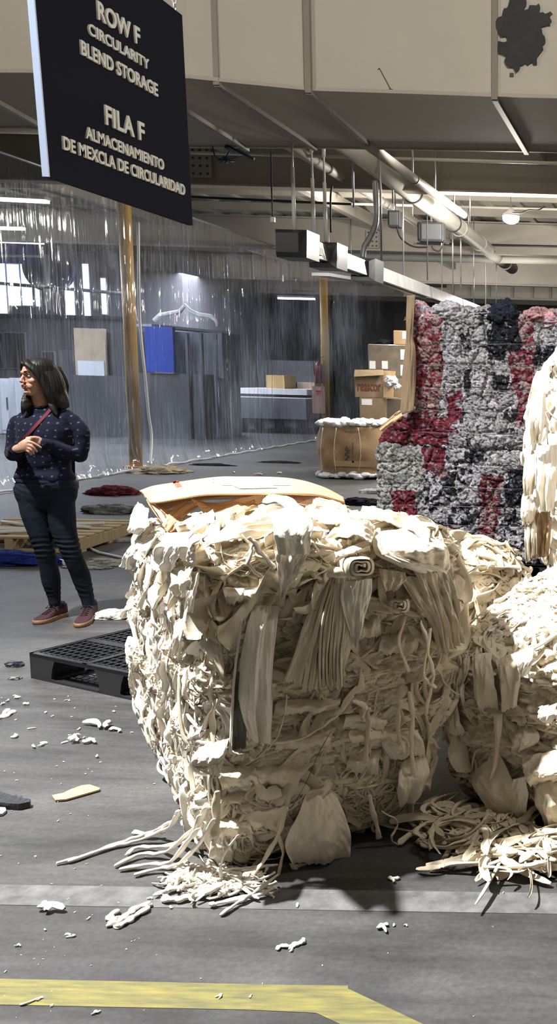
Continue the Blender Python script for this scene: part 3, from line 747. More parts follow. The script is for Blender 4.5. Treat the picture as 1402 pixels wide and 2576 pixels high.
def ribbons(P0, Nn, T, Lr, Wr, k=12, curl=.6, lift=.3, droop=0.0, wob=.25, seed=0, c=5, thick=None, flat=.35, lastz=None, cup=.5, bvh=None, cling=.85, hug=.0):
    """many short cloth strips at once: flattened closed tubes along wandering, arching paths.
    P0 anchors, Nn outward, T start direction; arrays of the same length."""
    g = np.random.default_rng(seed); n = len(P0)
    T = T / np.maximum(np.linalg.norm(T, axis=1, keepdims=True), 1e-9)
    B = np.cross(Nn, T); t = np.linspace(0, 1, k)
    ph = g.uniform(0, 6.28, (n, 4)); am = g.normal(0, 1, (n, 4)) * wob
    side = (am[:, :1] * np.sin(ph[:, :1] + 3.0 * t) + .5 * am[:, 1:2] * np.sin(ph[:, 1:2] + 7.0 * t))
    side = side - side[:, :1]
    out = lift * g.uniform(.3, 1.3, (n, 1)) * np.sin(PI * t ** g.uniform(.6, 1.4, (n, 1))) + .05 * am[:, 2:3] * np.sin(ph[:, 2:3] + 9 * t)
    cu = curl * g.normal(0, 1, (n, 1))
    ang = cu * t
    X = t * np.cos(ang) + side * .2; Y = side + t * np.sin(ang)
    path = P0[:, None] + Lr[:, None, None] * (X[..., None] * T[:, None] + Y[..., None] * B[:, None] + out[..., None] * Nn[:, None])
    path[..., 2] -= (Lr[:, None] * droop * t ** 2)
    if bvh is not None:
        fp = path.reshape(-1, 3); tgt = np.array([bvh.find_nearest(Vector(p))[0] for p in fp]).reshape(path.shape)
        cl = cling * np.clip(1.15 - .5 * t * g.uniform(0, 1, (n, 1)), 0, 1)
        path = path * (1 - cl[..., None]) + cl[..., None] * (tgt + Nn[:, None] * (out * Lr[:, None] + hug)[..., None])
        for _ in range(4): path[:, 1:-1] = (path[:, :-2] + 2 * path[:, 1:-1] + path[:, 2:]) / 4
    dT = np.gradient(path, axis=1); dT /= np.maximum(np.linalg.norm(dT, axis=2, keepdims=True), 1e-9)
    ref = Nn[:, None] + np.zeros_like(path)
    tw = (ph[:, 3:4] + g.normal(0, 1, (n, 1)) * 1.6 * t)
    s0 = np.cross(dT, ref); s0 /= np.maximum(np.linalg.norm(s0, axis=2, keepdims=True), 1e-9)
    s1 = np.cross(s0, dT)
    tw = .9 * np.sin(tw)[..., None]
    S = np.cos(tw) * s0 + np.sin(tw) * s1; U = np.cross(S, dT)
    w = Wr[:, None] * (1 + .14 * np.sin(ph[:, 1:2] + 8 * t)) * np.clip(np.minimum(t * 14 + .6, (1 - t) * 14 + .5), 0, 1)
    a = np.linspace(0, 2 * PI, c, endpoint=False)
    fl = (g.uniform(flat * .5, flat * 1.8, (n, 1)) if thick is None else np.full((n, 1), thick))
    V = path[:, :, None] + (w[..., None] * np.cos(a))[..., None] * S[:, :, None] + (w[..., None] * fl[..., None] * np.sin(a))[..., None] * U[:, :, None]
    V = V + (.22 * w[..., None] * np.sin(4 * np.cos(a) + (ph[:, 2:3] + 9 * t)[..., None]))[..., None] * U[:, :, None]
    if cup: V = V + (cup * np.clip(g.normal(0, 1, (n, 1, 1)), -1.3, 1.3) * w[..., None] * np.cos(a) ** 2)[..., None] * U[:, :, None]
    if lastz is not None: V[..., 2] = np.maximum(V[..., 2], lastz)
    i = np.arange(k * c).reshape(k, c); j = np.roll(i, -1, 1)
    f = np.stack([i[:-1], j[:-1], j[1:], i[1:]], -1).reshape(-1, 4)
    F = (f[None] + (np.arange(n) * k * c)[:, None, None]).reshape(-1, 4)
    return V.reshape(-1, 3), F

def join(parts):
    V = []; F = []; b = 0
    for v, f in parts:
        V.append(v); F.append(f + b); b += len(v)
    return np.concatenate(V), np.concatenate(F)

def sheet(rows, name, m, parent, nn, th=.004, fold=.012, nf=5, seed=0, ns=60, nt_=60, fray=.3, sag=0.0, shade_in=0.0):
    """a hanging cloth. rows: list of (left point, right point) from its top to its bottom, in the world"""
    rows = [(np.asarray(a, float), np.asarray(b, float)) for a, b in rows]
    g = np.random.default_rng(seed); K = len(rows)
    tt = np.linspace(0, K - 1, nt_)
    def cr(idx):
        pts = np.array([r[idx] for r in rows]); out = []
        for u in tt:
            i = min(int(u), K - 2); f = u - i
            p0, p1, p2, p3 = pts[max(i - 1, 0)], pts[i], pts[i + 1], pts[min(i + 2, K - 1)]
            out.append(.5 * (2 * p1 + (p2 - p0) * f + (2 * p0 - 5 * p1 + 4 * p2 - p3) * f * f + (3 * p1 - p0 - 3 * p2 + p3) * f ** 3))
        return np.array(out)
    A, B = cr(0), cr(1); s = np.linspace(0, 1, ns)
    P = A[:, None] * (1 - s)[None, :, None] + B[:, None] * s[None, :, None]
    t01 = (tt / (K - 1))[:, None]
    ph = g.uniform(0, 6.28, 6)
    wv = np.sin(2 * PI * nf * s[None] + ph[0] + 1.2 * np.sin(3 * t01 + ph[1])) + .5 * np.sin(2 * PI * nf * 1.9 * s[None] + ph[2] + 2 * t01)
    q = np.stack([s[None] * 4 + 0 * t01, t01 * 3 + 0 * s[None], np.full((nt_, ns), seed * 3.1)], -1).reshape(-1, 3)
    wr = fbm(q * 1.5, seed, 3).reshape(nt_, ns)
    h = fold * wv * (.35 + .65 * t01) + fold * 1.6 * wr
    h = h + sag * np.sin(PI * s)[None] * np.sin(PI * t01)
    nn = np.asarray(nn, float)
    P = P + h[..., None] * nn + (fold * .5 * np.sin(9 * t01 + ph[4]) * (s[None] - .5))[..., None] * np.array([0, 0, 1.])
    # ragged lower rim
    rag = fray * .02 * fbm(np.stack([s * 22, s * 0, s * 0 + seed], 1), 3, 2)
    P[..., 2] += (t01 ** 6) * rag[None]
    Pf = P; Pb = P - th * nn
    V = np.concatenate([Pf.reshape(-1, 3), Pb.reshape(-1, 3)])
    i = np.arange(nt_ * ns).reshape(nt_, ns); F1 = np.stack([i[:-1, :-1], i[1:, :-1], i[1:, 1:], i[:-1, 1:]], -1).reshape(-1, 4)
    F2 = F1[:, ::-1] + nt_ * ns
    rim = np.concatenate([i[0, :-1], i[:-1, -1], i[-1, :0:-1], i[:0:-1, 0]]); r2 = np.roll(rim, -1)
    F3 = np.stack([rim, r2, r2 + nt_ * ns, rim + nt_ * ns], 1)
    return np_mesh(name, V, np.concatenate([F1, F2, F3]), m, parent)

def lumpy(scale, seed, aniso=(1, 1, 1), wfreq=3, wamp=.35):
    def f(Q):
        Pn = Q * np.asarray(aniso) * scale
        Pn = Pn + vecnoise(Q * wfreq, seed) * wamp * scale / 10
        return shingle(Pn, seed)
    return f

# ================================================================== the big cream bale in front
UB = np.array([-.58, .8146, 0]); VB = np.array([.8146, .58, 0])
AB = np.array([-1.40, 2.93, 0.0]); LU, LV, HB = 1.50, .80, 1.03
def bale_warp(Lc, n, LU=LU, LV=LV, H=HB, seed=1, amp=1.0, front='u'):
    z = Lc[:, 2] / H
    wf = np.clip(-n[:, 0], 0, 1); wl = np.clip(-n[:, 1], 0, 1); wt = np.clip(n[:, 2], 0, 1); wr_ = np.clip(n[:, 1], 0, 1)
    d = np.zeros(len(Lc))
    Q = Lc + vecnoise(Lc * 5, seed) * .055
    Q2 = Lc + vecnoise(Lc * 14, seed + 3) * .016
    hz = shingle(Q * np.array([8, 5.5, 15]), seed + 4, tilt=1.0)            # flattened cloth in level layers
    hz2 = shingle(Q2 * np.array([17, 13, 46]), seed + 5, tilt=1.1)
    hz3 = shingle(Q2 * np.array([50, 34, 95]), seed + 6)
    iso = shingle(Q2 * np.array([30, 40, 24]), seed + 7)
    iso2 = shingle(Lc * np.array([75, 75, 60]) + vecnoise(Lc * 20, 3) * 1.2, seed + 8)
    vert = np.abs(fbm(Q * np.array([14, 14, 3]), seed + 9, 3))
    pv = np.clip(fbm(Lc * 2.6 + 4, seed + 10, 2) * 2.2 + .5, 0, 1)         # where the pads are large and smooth
    fn = np.abs(fbm((Lc + vecnoise(Lc * 8, 77) * .03) * np.array([26, 16, 60]), seed + 21, 3)); d_front = .030 * hz + .015 * hz2 * (1 - .6 * pv) + .0045 * hz3 * (1 - .85 * pv) + .012 * (1 - 2.4 * fn) * (1 - .6 * pv)
    d_left = .026 * iso + .009 * iso2 + .05 * vert - .012 + .015 * hz2
    d_top = .022 * hz2 + .012 * iso + .02 * fbm(Q * 5, seed + 12, 2)
    s = wf + wl + wt + wr_ + 1e-6
    d_front = d_front - .004
    d = (d_front * wf + d_left * wl + d_top * wt + d_front * wr_ + .012 * iso * np.clip(1 - s, 0, 1)) / np.maximum(s, 1)
    d += .022 * fbm(Lc * 2.4, seed + 13, 2) * (1 - .3 * wt)
    D = n * d[:, None] * amp
    # strapped bale: level waists, belly, tucked foot
    waist = .012 * np.cos(z * 2 * PI * 5) * np.clip(z * 4, 0, 1)
    side = np.stack([n[:, 0], n[:, 1], n[:, 2] * 0], 1)
    foot = -np.clip((.20 - z) / .20, 0, 1) ** 1.5 * .035
    D += side * (.035 * np.sin(np.clip(z, 0, 1) * PI * .85 + .25) + waist + foot)[:, None]
    return D, None
def warp_front(Lc, n):
    D, e = bale_warp(Lc, n)
    # the bulk leans: top crown a little higher toward the middle, right end sags
    t = Lc[:, 2] / HB
    cr = np.sin(np.clip(Lc[:, 0] / LU, 0, 1) * PI) * np.sin(np.clip(Lc[:, 1] / LV, 0, 1) * PI)
    D[:, 2] += t ** 3 * (.07 * cr - .02)
    kk = np.clip((Lc[:, 0] - .42) / .16, 0, 1); D[:, 2] -= .055 * kk * kk * (3 - 2 * kk) * t ** 4
    # right lower corner is eaten away
    rl = np.clip(Lc[:, 1] / LV, 0, 1) ** 3 * np.clip(.5 - t, 0, .5)
    D[:, 1] -= .34 * rl; D[:, 2] += np.clip(Lc[:, 1] / LV - .75, 0, .3) * np.clip(.15 - t, 0, .15) * 1.2
    return D, e
big = thing('cotton_bale', 'huge cream bale of baled cotton rags with crushed cardboard on top, standing closest', 'bale', tuple(AB + UB * LU / 2 + VB * LV / 2), 0, None)
VV, FF, LcB, nB, _ = rounded_box_grid(AB, UB, VB, LU, LV, HB, .085, (.0032,), warp_front)
VV[:, 2] = np.maximum(VV[:, 2], .004)
np_mesh('packed_rags', VV, FF, M_cream, big)

from mathutils.bvhtree import BVHTree
def coarse_tree(*a, **k):
    V_, F_, *_ = rounded_box_grid(*a, **k); return BVHTree.FromPolygons([tuple(p) for p in V_], [tuple(int(i) for i in f) for f in F_])
tree1 = coarse_tree(AB, UB, VB, LU, LV, HB, .085, (.013,), warp_front)
def scatter_on(V, n_loc, u, v, mask, num, g):
    idx = g.choice(np.nonzero(mask)[0], num)
    nl = n_loc[idx]; Nw = nl[:, :1] * u + nl[:, 1:2] * v + nl[:, 2:] * np.array([0, 0, 1.])
    Nw /= np.maximum(np.linalg.norm(Nw, axis=1, keepdims=True), 1e-9)
    return V[idx], Nw
g = np.random.default_rng(5)
zl = LcB[:, 2]
mL = (nB[:, 1] < -.55) & (zl > .03); mF = (nB[:, 0] < -.6) & (zl > .03); mT = (nB[:, 2] > .5) & (LcB[:, 0] < 1.35)
mEdge = (nB[:, 0] < -.25) & (nB[:, 1] < -.25) & (zl > .05)
mRim = (nB[:, 2] > .25) & (nB[:, 0] < -.15)
mRimL = (nB[:, 2] > .2) & (nB[:, 1] < -.2)
mRt = (nB[:, 1] > .5) & (zl > .1)
def strips(mask, num, Lm, Wm, vert, seed, **kw):
    P, Nw = scatter_on(VV, nB, UB, VB, mask, num, g)
    T = g.normal(0, 1, (num, 3)); T[:, 2] = T[:, 2] * (1 - abs(vert)) - vert * 2.2
    T -= (T * Nw).sum(1, keepdims=True) * Nw * .85
    Lr = np.clip(g.lognormal(math.log(Lm), .40, num), 0, Lm * 2); Wr = np.clip(g.lognormal(math.log(Wm), .40, num), 0, Wm * 2)
    return ribbons(P - Nw * .004, Nw, T, Lr, Wr, seed=seed, lastz=.003, bvh=tree1, **kw)
mT = mT & (LcB[:, 0] < .50); mRimL2 = mRimL & (zl > .5)
P_ = [strips(mL, 480, .080, .0105, .8, 1, k=14, c=8, curl=.7, lift=.13, wob=.25, droop=.4, flat=.10, cup=.8, cling=.6),
      strips(mL, 800, .040, .0070, .55, 2, k=10, c=7, curl=1.1, lift=.20, wob=.3, droop=.2, flat=.22, cling=.6),
      strips(mL, 2600, .020, .0040, .2, 3, k=6, c=5, curl=1.8, lift=.30, wob=.4, flat=.5, cling=.6),
      strips(mEdge, 170, .06, .012, .7, 4, k=10, c=8, curl=.8, lift=.12, wob=.3, flat=.1, cup=.7),
      strips(mRimL2, 110, .10, .020, .55, 14, k=12, c=8, curl=.5, lift=.07, wob=.2, flat=.09, cup=.7, cling=.9),
      strips(mL & (zl < .25), 420, .055, .0045, .9, 13, k=10, c=5, curl=1.0, lift=.2, wob=.4, droop=.3, flat=.6, cling=.5)]
o = np_mesh('rag_strips', *join(P_), M_creamw, big); o['kind'] = 'stuff'
P_ = [strips(mT, 240, .19, .026, 0, 5, k=20, c=10, curl=.6, lift=.03, wob=.2, flat=.09, cup=.6, cling=.95, hug=.006),
      strips(mRim & (LcB[:, 0] < .50), 230, .16, .024, .15, 6, k=18, c=10, curl=.6, lift=.04, wob=.2, flat=.09, cup=.6, cling=.95, hug=.004),
      strips(mT, 600, .035, .006, 0, 7, k=8, curl=1.4, lift=.15, wob=.4, cling=.9),
      strips((nB[:, 2] > .4) & (LcB[:, 1] > .62), 160, .10, .016, 0, 17, k=12, c=8, curl=.8, lift=.06, wob=.3, flat=.1, cup=.6, cling=.93)]
o = np_mesh('top_rags', *join(P_), M_cream, big); o['kind'] = 'stuff'
mG = mF & (zl > .10)
P_ = [strips(mG, 150, .16, .022, .0, 8, k=16, c=9, curl=.35, lift=.006, wob=.16, flat=.07, cup=.25, cling=1.0, hug=.002),
      strips(mG & (zl > .7), 90, .10, .018, .2, 28, k=14, c=9, curl=.5, lift=.03, wob=.2, flat=.08, cup=.5, cling=.97, hug=.002),
      strips(mG, 130, .10, .007, .1, 18, k=14, c=6, curl=.9, lift=.015, wob=.3, flat=.25, cling=1.0, hug=.002),
      strips(mF & (zl < .24), 560, .045, .0034, .3, 9, k=10, curl=2.0, lift=.16, wob=.6, flat=.7, cling=.8),
      strips(mF & (LcB[:, 1] > .5) & (zl > .3), 46, .14, .008, .95, 10, k=14, c=7, curl=.5, lift=.04, wob=.2, droop=.1, flat=.3, cling=.9),
      strips(mRt, 150, .09, .013, .9, 12, k=12, c=7, curl=.6, lift=.08, wob=.25, flat=.12, cling=.8),
      strips(mF, 380, .022, .0028, .1, 11, k=7, curl=2.0, lift=.10, wob=.5, flat=.5, cling=.95)]
o = np_mesh('front_tatters', *join(P_), M_cream, big); o['kind'] = 'stuff'
# individually readable strips hanging on the lit side and its rim
P, Nw = scatter_on(VV, nB, UB, VB, (mL | mRimL) & (zl > .2), 60, g)
for i in range(60):
    T = g.normal(0, .35, (1, 3)); T[:, 2] = -1.6; Lr = g.uniform(.05, .13, 1); Wr = g.uniform(.010, .020, 1)
    if i < 18:      # stubs that stick out from the silhouette
        T = Nw[i:i + 1] * .6 + np.array([[0, 0, -.9]]) + g.normal(0, .3, (1, 3)); Lr = g.uniform(.04, .075, 1)
    v_, f_ = ribbons(P[i:i + 1], Nw[i:i + 1], T, Lr, Wr, k=16, c=10, curl=.5, lift=.12, droop=.4, wob=.18, seed=200 + i, flat=.10, lastz=.01, cup=.7, bvh=tree1, cling=(.15 if i < 18 else .6))
    np_mesh('hanging_strip', v_, f_, M_creamw, big)
# ================================================================== loose cloths of the front bale
def FPt(px, py, off=.03): return PP(px, py, AB - UB * (.035 + off), UB)
def rowsF(lst): return [(FPt(l[0], l[1], o), FPt(r[0], r[1], o)) for l, r, o in lst]
def hang(name, lst, m=M_cream, seed=0, fold=.006, nf=3, sag=0, fray=.3, th=.004, **k):
    return sheet(rowsF(lst), name, m, big, -UB, th=th, fold=fold, nf=nf, seed=seed, sag=sag, fray=fray, **k)
hang('folded_cloth', [((672, 1290), (750, 1268), -.07), ((688, 1318), (786, 1308), .02), ((690, 1345), (786, 1340), .055), ((696, 1370), (782, 1366), .06), ((700, 1396), (780, 1394), .058)], M_creamw, 1, .004, 2)
hang('cloth_point', [((692, 1388), (776, 1388), .045), ((697, 1420), (762, 1420), .05), ((702, 1455), (744, 1455), .05), ((704, 1485), (722, 1483), .05), ((705, 1512), (709, 1508), .048)], M_creamw, 2, .006, 1.2)
# the gathered bundle
hang('gathered_cloth', [((834, 1446), (852, 1444), .05), ((800, 1490), (846, 1490), .045), ((762, 1580), (826, 1585), .05), ((738, 1650), (800, 1660), .055), ((714, 1714), (786, 1730), .06)], M_soft, 3, .009, 2.2, fray=.5)
hang('gathered_cloth', [((838, 1446), (866, 1444), .06), ((812, 1510), (856, 1510), .06), ((786, 1600), (838, 1605), .065), ((772, 1670), (832, 1675), .07), ((760, 1738), (826, 1728), .075)], M_soft, 4, .012, 4.5, fray=.6)
hang('gathered_cloth', [((846, 1444), (880, 1448), .065), ((838, 1510), (900, 1500), .07), ((826, 1590), (898, 1580), .075), ((820, 1670), (874, 1668), .07), ((822, 1722), (856, 1734), .06)], M_soft, 5, .006, 1.0)
hang('gathered_cloth', [((862, 1462), (938, 1456), .07), ((858, 1500), (934, 1500), .085), ((866, 1545), (920, 1548), .085), ((880, 1590), (908, 1596), .08), ((892, 1622), (897, 1628), .075)], M_creamw, 6, .006, 1.1)
for k in range(7):
    x0 = 800 + k * 9
    hang('pleat', [((838 + k * 3, 1470), (843 + k * 3, 1470), .07), ((x0 + 10, 1560), (x0 + 18, 1560), .08), ((x0 + 2, 1650), (x0 + 9, 1650), .085), ((x0 + 4, 1728), (x0 + 10, 1726), .08)], M_soft, 30 + k, .004, .7, ns=8, th=.008)
m = MB(); c = FPt(852, 1443, .06)
m.tube([c + np.array(d) for d in ((-.028, 0, -.006), (-.015, -.02, .01), (.01, -.025, .008), (.03, 0, -.002))], [.010, .018, .018, .010], 10)
m.build('knot', M_soft, big)
# long curling strip and its stained neighbour
hang('long_strip', [((640, 1520), (702, 1526), .02), ((620, 1590), (694, 1590), .05), ((606, 1690), (686, 1690), .065), ((602, 1790), (685, 1790), .06), ((628, 1864), (681, 1870), .05)], M_creamw, 7, .010, 1.6, sag=.015)
M_stain = cloth_mat('oily_grey_cloth', (.16, .15, .13), (.07, .068, .06))
hang('stained_strip', [((588, 1690), (624, 1690), .05), ((584, 1760), (622, 1760), .055), ((582, 1830), (620, 1830), .055), ((580, 1890), (618, 1882), .05)], M_stain, 8, .005, 1)
hang('strip_rim', [((606, 1560), (612, 1558), .06), ((590, 1680), (596, 1680), .065), ((582, 1800), (588, 1800), .066), ((578, 1896), (585, 1896), .06)], M_creamw, 9, .003, 1, ns=8)
# the smooth slumped roll at the top right, the spiral roll beside it
hang('slumped_cloth', [((948, 1338), (1050, 1326), -.05), ((938, 1362), (1100, 1352), .03), ((944, 1390), (1128, 1378), .06), ((975, 1412), (1132, 1408), .06), ((1010, 1428), (1128, 1432), .03)], M_soft, 10, .012, 2.6, sag=.05, ns=90, nt_=70)
hang('slumped_cloth', [((938, 1372), (960, 1368), .05), ((960, 1400), (1020, 1398), .075), ((1010, 1422), (1090, 1420), .075), ((1060, 1440), (1136, 1440), .05)], M_creamw, 11, .012, 1.6, sag=.03)
def spiral_roll(px, py, off, r0, turns, depth, name='rolled_cloth', ax=None):
    c = FPt(px, py, off); ax = -UB if ax is None else ax
    e1 = VB; e2 = np.array([0, 0, 1.]); rings = []
    th = np.linspace(0, turns * 2 * PI, 70); V = []; n = len(th)
    for j in range(8):
        f = j / 7
        for s_ in (-1, 1):
            r = r0 * (.18 + .82 * th / th[-1]) + s_ * .0042 + .0015 * np.sin(2.3 * th)
            V.append(c + (ax * (f - .5) * depth)[None] + (r * np.cos(th))[:, None] * e1 + (r * .8 * np.sin(th) + .004 * np.sin(th * 3))[:, None] * e2 + .006 * math.sin(f * 6) * e1)
    V = np.array(V).reshape(8, 2, n, 3); i = np.arange(8 * 2 * n).reshape(8, 2, n); F = []
    for s_ in (0, 1): F.append(np.stack([i[:-1, s_, :-1], i[1:, s_, :-1], i[1:, s_, 1:], i[:-1, s_, 1:]], -1).reshape(-1, 4))
    for j in (0, 7): F.append(np.stack([i[j, 0, :-1], i[j, 0, 1:], i[j, 1, 1:], i[j, 1, :-1]], -1).reshape(-1, 4))
    F.append(np.stack([i[:-1, 0, -1], i[1:, 0, -1], i[1:, 1, -1], i[:-1, 1, -1]], -1).reshape(-1, 4))
    return np_mesh(name, V.reshape(-1, 3), np.concatenate(F), M_soft, big)
spiral_roll(898, 1420, .055, .048, 2.7, .11)
spiral_roll(1000, 1520, .03, .034, 2.1, .05)
hang('folded_cloth', [((842, 1390), (925, 1360), .05), ((845, 1402), (930, 1372), .08), ((850, 1412), (930, 1384), .06)], M_soft, 12, .006, 2, sag=.01)
hang('folded_cloth', [((955, 1430), (1020, 1440), .03), ((960, 1460), (1022, 1460), .055), ((968, 1486), (1000, 1486), .05)], M_soft, 13, .006, 3)
hang('corner_drape', [((1042, 1436), (1134, 1440), .04), ((1070, 1500), (1148, 1500), .05), ((1092, 1570), (1160, 1565), .055), ((1108, 1646), (1172, 1618), .06)], M_soft, 14, .014, 3.4)
hang('corner_drape', [((1000, 1450), (1060, 1450), .03), ((1040, 1510), (1092, 1510), .05), ((1085, 1570), (1115, 1570), .05), ((1106, 1640), (1120, 1636), .05)], M_cream, 15, .010, 2.2)
# flaps low on the face
hang('hanging_flap', [((776, 1984), (838, 1978), .0), ((752, 2045), (862, 2035), .05), ((716, 2120), (884, 2105), .075), ((736, 2176), (880, 2166), .07)], M_soft, 16, .010, 1.6, sag=.03)
hang('hanging_flap', [((728, 2172), (792, 2176), .05), ((742, 2204), (798, 2200), .06), ((752, 2230), (797, 2226), .06)], M_soft, 17, .005, 1.2)
hang('curled_flap', [((500, 1880), (578, 1858), .04), ((482, 1905), (572, 1882), .10), ((484, 1928), (564, 1912), .11), ((512, 1944), (556, 1948), .08)], M_creamw, 18, .008, 1.2, sag=.02)
hang('curled_flap', [((486, 1925), (560, 1905), .10), ((500, 1940), (562, 1918), .125), ((510, 1946), (552, 1950), .13)], M_creamw, 19, .004, 1)
hang('right_flap', [((1010, 1915), (1070, 1898), .02), ((1000, 1950), (1082, 1932), .05), ((1000, 1990), (1070, 1978), .055), ((1006, 2034), (1050, 2010), .03)], M_soft, 20, .010, 1.5, sag=.03)
hang('right_flap', [((960, 1845), (1050, 1835), .02), ((965, 1880), (1066, 1870), .04), ((985, 1912), (1070, 1900), .02)], M_soft, 21, .008, 1.5, sag=.02)
# pads of pressed cloth across the face
pads = [((655, 1440), (770, 1425), (650, 1495), (740, 1500), 22), ((560, 1480), (650, 1475), (572, 1520), (640, 1518), 23), ((640, 1930), (790, 1915), (650, 1975), (740, 1980), 24), ((540, 1930), (640, 1925), (560, 1985), (650, 1970), 25),
        ((620, 2030), (740, 2010), (590, 2085), (700, 2090), 26), ((880, 1900), (960, 1880), (870, 1940), (950, 1950), 27), ((880, 1560), (960, 1540), (890, 1610), (960, 1600), 28), ((700, 1760), (860, 1755), (690, 1800), (850, 1790), 29),
        ((540, 2060), (620, 2050), (530, 2110), (640, 2100), 36), ((960, 1600), (1060, 1590), (950, 1650), (1050, 1640), 37), ((700, 1850), (840, 1835), (690, 1890), (830, 1880), 38), ((870, 1800), (980, 1790), (860, 1840), (960, 1850), 39)]
for a, b, c, d, sd in pads:
    mid = lambda p, q: ((p[0] + q[0]) / 2, (p[1] + q[1]) / 2)
    hang('pressed_fold', [(a, b, .0), (mid(a, c), mid(b, d), .028), (c, d, .005)], M_soft if sd % 2 else M_cream, sd, .007, 2.0, sag=.012, ns=50, nt_=30)
def cord(name, pts, r=.006, m=M_cream, parent=big, flat=.5):
    pts = np.array(pts, float); k = 14 * (len(pts) - 1); t = np.linspace(0, len(pts) - 1, k); S = []
    for u in t:
        i = min(int(u), len(pts) - 2); f = u - i
        p0, p1, p2, p3 = pts[max(i - 1, 0)], pts[i], pts[i + 1], pts[min(i + 2, len(pts) - 1)]
        S.append(.5 * (2 * p1 + (p2 - p0) * f + (2 * p0 - 5 * p1 + 4 * p2 - p3) * f * f + (3 * p1 - p0 - 3 * p2 + p3) * f ** 3))
    S = np.array(S); S[1:-1] += .35 * r * np.stack([vnoise(np.stack([np.arange(k) * .33, np.full(k, q_ * 7.7 + r * 900), np.zeros(k)], 1), 5) for q_ in range(3)], 1)[1:-1]
    rr = r * (1 + .22 * np.sin(np.arange(k) * .45 + len(pts))); rr[0] *= .5; rr[-1] *= .4
    return MB().tube(S, rr, 8, flat=flat).build(name, m, parent)
def cf(name, lst, r=.006, off=.04, m=M_cream): return cord(name, [FPt(x, y, off) for x, y in lst], r, m)
cf('loose_cord', [(890, 1752), (850, 1800), (800, 1835), (750, 1860), (690, 1870)], .007)
cf('loose_cord', [(722, 1745), (715, 1800), (700, 1850), (672, 1888)], .004)
cf('loose_cord', [(548, 1990), (545, 2060), (540, 2110), (536, 2160)], .011, .06)
cf('loose_cord', [(720, 2030), (700, 2090), (712, 2150), (690, 2230), (664, 2240)], .007, .07)
cf('loose_cord', [(725, 2030), (695, 2110), (660, 2170), (610, 2225), (590, 2250)], .009, .08)
cf('loose_cord', [(600, 2100), (560, 2160), (560, 2215), (590, 2226)], .007, .07, M_creamw)
cf('loose_cord', [(930, 1780), (925, 1840), (920, 1920)], .009, .05)
cf('loose_cord', [(890, 1760), (920, 1780), (912, 1810)], .009, .05)
cf('loose_cord', [(1010, 1760), (1000, 1830), (1016, 1900)], .009, .06)
cf('loose_cord', [(1030, 1740), (1040, 1800), (1035, 1870), (1045, 1960)], .008, .07)
cf('loose_cord', [(1085, 1580), (1078, 1640), (1090, 1700), (1070, 1800)], .008, .08)
cf('loose_cord', [(1020, 1560), (1005, 1620), (1030, 1690)], .008, .06)
cf('loose_cord', [(1060, 1560), (1075, 1620), (1068, 1700), (1100, 1730)], .009, .08)
cf('loose_cord', [(930, 2000), (945, 2060), (955, 2110)], .008, .05)
cf('loose_cord', [(960, 2040), (1000, 2070), (985, 2110), (1010, 2130)], .005, .07)
cf('loose_cord', [(640, 1370), (625, 1420), (655, 1450)], .010, .04, M_creamw)
cf('loose_cord', [(630, 1350), (655, 1390), (690, 1430)], .010, .04, M_creamw)
cf('baling_wire', [(834, 1838), (800, 1900), (770, 1970), (733, 2032)], .0014, .075, M_dark)
def cz(name, lst, r=.008, m=M_creamw): return cord(name, [PZ(x, y, .004 + z) for x, y, z in lst], r, m, big, .7)
cz('loose_cord', [(450, 2040, .16), (435, 2066, .09), (380, 2092, .02), (300, 2120, .008), (215, 2152, .006), (142, 2172, .005)], .008)
cz('loose_cord', [(445, 2050, .14), (425, 2082, .06), (350, 2112, .012), (270, 2134, .006), (170, 2168, .005)], .008)
cz('loose_cord', [(520, 2030, .26), (492, 2080, .16), (420, 2140, .03), (350, 2150, .012), (288, 2178, .006)], .0085)
cz('loose_cord', [(505, 2050, .24), (485, 2100, .16), (430, 2165, .03), (370, 2175, .012), (300, 2186, .006)], .0085)
cz('loose_cord', [(500, 2085, .2), (465, 2118, .09), (400, 2128, .02), (345, 2132, .01), (320, 2150, .01)], .008)
cz('loose_cord', [(540, 2060, .24), (505, 2120, .13), (450, 2170, .05), (395, 2186, .012), (338, 2200, .006)], .008)
cz('loose_cord', [(410, 2092, .02), (370, 2100, .012), (335, 2092, .01)], .009)
cz('loose_cord', [(690, 2235, .02), (640, 2252, .012), (560, 2268, .01), (530, 2275, .008)], .008)
cz('loose_cord', [(700, 2200, .06), (640, 2245, .02), (600, 2270, .01), (556, 2300, .006)], .007)
cz('loose_cord', [(560, 2230, .04), (500, 2250, .014), (440, 2262, .01), (412, 2258, .008)], .011)
# frayed litter at the foot of the corner
g = np.random.default_rng(9); num = 420
px = 425 + 225 * g.beta(1.8, 1.8, num); py = 2226 + (px - 415) * .03 + g.normal(0, 11, num) - 2
P = np.array([PZ(a, b, 0) for a, b in zip(px, py)]); P[:, 2] = g.uniform(.003, .028, num)
Nz = np.tile([0, 0, 1.], (num, 1)); T = g.normal(0, 1, (num, 3)); T[:, 2] = 0
o = np_mesh('frayed_foot', *ribbons(P, Nz, T, g.uniform(.018, .05, num), g.uniform(.0028, .0065, num), k=10, curl=2.4, lift=.35, wob=.6, flat=.5, seed=3, lastz=.002), M_creamw, big); o['kind'] = 'stuff'

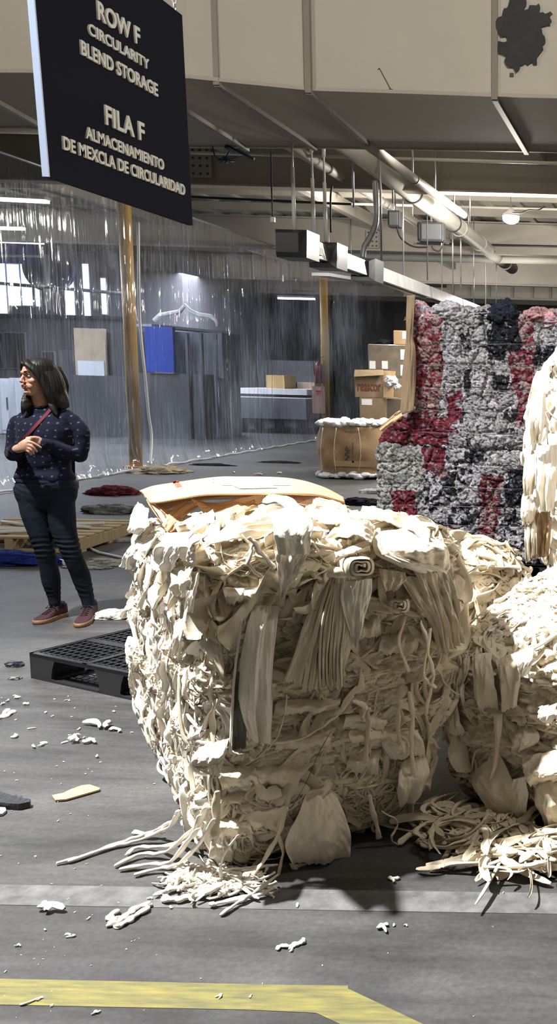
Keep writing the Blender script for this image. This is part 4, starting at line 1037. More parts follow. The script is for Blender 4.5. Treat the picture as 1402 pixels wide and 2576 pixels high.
# ---- crushed cardboard lying on the bale
M_card = mat('brown_cardboard', (.66, .44, .25), .75, col2=(.54, .35, .19), scale=5, bump=.06, bscale=90)
M_cardw = mat('printed_white_label', (.72, .72, .72), .5)
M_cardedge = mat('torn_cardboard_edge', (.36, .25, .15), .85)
def board(name, label, rows, th=.006, fold=.004, seed=0, m=M_card, n=(0, 0, 1), nf=1.0, z=0):
    o = sheet([(PZ(a[0], a[1], a[2]), PZ(b[0], b[1], b[2])) for a, b in rows], name, m, None, n, th=th, fold=fold, nf=nf, seed=seed, fray=0, ns=40, nt_=50)
    return tag(o, label, 'cardboard', 'cardboard crushed onto the front bale')
mainb = board('cardboard_sheet', 'largest arched cardboard sheet on the front bale, with white print', [((352, 1232, 1.10), (378, 1262, 1.085)), ((395, 1218, 1.13), (425, 1256, 1.115)), ((500, 1204, 1.16), (520, 1240, 1.145)), ((620, 1200, 1.17), (640, 1238, 1.15)), ((730, 1204, 1.165), (745, 1240, 1.145)), ((810, 1222, 1.14), (800, 1248, 1.125)), ((865, 1250, 1.10), (868, 1266, 1.09))], th=.008)
def label_on(q, m, name, parent, src, n1=24, n2=8, lift=.0016):
    """a printed patch laid on a curved board; q = its four corners"""
    me_ = src.data; tr = BVHTree.FromPolygons([tuple(v.co) for v in me_.vertices], [tuple(p.vertices) for p in me_.polygons])
    c0, c1, c2, c3 = [np.array(k, float) for k in q]; V = []
    for i in range(n1 + 1):
        for j in range(n2 + 1):
            f, h_ = i / n1, j / n2; p = (c0 * (1 - f) + c1 * f) * (1 - h_) + (c3 * (1 - f) + c2 * f) * h_
            hit = tr.ray_cast(Vector((0, 0, CAM_H)), Vector(ray(*p)).normalized())[0]
            V.append((np.array(hit) if hit is not None else PZ(p[0], p[1], 1.15)) + np.array([0, 0, lift]))
    i = np.arange((n1 + 1) * (n2 + 1)).reshape(n1 + 1, n2 + 1)
    return np_mesh(name, V, np.stack([i[:-1, :-1], i[1:, :-1], i[1:, 1:], i[:-1, 1:]], -1).reshape(-1, 4), m, parent)
label_on(((528, 1211), (690, 1206), (735, 1222), (560, 1222)), mat('grey_print', (.50, .49, .52), .5), 'printed_panel', mainb, mainb)
label_on(((586, 1223), (680, 1221), (700, 1229), (604, 1231)), M_cardw, 'printed_panel', mainb, mainb, lift=.003)
label_on(((434, 1213), (448, 1210), (458, 1224), (444, 1227)), mat('red_print', (.50, .10, .05), .6), 'red_print_patch', mainb, mainb)
board('cardboard_sheet', 'second cardboard sheet buckled just under the arched one', [((378, 1262, 1.08), (412, 1284, 1.05)), ((450, 1252, 1.10), (470, 1262, 1.09)), ((560, 1246, 1.115), (570, 1252, 1.11)), ((690, 1246, 1.12), (700, 1252, 1.11)), ((800, 1254, 1.11), (810, 1262, 1.10)), ((866, 1268, 1.085), (880, 1276, 1.08))], seed=2, m=M_cardedge)
board('cardboard_flap', 'cardboard flap tipped down at the far left corner of the front bale', [((368, 1258, 1.08), (420, 1330, 1.0)), ((385, 1262, 1.08), (424, 1318, 1.01)), ((416, 1292, 1.06), (420, 1310, 1.03))], seed=3)
board('cardboard_flap', 'shaded cardboard strip leaning up between two torn sheets', [((408, 1318, 1.03), (420, 1334, 1.01)), ((440, 1274, 1.075), (462, 1294, 1.05)), ((482, 1254, 1.10), (512, 1262, 1.085))], seed=4)
board('torn_cardboard', 'torn cardboard piece with a raised tongue in the middle', [((480, 1252, 1.11), (512, 1288, 1.06)), ((560, 1262, 1.10), (545, 1282, 1.08)), ((640, 1250, 1.12), (600, 1272, 1.09)), ((715, 1240, 1.13), (650, 1262, 1.10))], seed=5, fold=.008)
board('torn_cardboard', 'long torn cardboard strip nearest the rags', [((498, 1308, 1.06), (530, 1330, 1.05)), ((560, 1286, 1.085), (580, 1308, 1.07)), ((640, 1256, 1.115), (650, 1276, 1.09))], seed=6, fold=.006)
board('torn_cardboard', 'pinkish cardboard piece at the right of the heap on the front bale', [((722, 1242, 1.13), (720, 1262, 1.11)), ((780, 1244, 1.13), (800, 1268, 1.10)), ((850, 1262, 1.10), (868, 1274, 1.09))], seed=7, m=mat('pinkish_cardboard', (.70, .46, .32), .7, var=.15))
board('cardboard_flap', 'broad tan cardboard flap sloping to the left rim of the bale', [((380, 1268, 1.075), (428, 1338, 1.0)), ((408, 1276, 1.07), (446, 1322, 1.02)), ((440, 1284, 1.06), (462, 1306, 1.04))], seed=11, m=M_card)
board('torn_cardboard', 'narrow cardboard edge poking up at the front rim of the bale', [((494, 1304, 1.07), (500, 1310, 1.06)), ((515, 1330, 1.06), (524, 1328, 1.06)), ((528, 1354, 1.05), (540, 1346, 1.05))], seed=8)
b = board('rust_cloth', 'small rust-red scrap among the cream rags on the front bale', [((728, 1298, 1.12), (732, 1312, 1.11)), ((745, 1294, 1.125), (748, 1310, 1.115)), ((766, 1304, 1.12), (762, 1312, 1.115))], m=mat('rust_cloth', (.42, .10, .06), .9), seed=9); b['category'] = 'rag'; del b['group']

# ================================================================== the second, lower bale on the right
U2 = np.array([.43, .9028, 0]); V2 = np.array([.9028, -.43, 0]); A2 = np.array([-.80, 3.52, 0.])
def warp2(Lc, n):
    Sw = Lc * np.array([1, 1.0, .6]); Sw = np.stack([Lc[:, 0], Lc[:, 2] * 1.0, Lc[:, 1]], 1) if False else Lc
    D, e = bale_warp(Sw, n, LU=1.35, LV=1.6, H=.72, seed=31, amp=1.25)
    back = np.clip(Lc[:, 0] / 1.35, 0, 1); t = Lc[:, 2] / .72
    D[:, 2] += t ** 2 * (.20 * back ** 1.3 + .10 * (np.clip(Lc[:, 1] / 1.0, 0, 1)) - .10 * np.clip(.25 - back, 0, .25) * 4 * .8)
    D[:, 0] += np.clip(.5 - back, 0, .5) * t ** 1.5 * .12
    return D, e
b2 = thing('cotton_bale', 'lower cream bale of rags slumping against the right side of the closest bale', 'bale', tuple(A2 + U2 * .65 + V2 * .7))
V2s, F2s, Lc2, n2, _ = rounded_box_grid(A2, U2, V2, 1.35, 1.6, .72, .13, (.0048,), warp2, faces='uvVzZU')
V2s[:, 2] = np.maximum(V2s[:, 2], .004)
np_mesh('packed_rags', V2s, F2s, M_cream, b2)
def strips_on(Vs_, ns_, u, v, mask, num, Lm, Wm, vert, seed, gg, **kw):
    kw.setdefault('cling', .88)
    P, Nw = scatter_on(Vs_, ns_, u, v, mask, num, gg)
    T = gg.normal(0, 1, (num, 3)); T[:, 2] = T[:, 2] * (1 - abs(vert)) - vert * 2.2
    T -= (T * Nw).sum(1, keepdims=True) * Nw * .85
    Lr = np.clip(gg.lognormal(math.log(Lm), .4, num), 0, Lm * 2); Wr = np.clip(gg.lognormal(math.log(Wm), .4, num), 0, Wm * 2)
    return ribbons(P - Nw * .004, Nw, T, Lr, Wr, seed=seed, lastz=.003, **kw)
g = np.random.default_rng(21)
mT2 = (n2[:, 2] > .45); mF2 = (n2[:, 0] < -.5) & (Lc2[:, 2] > .05); mL2 = (n2[:, 1] < -.5) & (Lc2[:, 2] > .05)
tree2 = coarse_tree(A2, U2, V2, 1.35, 1.6, .72, .13, (.02,), warp2, faces='uvVzZU')
S2 = lambda mask, num, Lm, Wm, vert, seed, **kw: strips_on(V2s, n2, U2, V2, mask, num, Lm, Wm, vert, seed, g, bvh=tree2, **kw)
o = np_mesh('top_rags', *join([S2(mT2, 900, .06, .011, 0, 1, k=10, c=8, curl=.9, lift=.07, wob=.3, flat=.1, cup=.6), S2(mT2, 2400, .025, .0045, 0, 2, k=7, c=5, curl=1.8, lift=.22, wob=.4, flat=.5), S2(mT2, 160, .14, .009, 0, 3, k=14, c=6, curl=.6, lift=.08, wob=.2)]), M_creamw, b2); o['kind'] = 'stuff'
o = np_mesh('front_tatters', *join([S2(mF2, 150, .12, .022, .9, 4, k=14, c=9, curl=.4, lift=.025, wob=.18, flat=.09, cup=.6, cling=.97), S2(mF2, 160, .07, .007, .7, 5, k=12, c=6, curl=1.1, lift=.06, wob=.3, flat=.3), S2(mL2, 120, .08, .014, .7, 6, k=12, c=7, curl=.7, lift=.1, wob=.3, flat=.2),
                                    S2(mF2 & (Lc2[:, 2] < .2), 260, .06, .007, .3, 7, k=10, curl=1.8, lift=.25, wob=.5)]), M_cream, b2); o['kind'] = 'stuff'
def F2P(px, py, off=.05): return PP(px, py, A2 - U2 * (.03 + off), U2)
def hang2(name, lst, m=M_cream, seed=0, fold=.008, nf=2, sag=0, **k):
    return sheet([(F2P(l[0], l[1], o), F2P(r[0], r[1], o)) for l, r, o in lst], name, m, b2, -U2, fold=fold, nf=nf, seed=seed, sag=sag, **k)
hang2('hanging_flap', [((1180, 1950), (1255, 1890), .02), ((1185, 1970), (1290, 1960), .06), ((1215, 2020), (1320, 2020), .075), ((1250, 2065), (1322, 2070), .07)], M_soft, 41, .006, 1.2, sag=.02)
hang2('hanging_flap', [((1290, 1960), (1320, 1955), .08), ((1270, 2010), (1325, 2010), .085), ((1255, 2060), (1322, 2070), .08)], M_creamw, 42, .006, 1.0)
hang2('twisted_strip', [((1240, 1800), (1262, 1796), .06), ((1246, 1860), (1258, 1860), .08), ((1240, 1920), (1250, 1920), .085), ((1232, 1960), (1236, 1962), .085)], M_soft, 43, .003, 1, ns=10)
hang2('hanging_flap', [((1315, 1900), (1400, 1890), .05), ((1320, 1940), (1420, 1940), .08), ((1330, 1975), (1410, 1960), .06)], M_soft, 44, .010, 1.5, sag=.04)
hang2('hanging_flap', [((1340, 1970), (1410, 1950), .05), ((1350, 2020), (1420, 2020), .07), ((1370, 2080), (1430, 2090), .06)], M_soft, 45, .010, 1.5, sag=.03)
hang2('drooping_fold', [((1185, 1650), (1235, 1640), .0), ((1190, 1700), (1240, 1690), .04), ((1195, 1760), (1250, 1750), .04), ((1215, 1800), (1260, 1790), .01)], M_soft, 46, .008, 1.5, sag=.02)
hang2('drooping_fold', [((1250, 1660), (1300, 1640), .0), ((1255, 1720), (1310, 1700), .035), ((1262, 1790), (1300, 1780), .04)], M_soft, 47, .008, 1.5, sag=.02)
hang2('drooping_fold', [((1280, 1840), (1345, 1820), .01), ((1290, 1870), (1355, 1860), .05), ((1290, 1890), (1330, 1884), .03)], M_soft, 48, .008, 1.5, sag=.02)
hang2('drooping_fold', [((1115, 1720), (1140, 1700), .03), ((1100, 1780), (1130, 1770), .05), ((1095, 1830), (1105, 1830), .05)], M_soft, 49, .004, 1)
hang2('drooping_fold', [((1110, 1780), (1150, 1770), .02), ((1120, 1830), (1160, 1820), .05), ((1150, 1850), (1168, 1846), .03)], M_soft, 50, .006, 1.5, sag=.02)
hang2('drooping_fold', [((1140, 1655), (1180, 1650), .02), ((1148, 1700), (1176, 1696), .05), ((1144, 1745), (1150, 1746), .05)], M_cream, 51, .006, 1.5)
hang2('lit_knot', [((1355, 1780), (1400, 1770), .08), ((1352, 1800), (1402, 1800), .12), ((1372, 1820), (1396, 1815), .09)], M_creamw, 52, .014, 2.5, sag=.02)
hang2('lit_knot', [((1300, 1640), (1345, 1620), .02), ((1302, 1670), (1345, 1660), .05), ((1310, 1700), (1325, 1698), .04)], M_creamw, 53, .008, 1.5, sag=.02)
# cloth spilling on the floor along its foot
g = np.random.default_rng(33); num = 240
px = g.uniform(1080, 1420, num); py = 2085 + (px - 1080) * .27 + g.normal(0, 16, num)
P = np.array([PZ(a, b, 0) for a, b in zip(px, py)]); P[:, 2] = g.uniform(.004, .07, num)
T = g.normal(0, 1, (num, 3)); T[:, 2] = 0
o = np_mesh('spilled_rags', *ribbons(P, np.tile([0, 0, 1.], (num, 1)), T, g.uniform(.08, .20, num), g.uniform(.006, .016, num), k=16, c=8, curl=1.3, lift=.10, wob=.35, flat=.10, seed=5, lastz=.002, cup=.6), M_cream, b2); o['kind'] = 'stuff'

# ---- small draped bale glimpsed between, and the tall cream stack at the right
U3 = np.array([.2, .98, 0]); V3 = np.array([.98, -.2, 0]); A3 = np.array([-1.42, 4.80, 0.])
def warp3(Lc, n):
    D, e = bale_warp(Lc, n, LU=.7, LV=.50, H=.62, seed=61, amp=1.3)
    cr = np.sin(np.clip(Lc[:, 0] / .7, 0, 1) * PI) * np.sin(np.clip(Lc[:, 1] / .50, 0, 1) * PI)
    D[:, 2] += (Lc[:, 2] / .62) ** 3 * .08 * cr; return D, e
b3 = thing('cotton_bale', 'small cream bale draped with pleated cloth, tucked behind the two nearest bales', 'bale', tuple(A3 + U3 * .35 + V3 * .3))
V3s, F3s, Lc3, n3, _ = rounded_box_grid(A3, U3, V3, .7, .50, .62, .12, (.007,), warp3)
V3s[:, 2] = np.maximum(V3s[:, 2], .004)
np_mesh('packed_rags', V3s, F3s, M_creamshade, b3)
tree3 = coarse_tree(A3, U3, V3, .7, .50, .62, .12, (.02,), warp3)
g = np.random.default_rng(44)
mm = (n3[:, 2] > .2) & (n3[:, 1] > -.5)
o = np_mesh('draped_rags', *join([strips_on(V3s, n3, U3, V3, mm, 190, .22, .018, .0, 8, g, k=16, c=9, curl=.3, lift=.03, wob=.12, flat=.1, cup=.6, bvh=tree3, cling=.97), strips_on(V3s, n3, U3, V3, (n3[:, 1] > .3) & (Lc3[:, 2] > .3), 90, .22, .016, 1.0, 9, g, k=14, c=7, curl=.2, lift=.02, wob=.08, flat=.12, bvh=tree3, cling=.97)]), M_creamshade, b3); o['kind'] = 'stuff'
U4 = np.array([.0, 1., 0]); V4 = np.array([1., 0, 0]); A4 = np.array([-.66, 4.95, 0.]); H4 = 1.95
def warp4(Lc, n):
    d = np.zeros(len(Lc)); Q = Lc + vecnoise(Lc * 4, 71) * .05; z = Lc[:, 2] / H4
    vf = np.abs(fbm(Q * np.array([9, 9, 1.6]), 72, 3)); sh = shingle(Q * np.array([12, 12, 4.5]), 73, tilt=1.0); s2 = shingle((Lc + vecnoise(Lc * 12, 74) * .02) * np.array([34, 34, 14]), 75)
    d = .10 * vf + .035 * sh + .012 * s2 + .05 * fbm(Lc * 2, 76, 2)
    D = n * d[:, None]
    sd = np.clip(-n[:, 1], 0, 1) + np.clip(-n[:, 0], 0, 1)
    lean = np.interp(z, [0, .45, .62, .75, .9, 1], [-.10, -.06, .0, .02, -.05, -.12])
    D[:, 1] -= lean * np.clip(1 - Lc[:, 1] / .8, 0, 1)
    D[:, 0] -= lean * .6 * np.clip(1 - Lc[:, 0] / .8, 0, 1)
    D[:, 1] += np.clip(z - .86, 0, .2) * 1.2 * np.clip(1 - Lc[:, 1] / .9, 0, 1)
    return D, None
b4 = thing('cotton_bale', 'tallest cream rag stack, twice the height of the others, cut off at the edge', 'bale', tuple(A4 + U4 * .6 + V4 * .6))
V4s, F4s, Lc4, n4, _ = rounded_box_grid(A4, U4, V4, 1.2, 1.35, H4, .12, (.0075,), warp4, faces='uvVzZU')
V4s[:, 2] = np.maximum(V4s[:, 2], .004)
np_mesh('packed_rags', V4s, F4s, M_creamw, b4)
g = np.random.default_rng(55)
tree4 = coarse_tree(A4, U4, V4, 1.2, 1.35, H4, .12, (.025,), warp4, faces='uvVzZU')
S4 = lambda mask, num, Lm, Wm, vert, seed, **kw: strips_on(V4s, n4, U4, V4, mask, num, Lm, Wm, vert, seed, g, bvh=tree4, **kw)
mS = ((n4[:, 0] < -.4) | (n4[:, 1] < -.4)) & (Lc4[:, 2] > .7)
o = np_mesh('hanging_rags', *join([S4(mS, 420, .20, .026, 1.0, 1, k=14, c=9, curl=.25, lift=.03, wob=.12, flat=.08, cup=.7), S4(mS, 420, .12, .009, .95, 2, k=12, c=6, curl=.5, lift=.06, wob=.2, flat=.3), S4((n4[:, 2] > .3), 200, .10, .02, 0, 3, k=12, c=7, curl=.9, lift=.06, wob=.3, flat=.12)]), M_creamw, b4); o['kind'] = 'stuff'
for i, (a, b, y, seed) in enumerate((((1322, 1150), (1350, 1140), 1250, 81), ((1355, 1120), (1402, 1120), 1290, 82), ((1316, 1240), (1352, 1230), 1320, 83), ((1335, 1000), (1372, 980), 1120, 85), ((1340, 1290), (1352, 1288), 1400, 87), ((1326, 1290), (1336, 1290), 1415, 88))):
    off = 4.78
    r = [(PY(a[0], a[1], off + .05), PY(b[0], b[1], off + .05)), (PY(a[0] - 6, (a[1] + y) / 2, off - .03), PY(b[0], (b[1] + y) / 2, off - .03)), (PY(a[0] - 2, y, off - .02), PY(b[0] - 10 if b[0] - a[0] > 25 else b[0], y - 6, off - .02))]
    sheet(r, 'hanging_cloth', M_creamw, b4, (0, -1, 0), fold=.012, nf=1.6, seed=seed, sag=.03)

sheet([(PY(1332, 1285, 4.80), PY(1384, 1280, 4.78)), (PY(1334, 1340, 4.78), PY(1386, 1338, 4.76)), (PY(1336, 1405, 4.78), PY(1380, 1400, 4.76))], 'cardboard_backing', M_cardedge, b4, (0, -1, 0), fold=.01, nf=2, seed=89)
# ---- explicit folds over the lit rim and along the crown of the front bale
def LPt(px, py, off=.03): return PP(px, py, AB - VB * (.035 + off), VB)
def hangL(name, lst, m=M_creamw, seed=0, fold=.006, nf=2, sag=0, **k):
    return sheet([(LPt(l[0], l[1], o), LPt(r[0], r[1], o)) for l, r, o in lst], name, m, big, -VB, fold=fold, nf=nf, seed=seed, sag=sag, **k)
hangL('rim_fold', [((346, 1262), (372, 1284), -.02), ((330, 1300), (366, 1322), .03), ((322, 1336), (345, 1345), .045)], seed=101, sag=.015)
hangL('rim_fold', [((350, 1350), (400, 1340), .0), ((326, 1382), (368, 1388), .03), ((306, 1424), (336, 1436), .045)], seed=102, sag=.02)
hangL('rim_fold', [((425, 1342), (490, 1335), -.03), ((404, 1366), (476, 1362), .03), ((394, 1395), (450, 1405), .04), ((404, 1436), (436, 1440), .035)], seed=103, sag=.02, fold=.010, nf=3)
hangL('rim_fold', [((470, 1342), (520, 1345), -.02), ((452, 1366), (505, 1362), .02), ((446, 1402), (484, 1412), .035)], seed=104, sag=.02, fold=.010, nf=2.5)
hangL('rim_fold', [((428, 1432), (486, 1420), .03), ((424, 1468), (474, 1466), .045), ((440, 1500), (470, 1500), .03)], M_soft, 105, fold=.006)
hangL('hanging_strip', [((480, 1440), (500, 1436), .02), ((474, 1490), (492, 1490), .035), ((466, 1540), (482, 1540), .03)], seed=106, fold=.004, nf=1)
hangL('hanging_strip', [((360, 1420), (380, 1420), .03), ((352, 1480), (372, 1480), .045), ((340, 1530), (352, 1530), .04)], seed=107, fold=.004, nf=1)
hangL('hanging_strip', [((322, 1600), (346, 1606), .03), ((312, 1640), (334, 1648), .05), ((318, 1668), (334, 1672), .04)], seed=108, fold=.004, nf=1)
hang('corner_flap', [((520, 1605), (562, 1600), .0), ((524, 1636), (558, 1640), .03), ((546, 1660), (556, 1662), .03)], M_creamw, 109, .004, 1)
hangL('hanging_strip', [((440, 1560), (462, 1556), .03), ((430, 1610), (450, 1612), .045), ((424, 1650), (440, 1652), .03)], M_soft, 110, fold=.004, nf=1)
def crown(name, lst, m=M_creamw, seed=0, fold=.008, nf=2.5, sag=.012, **k):
    return sheet([(PZ(l[0], l[1], z1), PZ(r[0], r[1], z2)) for l, r, z1, z2 in lst], name, m, big, (0, 0, 1), fold=fold, nf=nf, seed=seed, sag=sag, **k)
crown('crown_fold', [((550, 1350), (568, 1312), 1.07, 1.09), ((620, 1332), (632, 1294), 1.08, 1.11), ((690, 1312), (700, 1270), 1.09, 1.12), ((740, 1300), (745, 1268), 1.08, 1.11)], seed=121, nf=3)
crown('crown_fold', [((520, 1372), (545, 1340), 1.06, 1.08), ((600, 1352), (610, 1325), 1.08, 1.10), ((690, 1340), (700, 1312), 1.08, 1.10)], M_soft, 122, nf=3)
crown('crown_fold', [((660, 1262), (668, 1246), 1.12, 1.13), ((700, 1264), (712, 1248), 1.14, 1.15), ((745, 1292), (765, 1280), 1.12, 1.13)], seed=123, nf=1.5, fold=.004)
crown('crown_fold', [((770, 1312), (772, 1284), 1.08, 1.10), ((830, 1312), (832, 1282), 1.10, 1.12), ((890, 1322), (890, 1292), 1.08, 1.10)], seed=124, nf=2)
crown('crown_fold', [((845, 1345), (860, 1312), 1.07, 1.09), ((900, 1345), (905, 1310), 1.09, 1.11), ((935, 1358), (945, 1320), 1.07, 1.09)], M_soft, 125, nf=2)
crown('crown_fold', [((905, 1300), (912, 1276), 1.08, 1.11), ((960, 1308), (965, 1284), 1.10, 1.12), ((1010, 1330), (1015, 1304), 1.07, 1.09)], seed=126, nf=2)
crown('crown_fold', [((1000, 1335), (1004, 1300), 1.06, 1.09), ((1040, 1340), (1044, 1306), 1.07, 1.10), ((1080, 1360), (1084, 1336), 1.05, 1.07)], M_soft, 127, nf=2)
# ================================================================== the stack of two coloured bales
def colour_bale_mat():
    m, nt, b = new_mat('mixed_yarn_waste'); L = nt.links.new
    at = N(nt, 'ShaderNodeAttribute'); at.attribute_name = 'tint'
    tc = N(nt, 'ShaderNodeTexCoord'); no = N(nt, 'ShaderNodeTexNoise', Scale=55.0, Detail=5.0, Roughness=.75); L(tc.outputs['Object'], no.inputs['Vector'])
    rp = N(nt, 'ShaderNodeValToRGB'); e = rp.color_ramp.elements
    e[0].position = .34; e[0].color = (.45, .45, .46, 1); e[1].position = .62; e[1].color = (1.15, 1.15, 1.15, 1); L(no.outputs[0], rp.inputs[0])
    mx = N(nt, 'ShaderNodeMix', data_type='RGBA', blend_type='MULTIPLY'); mx.inputs[0].default_value = 1
    L(at.outputs[0], mx.inputs[6]); L(rp.outputs[0], mx.inputs[7]); L(mx.outputs[2], b.inputs['Base Color'])
    bp = N(nt, 'ShaderNodeBump', Strength=.6, Distance=.02); L(no.outputs[0], bp.inputs['Height']); L(bp.outputs[0], b.inputs['Normal'])
    b.inputs['Roughness'].default_value = .95; b.inputs['Specular IOR Level'].default_value = .15
    return m
M_yarn = colour_bale_mat()
C_R, C_DR, C_W, C_K, C_N, C_G, C_P, C_RG = map(np.array, ([.19, .032, .048], [.12, .025, .035], [.40, .385, .42], [.020, .022, .028], [.012, .014, .026], [.34, .34, .33], [.62, .30, .33], [.30, .20, .20]))
YF = 7.62
# zones on the face: x0, x1, y0, y1 in the sight grid of the face plane, main colour, second colour, share of the second
Z_UP = [(1020, 1108, 760, 800, C_P, C_W, .35), (1020, 1113, 840, 872, C_R, C_RG, .5), (1020, 1113, 900, 972, C_R, C_RG, .45), (1020, 1113, 760, 1000, C_RG, C_R, .25), (960, 1100, 1000, 1050, C_RG, C_DR, .4), (950, 1135, 1050, 1135, C_DR, C_R, .5),
        (1160, 1188, 822, 880, C_K, C_G, .2), (1168, 1186, 925, 992, C_K, C_N, .3), (1122, 1162, 984, 1090, C_R, C_W, .3), (1160, 1172, 1030, 1060, C_K, C_K, .3), (1192, 1240, 782, 832, C_G, C_K, .4), (1232, 1312, 740, 880, C_N, C_K, .6), (1228, 1276, 870, 905, C_K, C_N, .4),
        (1244, 1280, 945, 986, C_K, C_K, .2), (1318, 1400, 770, 800, C_P, C_RG, .4), (1345, 1400, 868, 920, C_K, C_W, .25), (1312, 1345, 800, 870, C_RG, C_R, .2), (1285, 1352, 875, 985, C_R, C_RG, .55), (1300, 1400, 985, 1080, C_R, C_RG, .5), (1270, 1300, 1030, 1090, C_K, C_G, .3),
        (1178, 1190, 1090, 1125, C_K, C_G, .3), (1240, 1290, 880, 945, C_G, C_W, .4), (1100, 1250, 760, 860, C_W, C_G, .55), (900, 1500, 600, 1200, C_W, C_G, .35)]
Z_LO = [(985, 1050, 1232, 1300, C_R, C_DR, .5), (1068, 1122, 1125, 1182, C_DR, C_R, .45), (900, 1072, 1100, 1300, C_G, C_G * .8, .5), (1180, 1220, 1120, 1165, C_K, C_N, .3), (1085, 1125, 1160, 1200, C_RG, C_K, .3), (1208, 1262, 1192, 1300, C_RG, C_DR, .5), (1205, 1250, 1300, 1400, C_R, C_RG, .5),
        (1118, 1158, 1325, 1385, C_P * .7, C_W, .35), (1276, 1330, 1180, 1275, C_N, C_K, .5), (1270, 1340, 1275, 1325, C_K, C_W, .4), (1155, 1205, 1270, 1345, C_K, C_W, .35), (1120, 1155, 1180, 1240, C_K, C_G, .4), (1230, 1340, 1120, 1180, C_G, C_W, .4), (1130, 1230, 1130, 1280, C_W, C_K, .22), (900, 1500, 1000, 1500, C_W, C_K, .30)]
def colour_bale(name, label, x0, x1, z0, z1, zones, grooves, seed, step=.0052, bulge_left=None, top=.02):
    W_, H_, Dp = x1 - x0, z1 - z0, 1.05
    org = np.array([x0, YF, z0]); u = np.array([0, 1., 0]); v = np.array([1., 0, 0])
    def warp(Lc, n):
        Pw = Lc.copy(); Q = Lc + vecnoise(Lc * 6, seed) * .035
        z = Lc[:, 2] + .012 * fbm(Lc * np.array([4, 4, 0]) + 3, seed, 2)
        gv = np.zeros(len(Lc)); 
        for gz in grooves: gv += np.exp(-((z - gz) / .009) ** 2)
        big_ = shingle(Q * np.array([7, 8, 5.5]), seed + 1, crease=.25, tilt=.5)
        kn = shingle(Q * np.array([26, 27, 30]), seed + 2, crease=.2); k2 = shingle((Lc + vecnoise(Lc * 25, 4) * .012) * 58, seed + 3)
        side = np.sqrt(np.clip(1 - n[:, 2] ** 2, 0, 1))
        d = .030 * big_ + .018 * kn + .006 * k2 - .007 * gv * side + .02 * fbm(Lc * 2.2, seed + 5, 2)
        D = n * d[:, None]
        t = np.clip(Lc[:, 2] / H_, 0, 1)
        D[:, 2] += t ** 4 * (top * 2.2 * fbm(np.stack([Lc[:, 0] * 2, Lc[:, 1] * 4.5, 0 * t], 1) + seed, seed + 6, 2) + top)
        if bulge_left: bulge_left(D, Lc, n)
        return D, None
    Vx, Fx, Lc, n, _ = rounded_box_grid(org, u, v, Dp, W_, H_, .05, (step,), warp)
    # zone lookup in the plane of the face, borders blurred by warping
    G = Lc + (vecnoise(Lc * 9, seed + 20) * .030 + vecnoise(Lc * 30, seed + 40) * .012)
    Pw = np.stack([org[0] + G[:, 1], np.full(len(G), YF), org[2] + G[:, 2]], 1)
    rel = (Pw - np.array([0, 0, CAM_H])) @ R_NP          # camera-axis coordinates of the face plane
    qx = CX + F_PX * rel[:, 0] / -rel[:, 2]; qy = CY - F_PX * rel[:, 1] / -rel[:, 2]
    _, _, r, _ = worley((Lc + vecnoise(Lc * 9, seed) * .03) * np.array([22, 24, 26]), seed + 8)
    f1, f2, r2, _ = worley(Lc * 60, seed + 9)
    col = np.zeros((len(G), 3)); done = np.zeros(len(G), bool)
    for a, b, c, d_, m1, m2, sh in zones:
        k = (~done) & (qx > a) & (qx < b) & (qy > c) & (qy < d_)
        pick = (r[k, 0] < sh)[:, None]; cc = np.where(pick, m2, m1)
        cc = cc * (.72 + .5 * r[k, 1:2]); cc = np.where((r2[k, 0] < .12)[:, None], cc * .5 + .5 * C_W * .8, cc); cc = np.where((r2[k, 1] < .15)[:, None], cc * .22, cc)
        col[k] = cc; done |= k
    t = thing(name, label, 'bale', (x0 + W_ / 2, YF + Dp / 2, z0))
    np_mesh('packed_yarn', Vx, Fx, M_yarn, t, attrs={'tint': col})
    return t, Vx, n, Lc
z_of = lambda y: float(PY(1150, y, YF)[2])
ZB, ZM, ZT = .135, z_of(1127), z_of(788)
def lob(D, Lc, n):
    f = np.clip(1 - Lc[:, 1] / .35, 0, 1) * np.clip((.30 - Lc[:, 2]) / .10, 0, 1)
    D[:, 1] -= .30 * f * (1 - .5 * np.clip(Lc[:, 2] / .3, 0, 1)); 
xu0 = PY(1040, 950, YF)[0]; xl0 = PY(950, 1250, YF)[0]
cb_lo, *_ = colour_bale('mixed_bale', 'lower of the two stacked red, white and black bales, grey at its outer end', xl0, -.80, ZB, ZM - .012, Z_LO, [z_of(y) - ZB for y in (1173, 1225, 1273, 1320, 1381)], 101)
cb_up, *_ = colour_bale('mixed_bale', 'upper of the two stacked red, white and black bales, with loose heads on top', xu0, -.72, ZM, ZT, Z_UP, [z_of(y) - ZM for y in (860, 916, 977, 1032, 1088)], 102, bulge_left=lob, top=.04)
M_strap = mat('baling_wire_steel', (.08, .08, .085), .4, metal=.6)
for tt_, ys, xa in ((cb_lo, (1173, 1225, 1273, 1320, 1381), 1085), (cb_up, (860, 916, 977, 1032, 1088), 1050)):
    for y in ys:
        a = PY(xa, y, YF - .028); b = np.array([-.70, YF - .028, a[2]])
        pts = [a + (b - a) * f + np.array([0, .012 * math.sin(f * 21 + y), .004 * math.sin(f * 13 + y)]) for f in np.linspace(0, 1, 30)]
        MB().tube(pts, .0028, 5).build('baling_wire', M_strap, tt_)
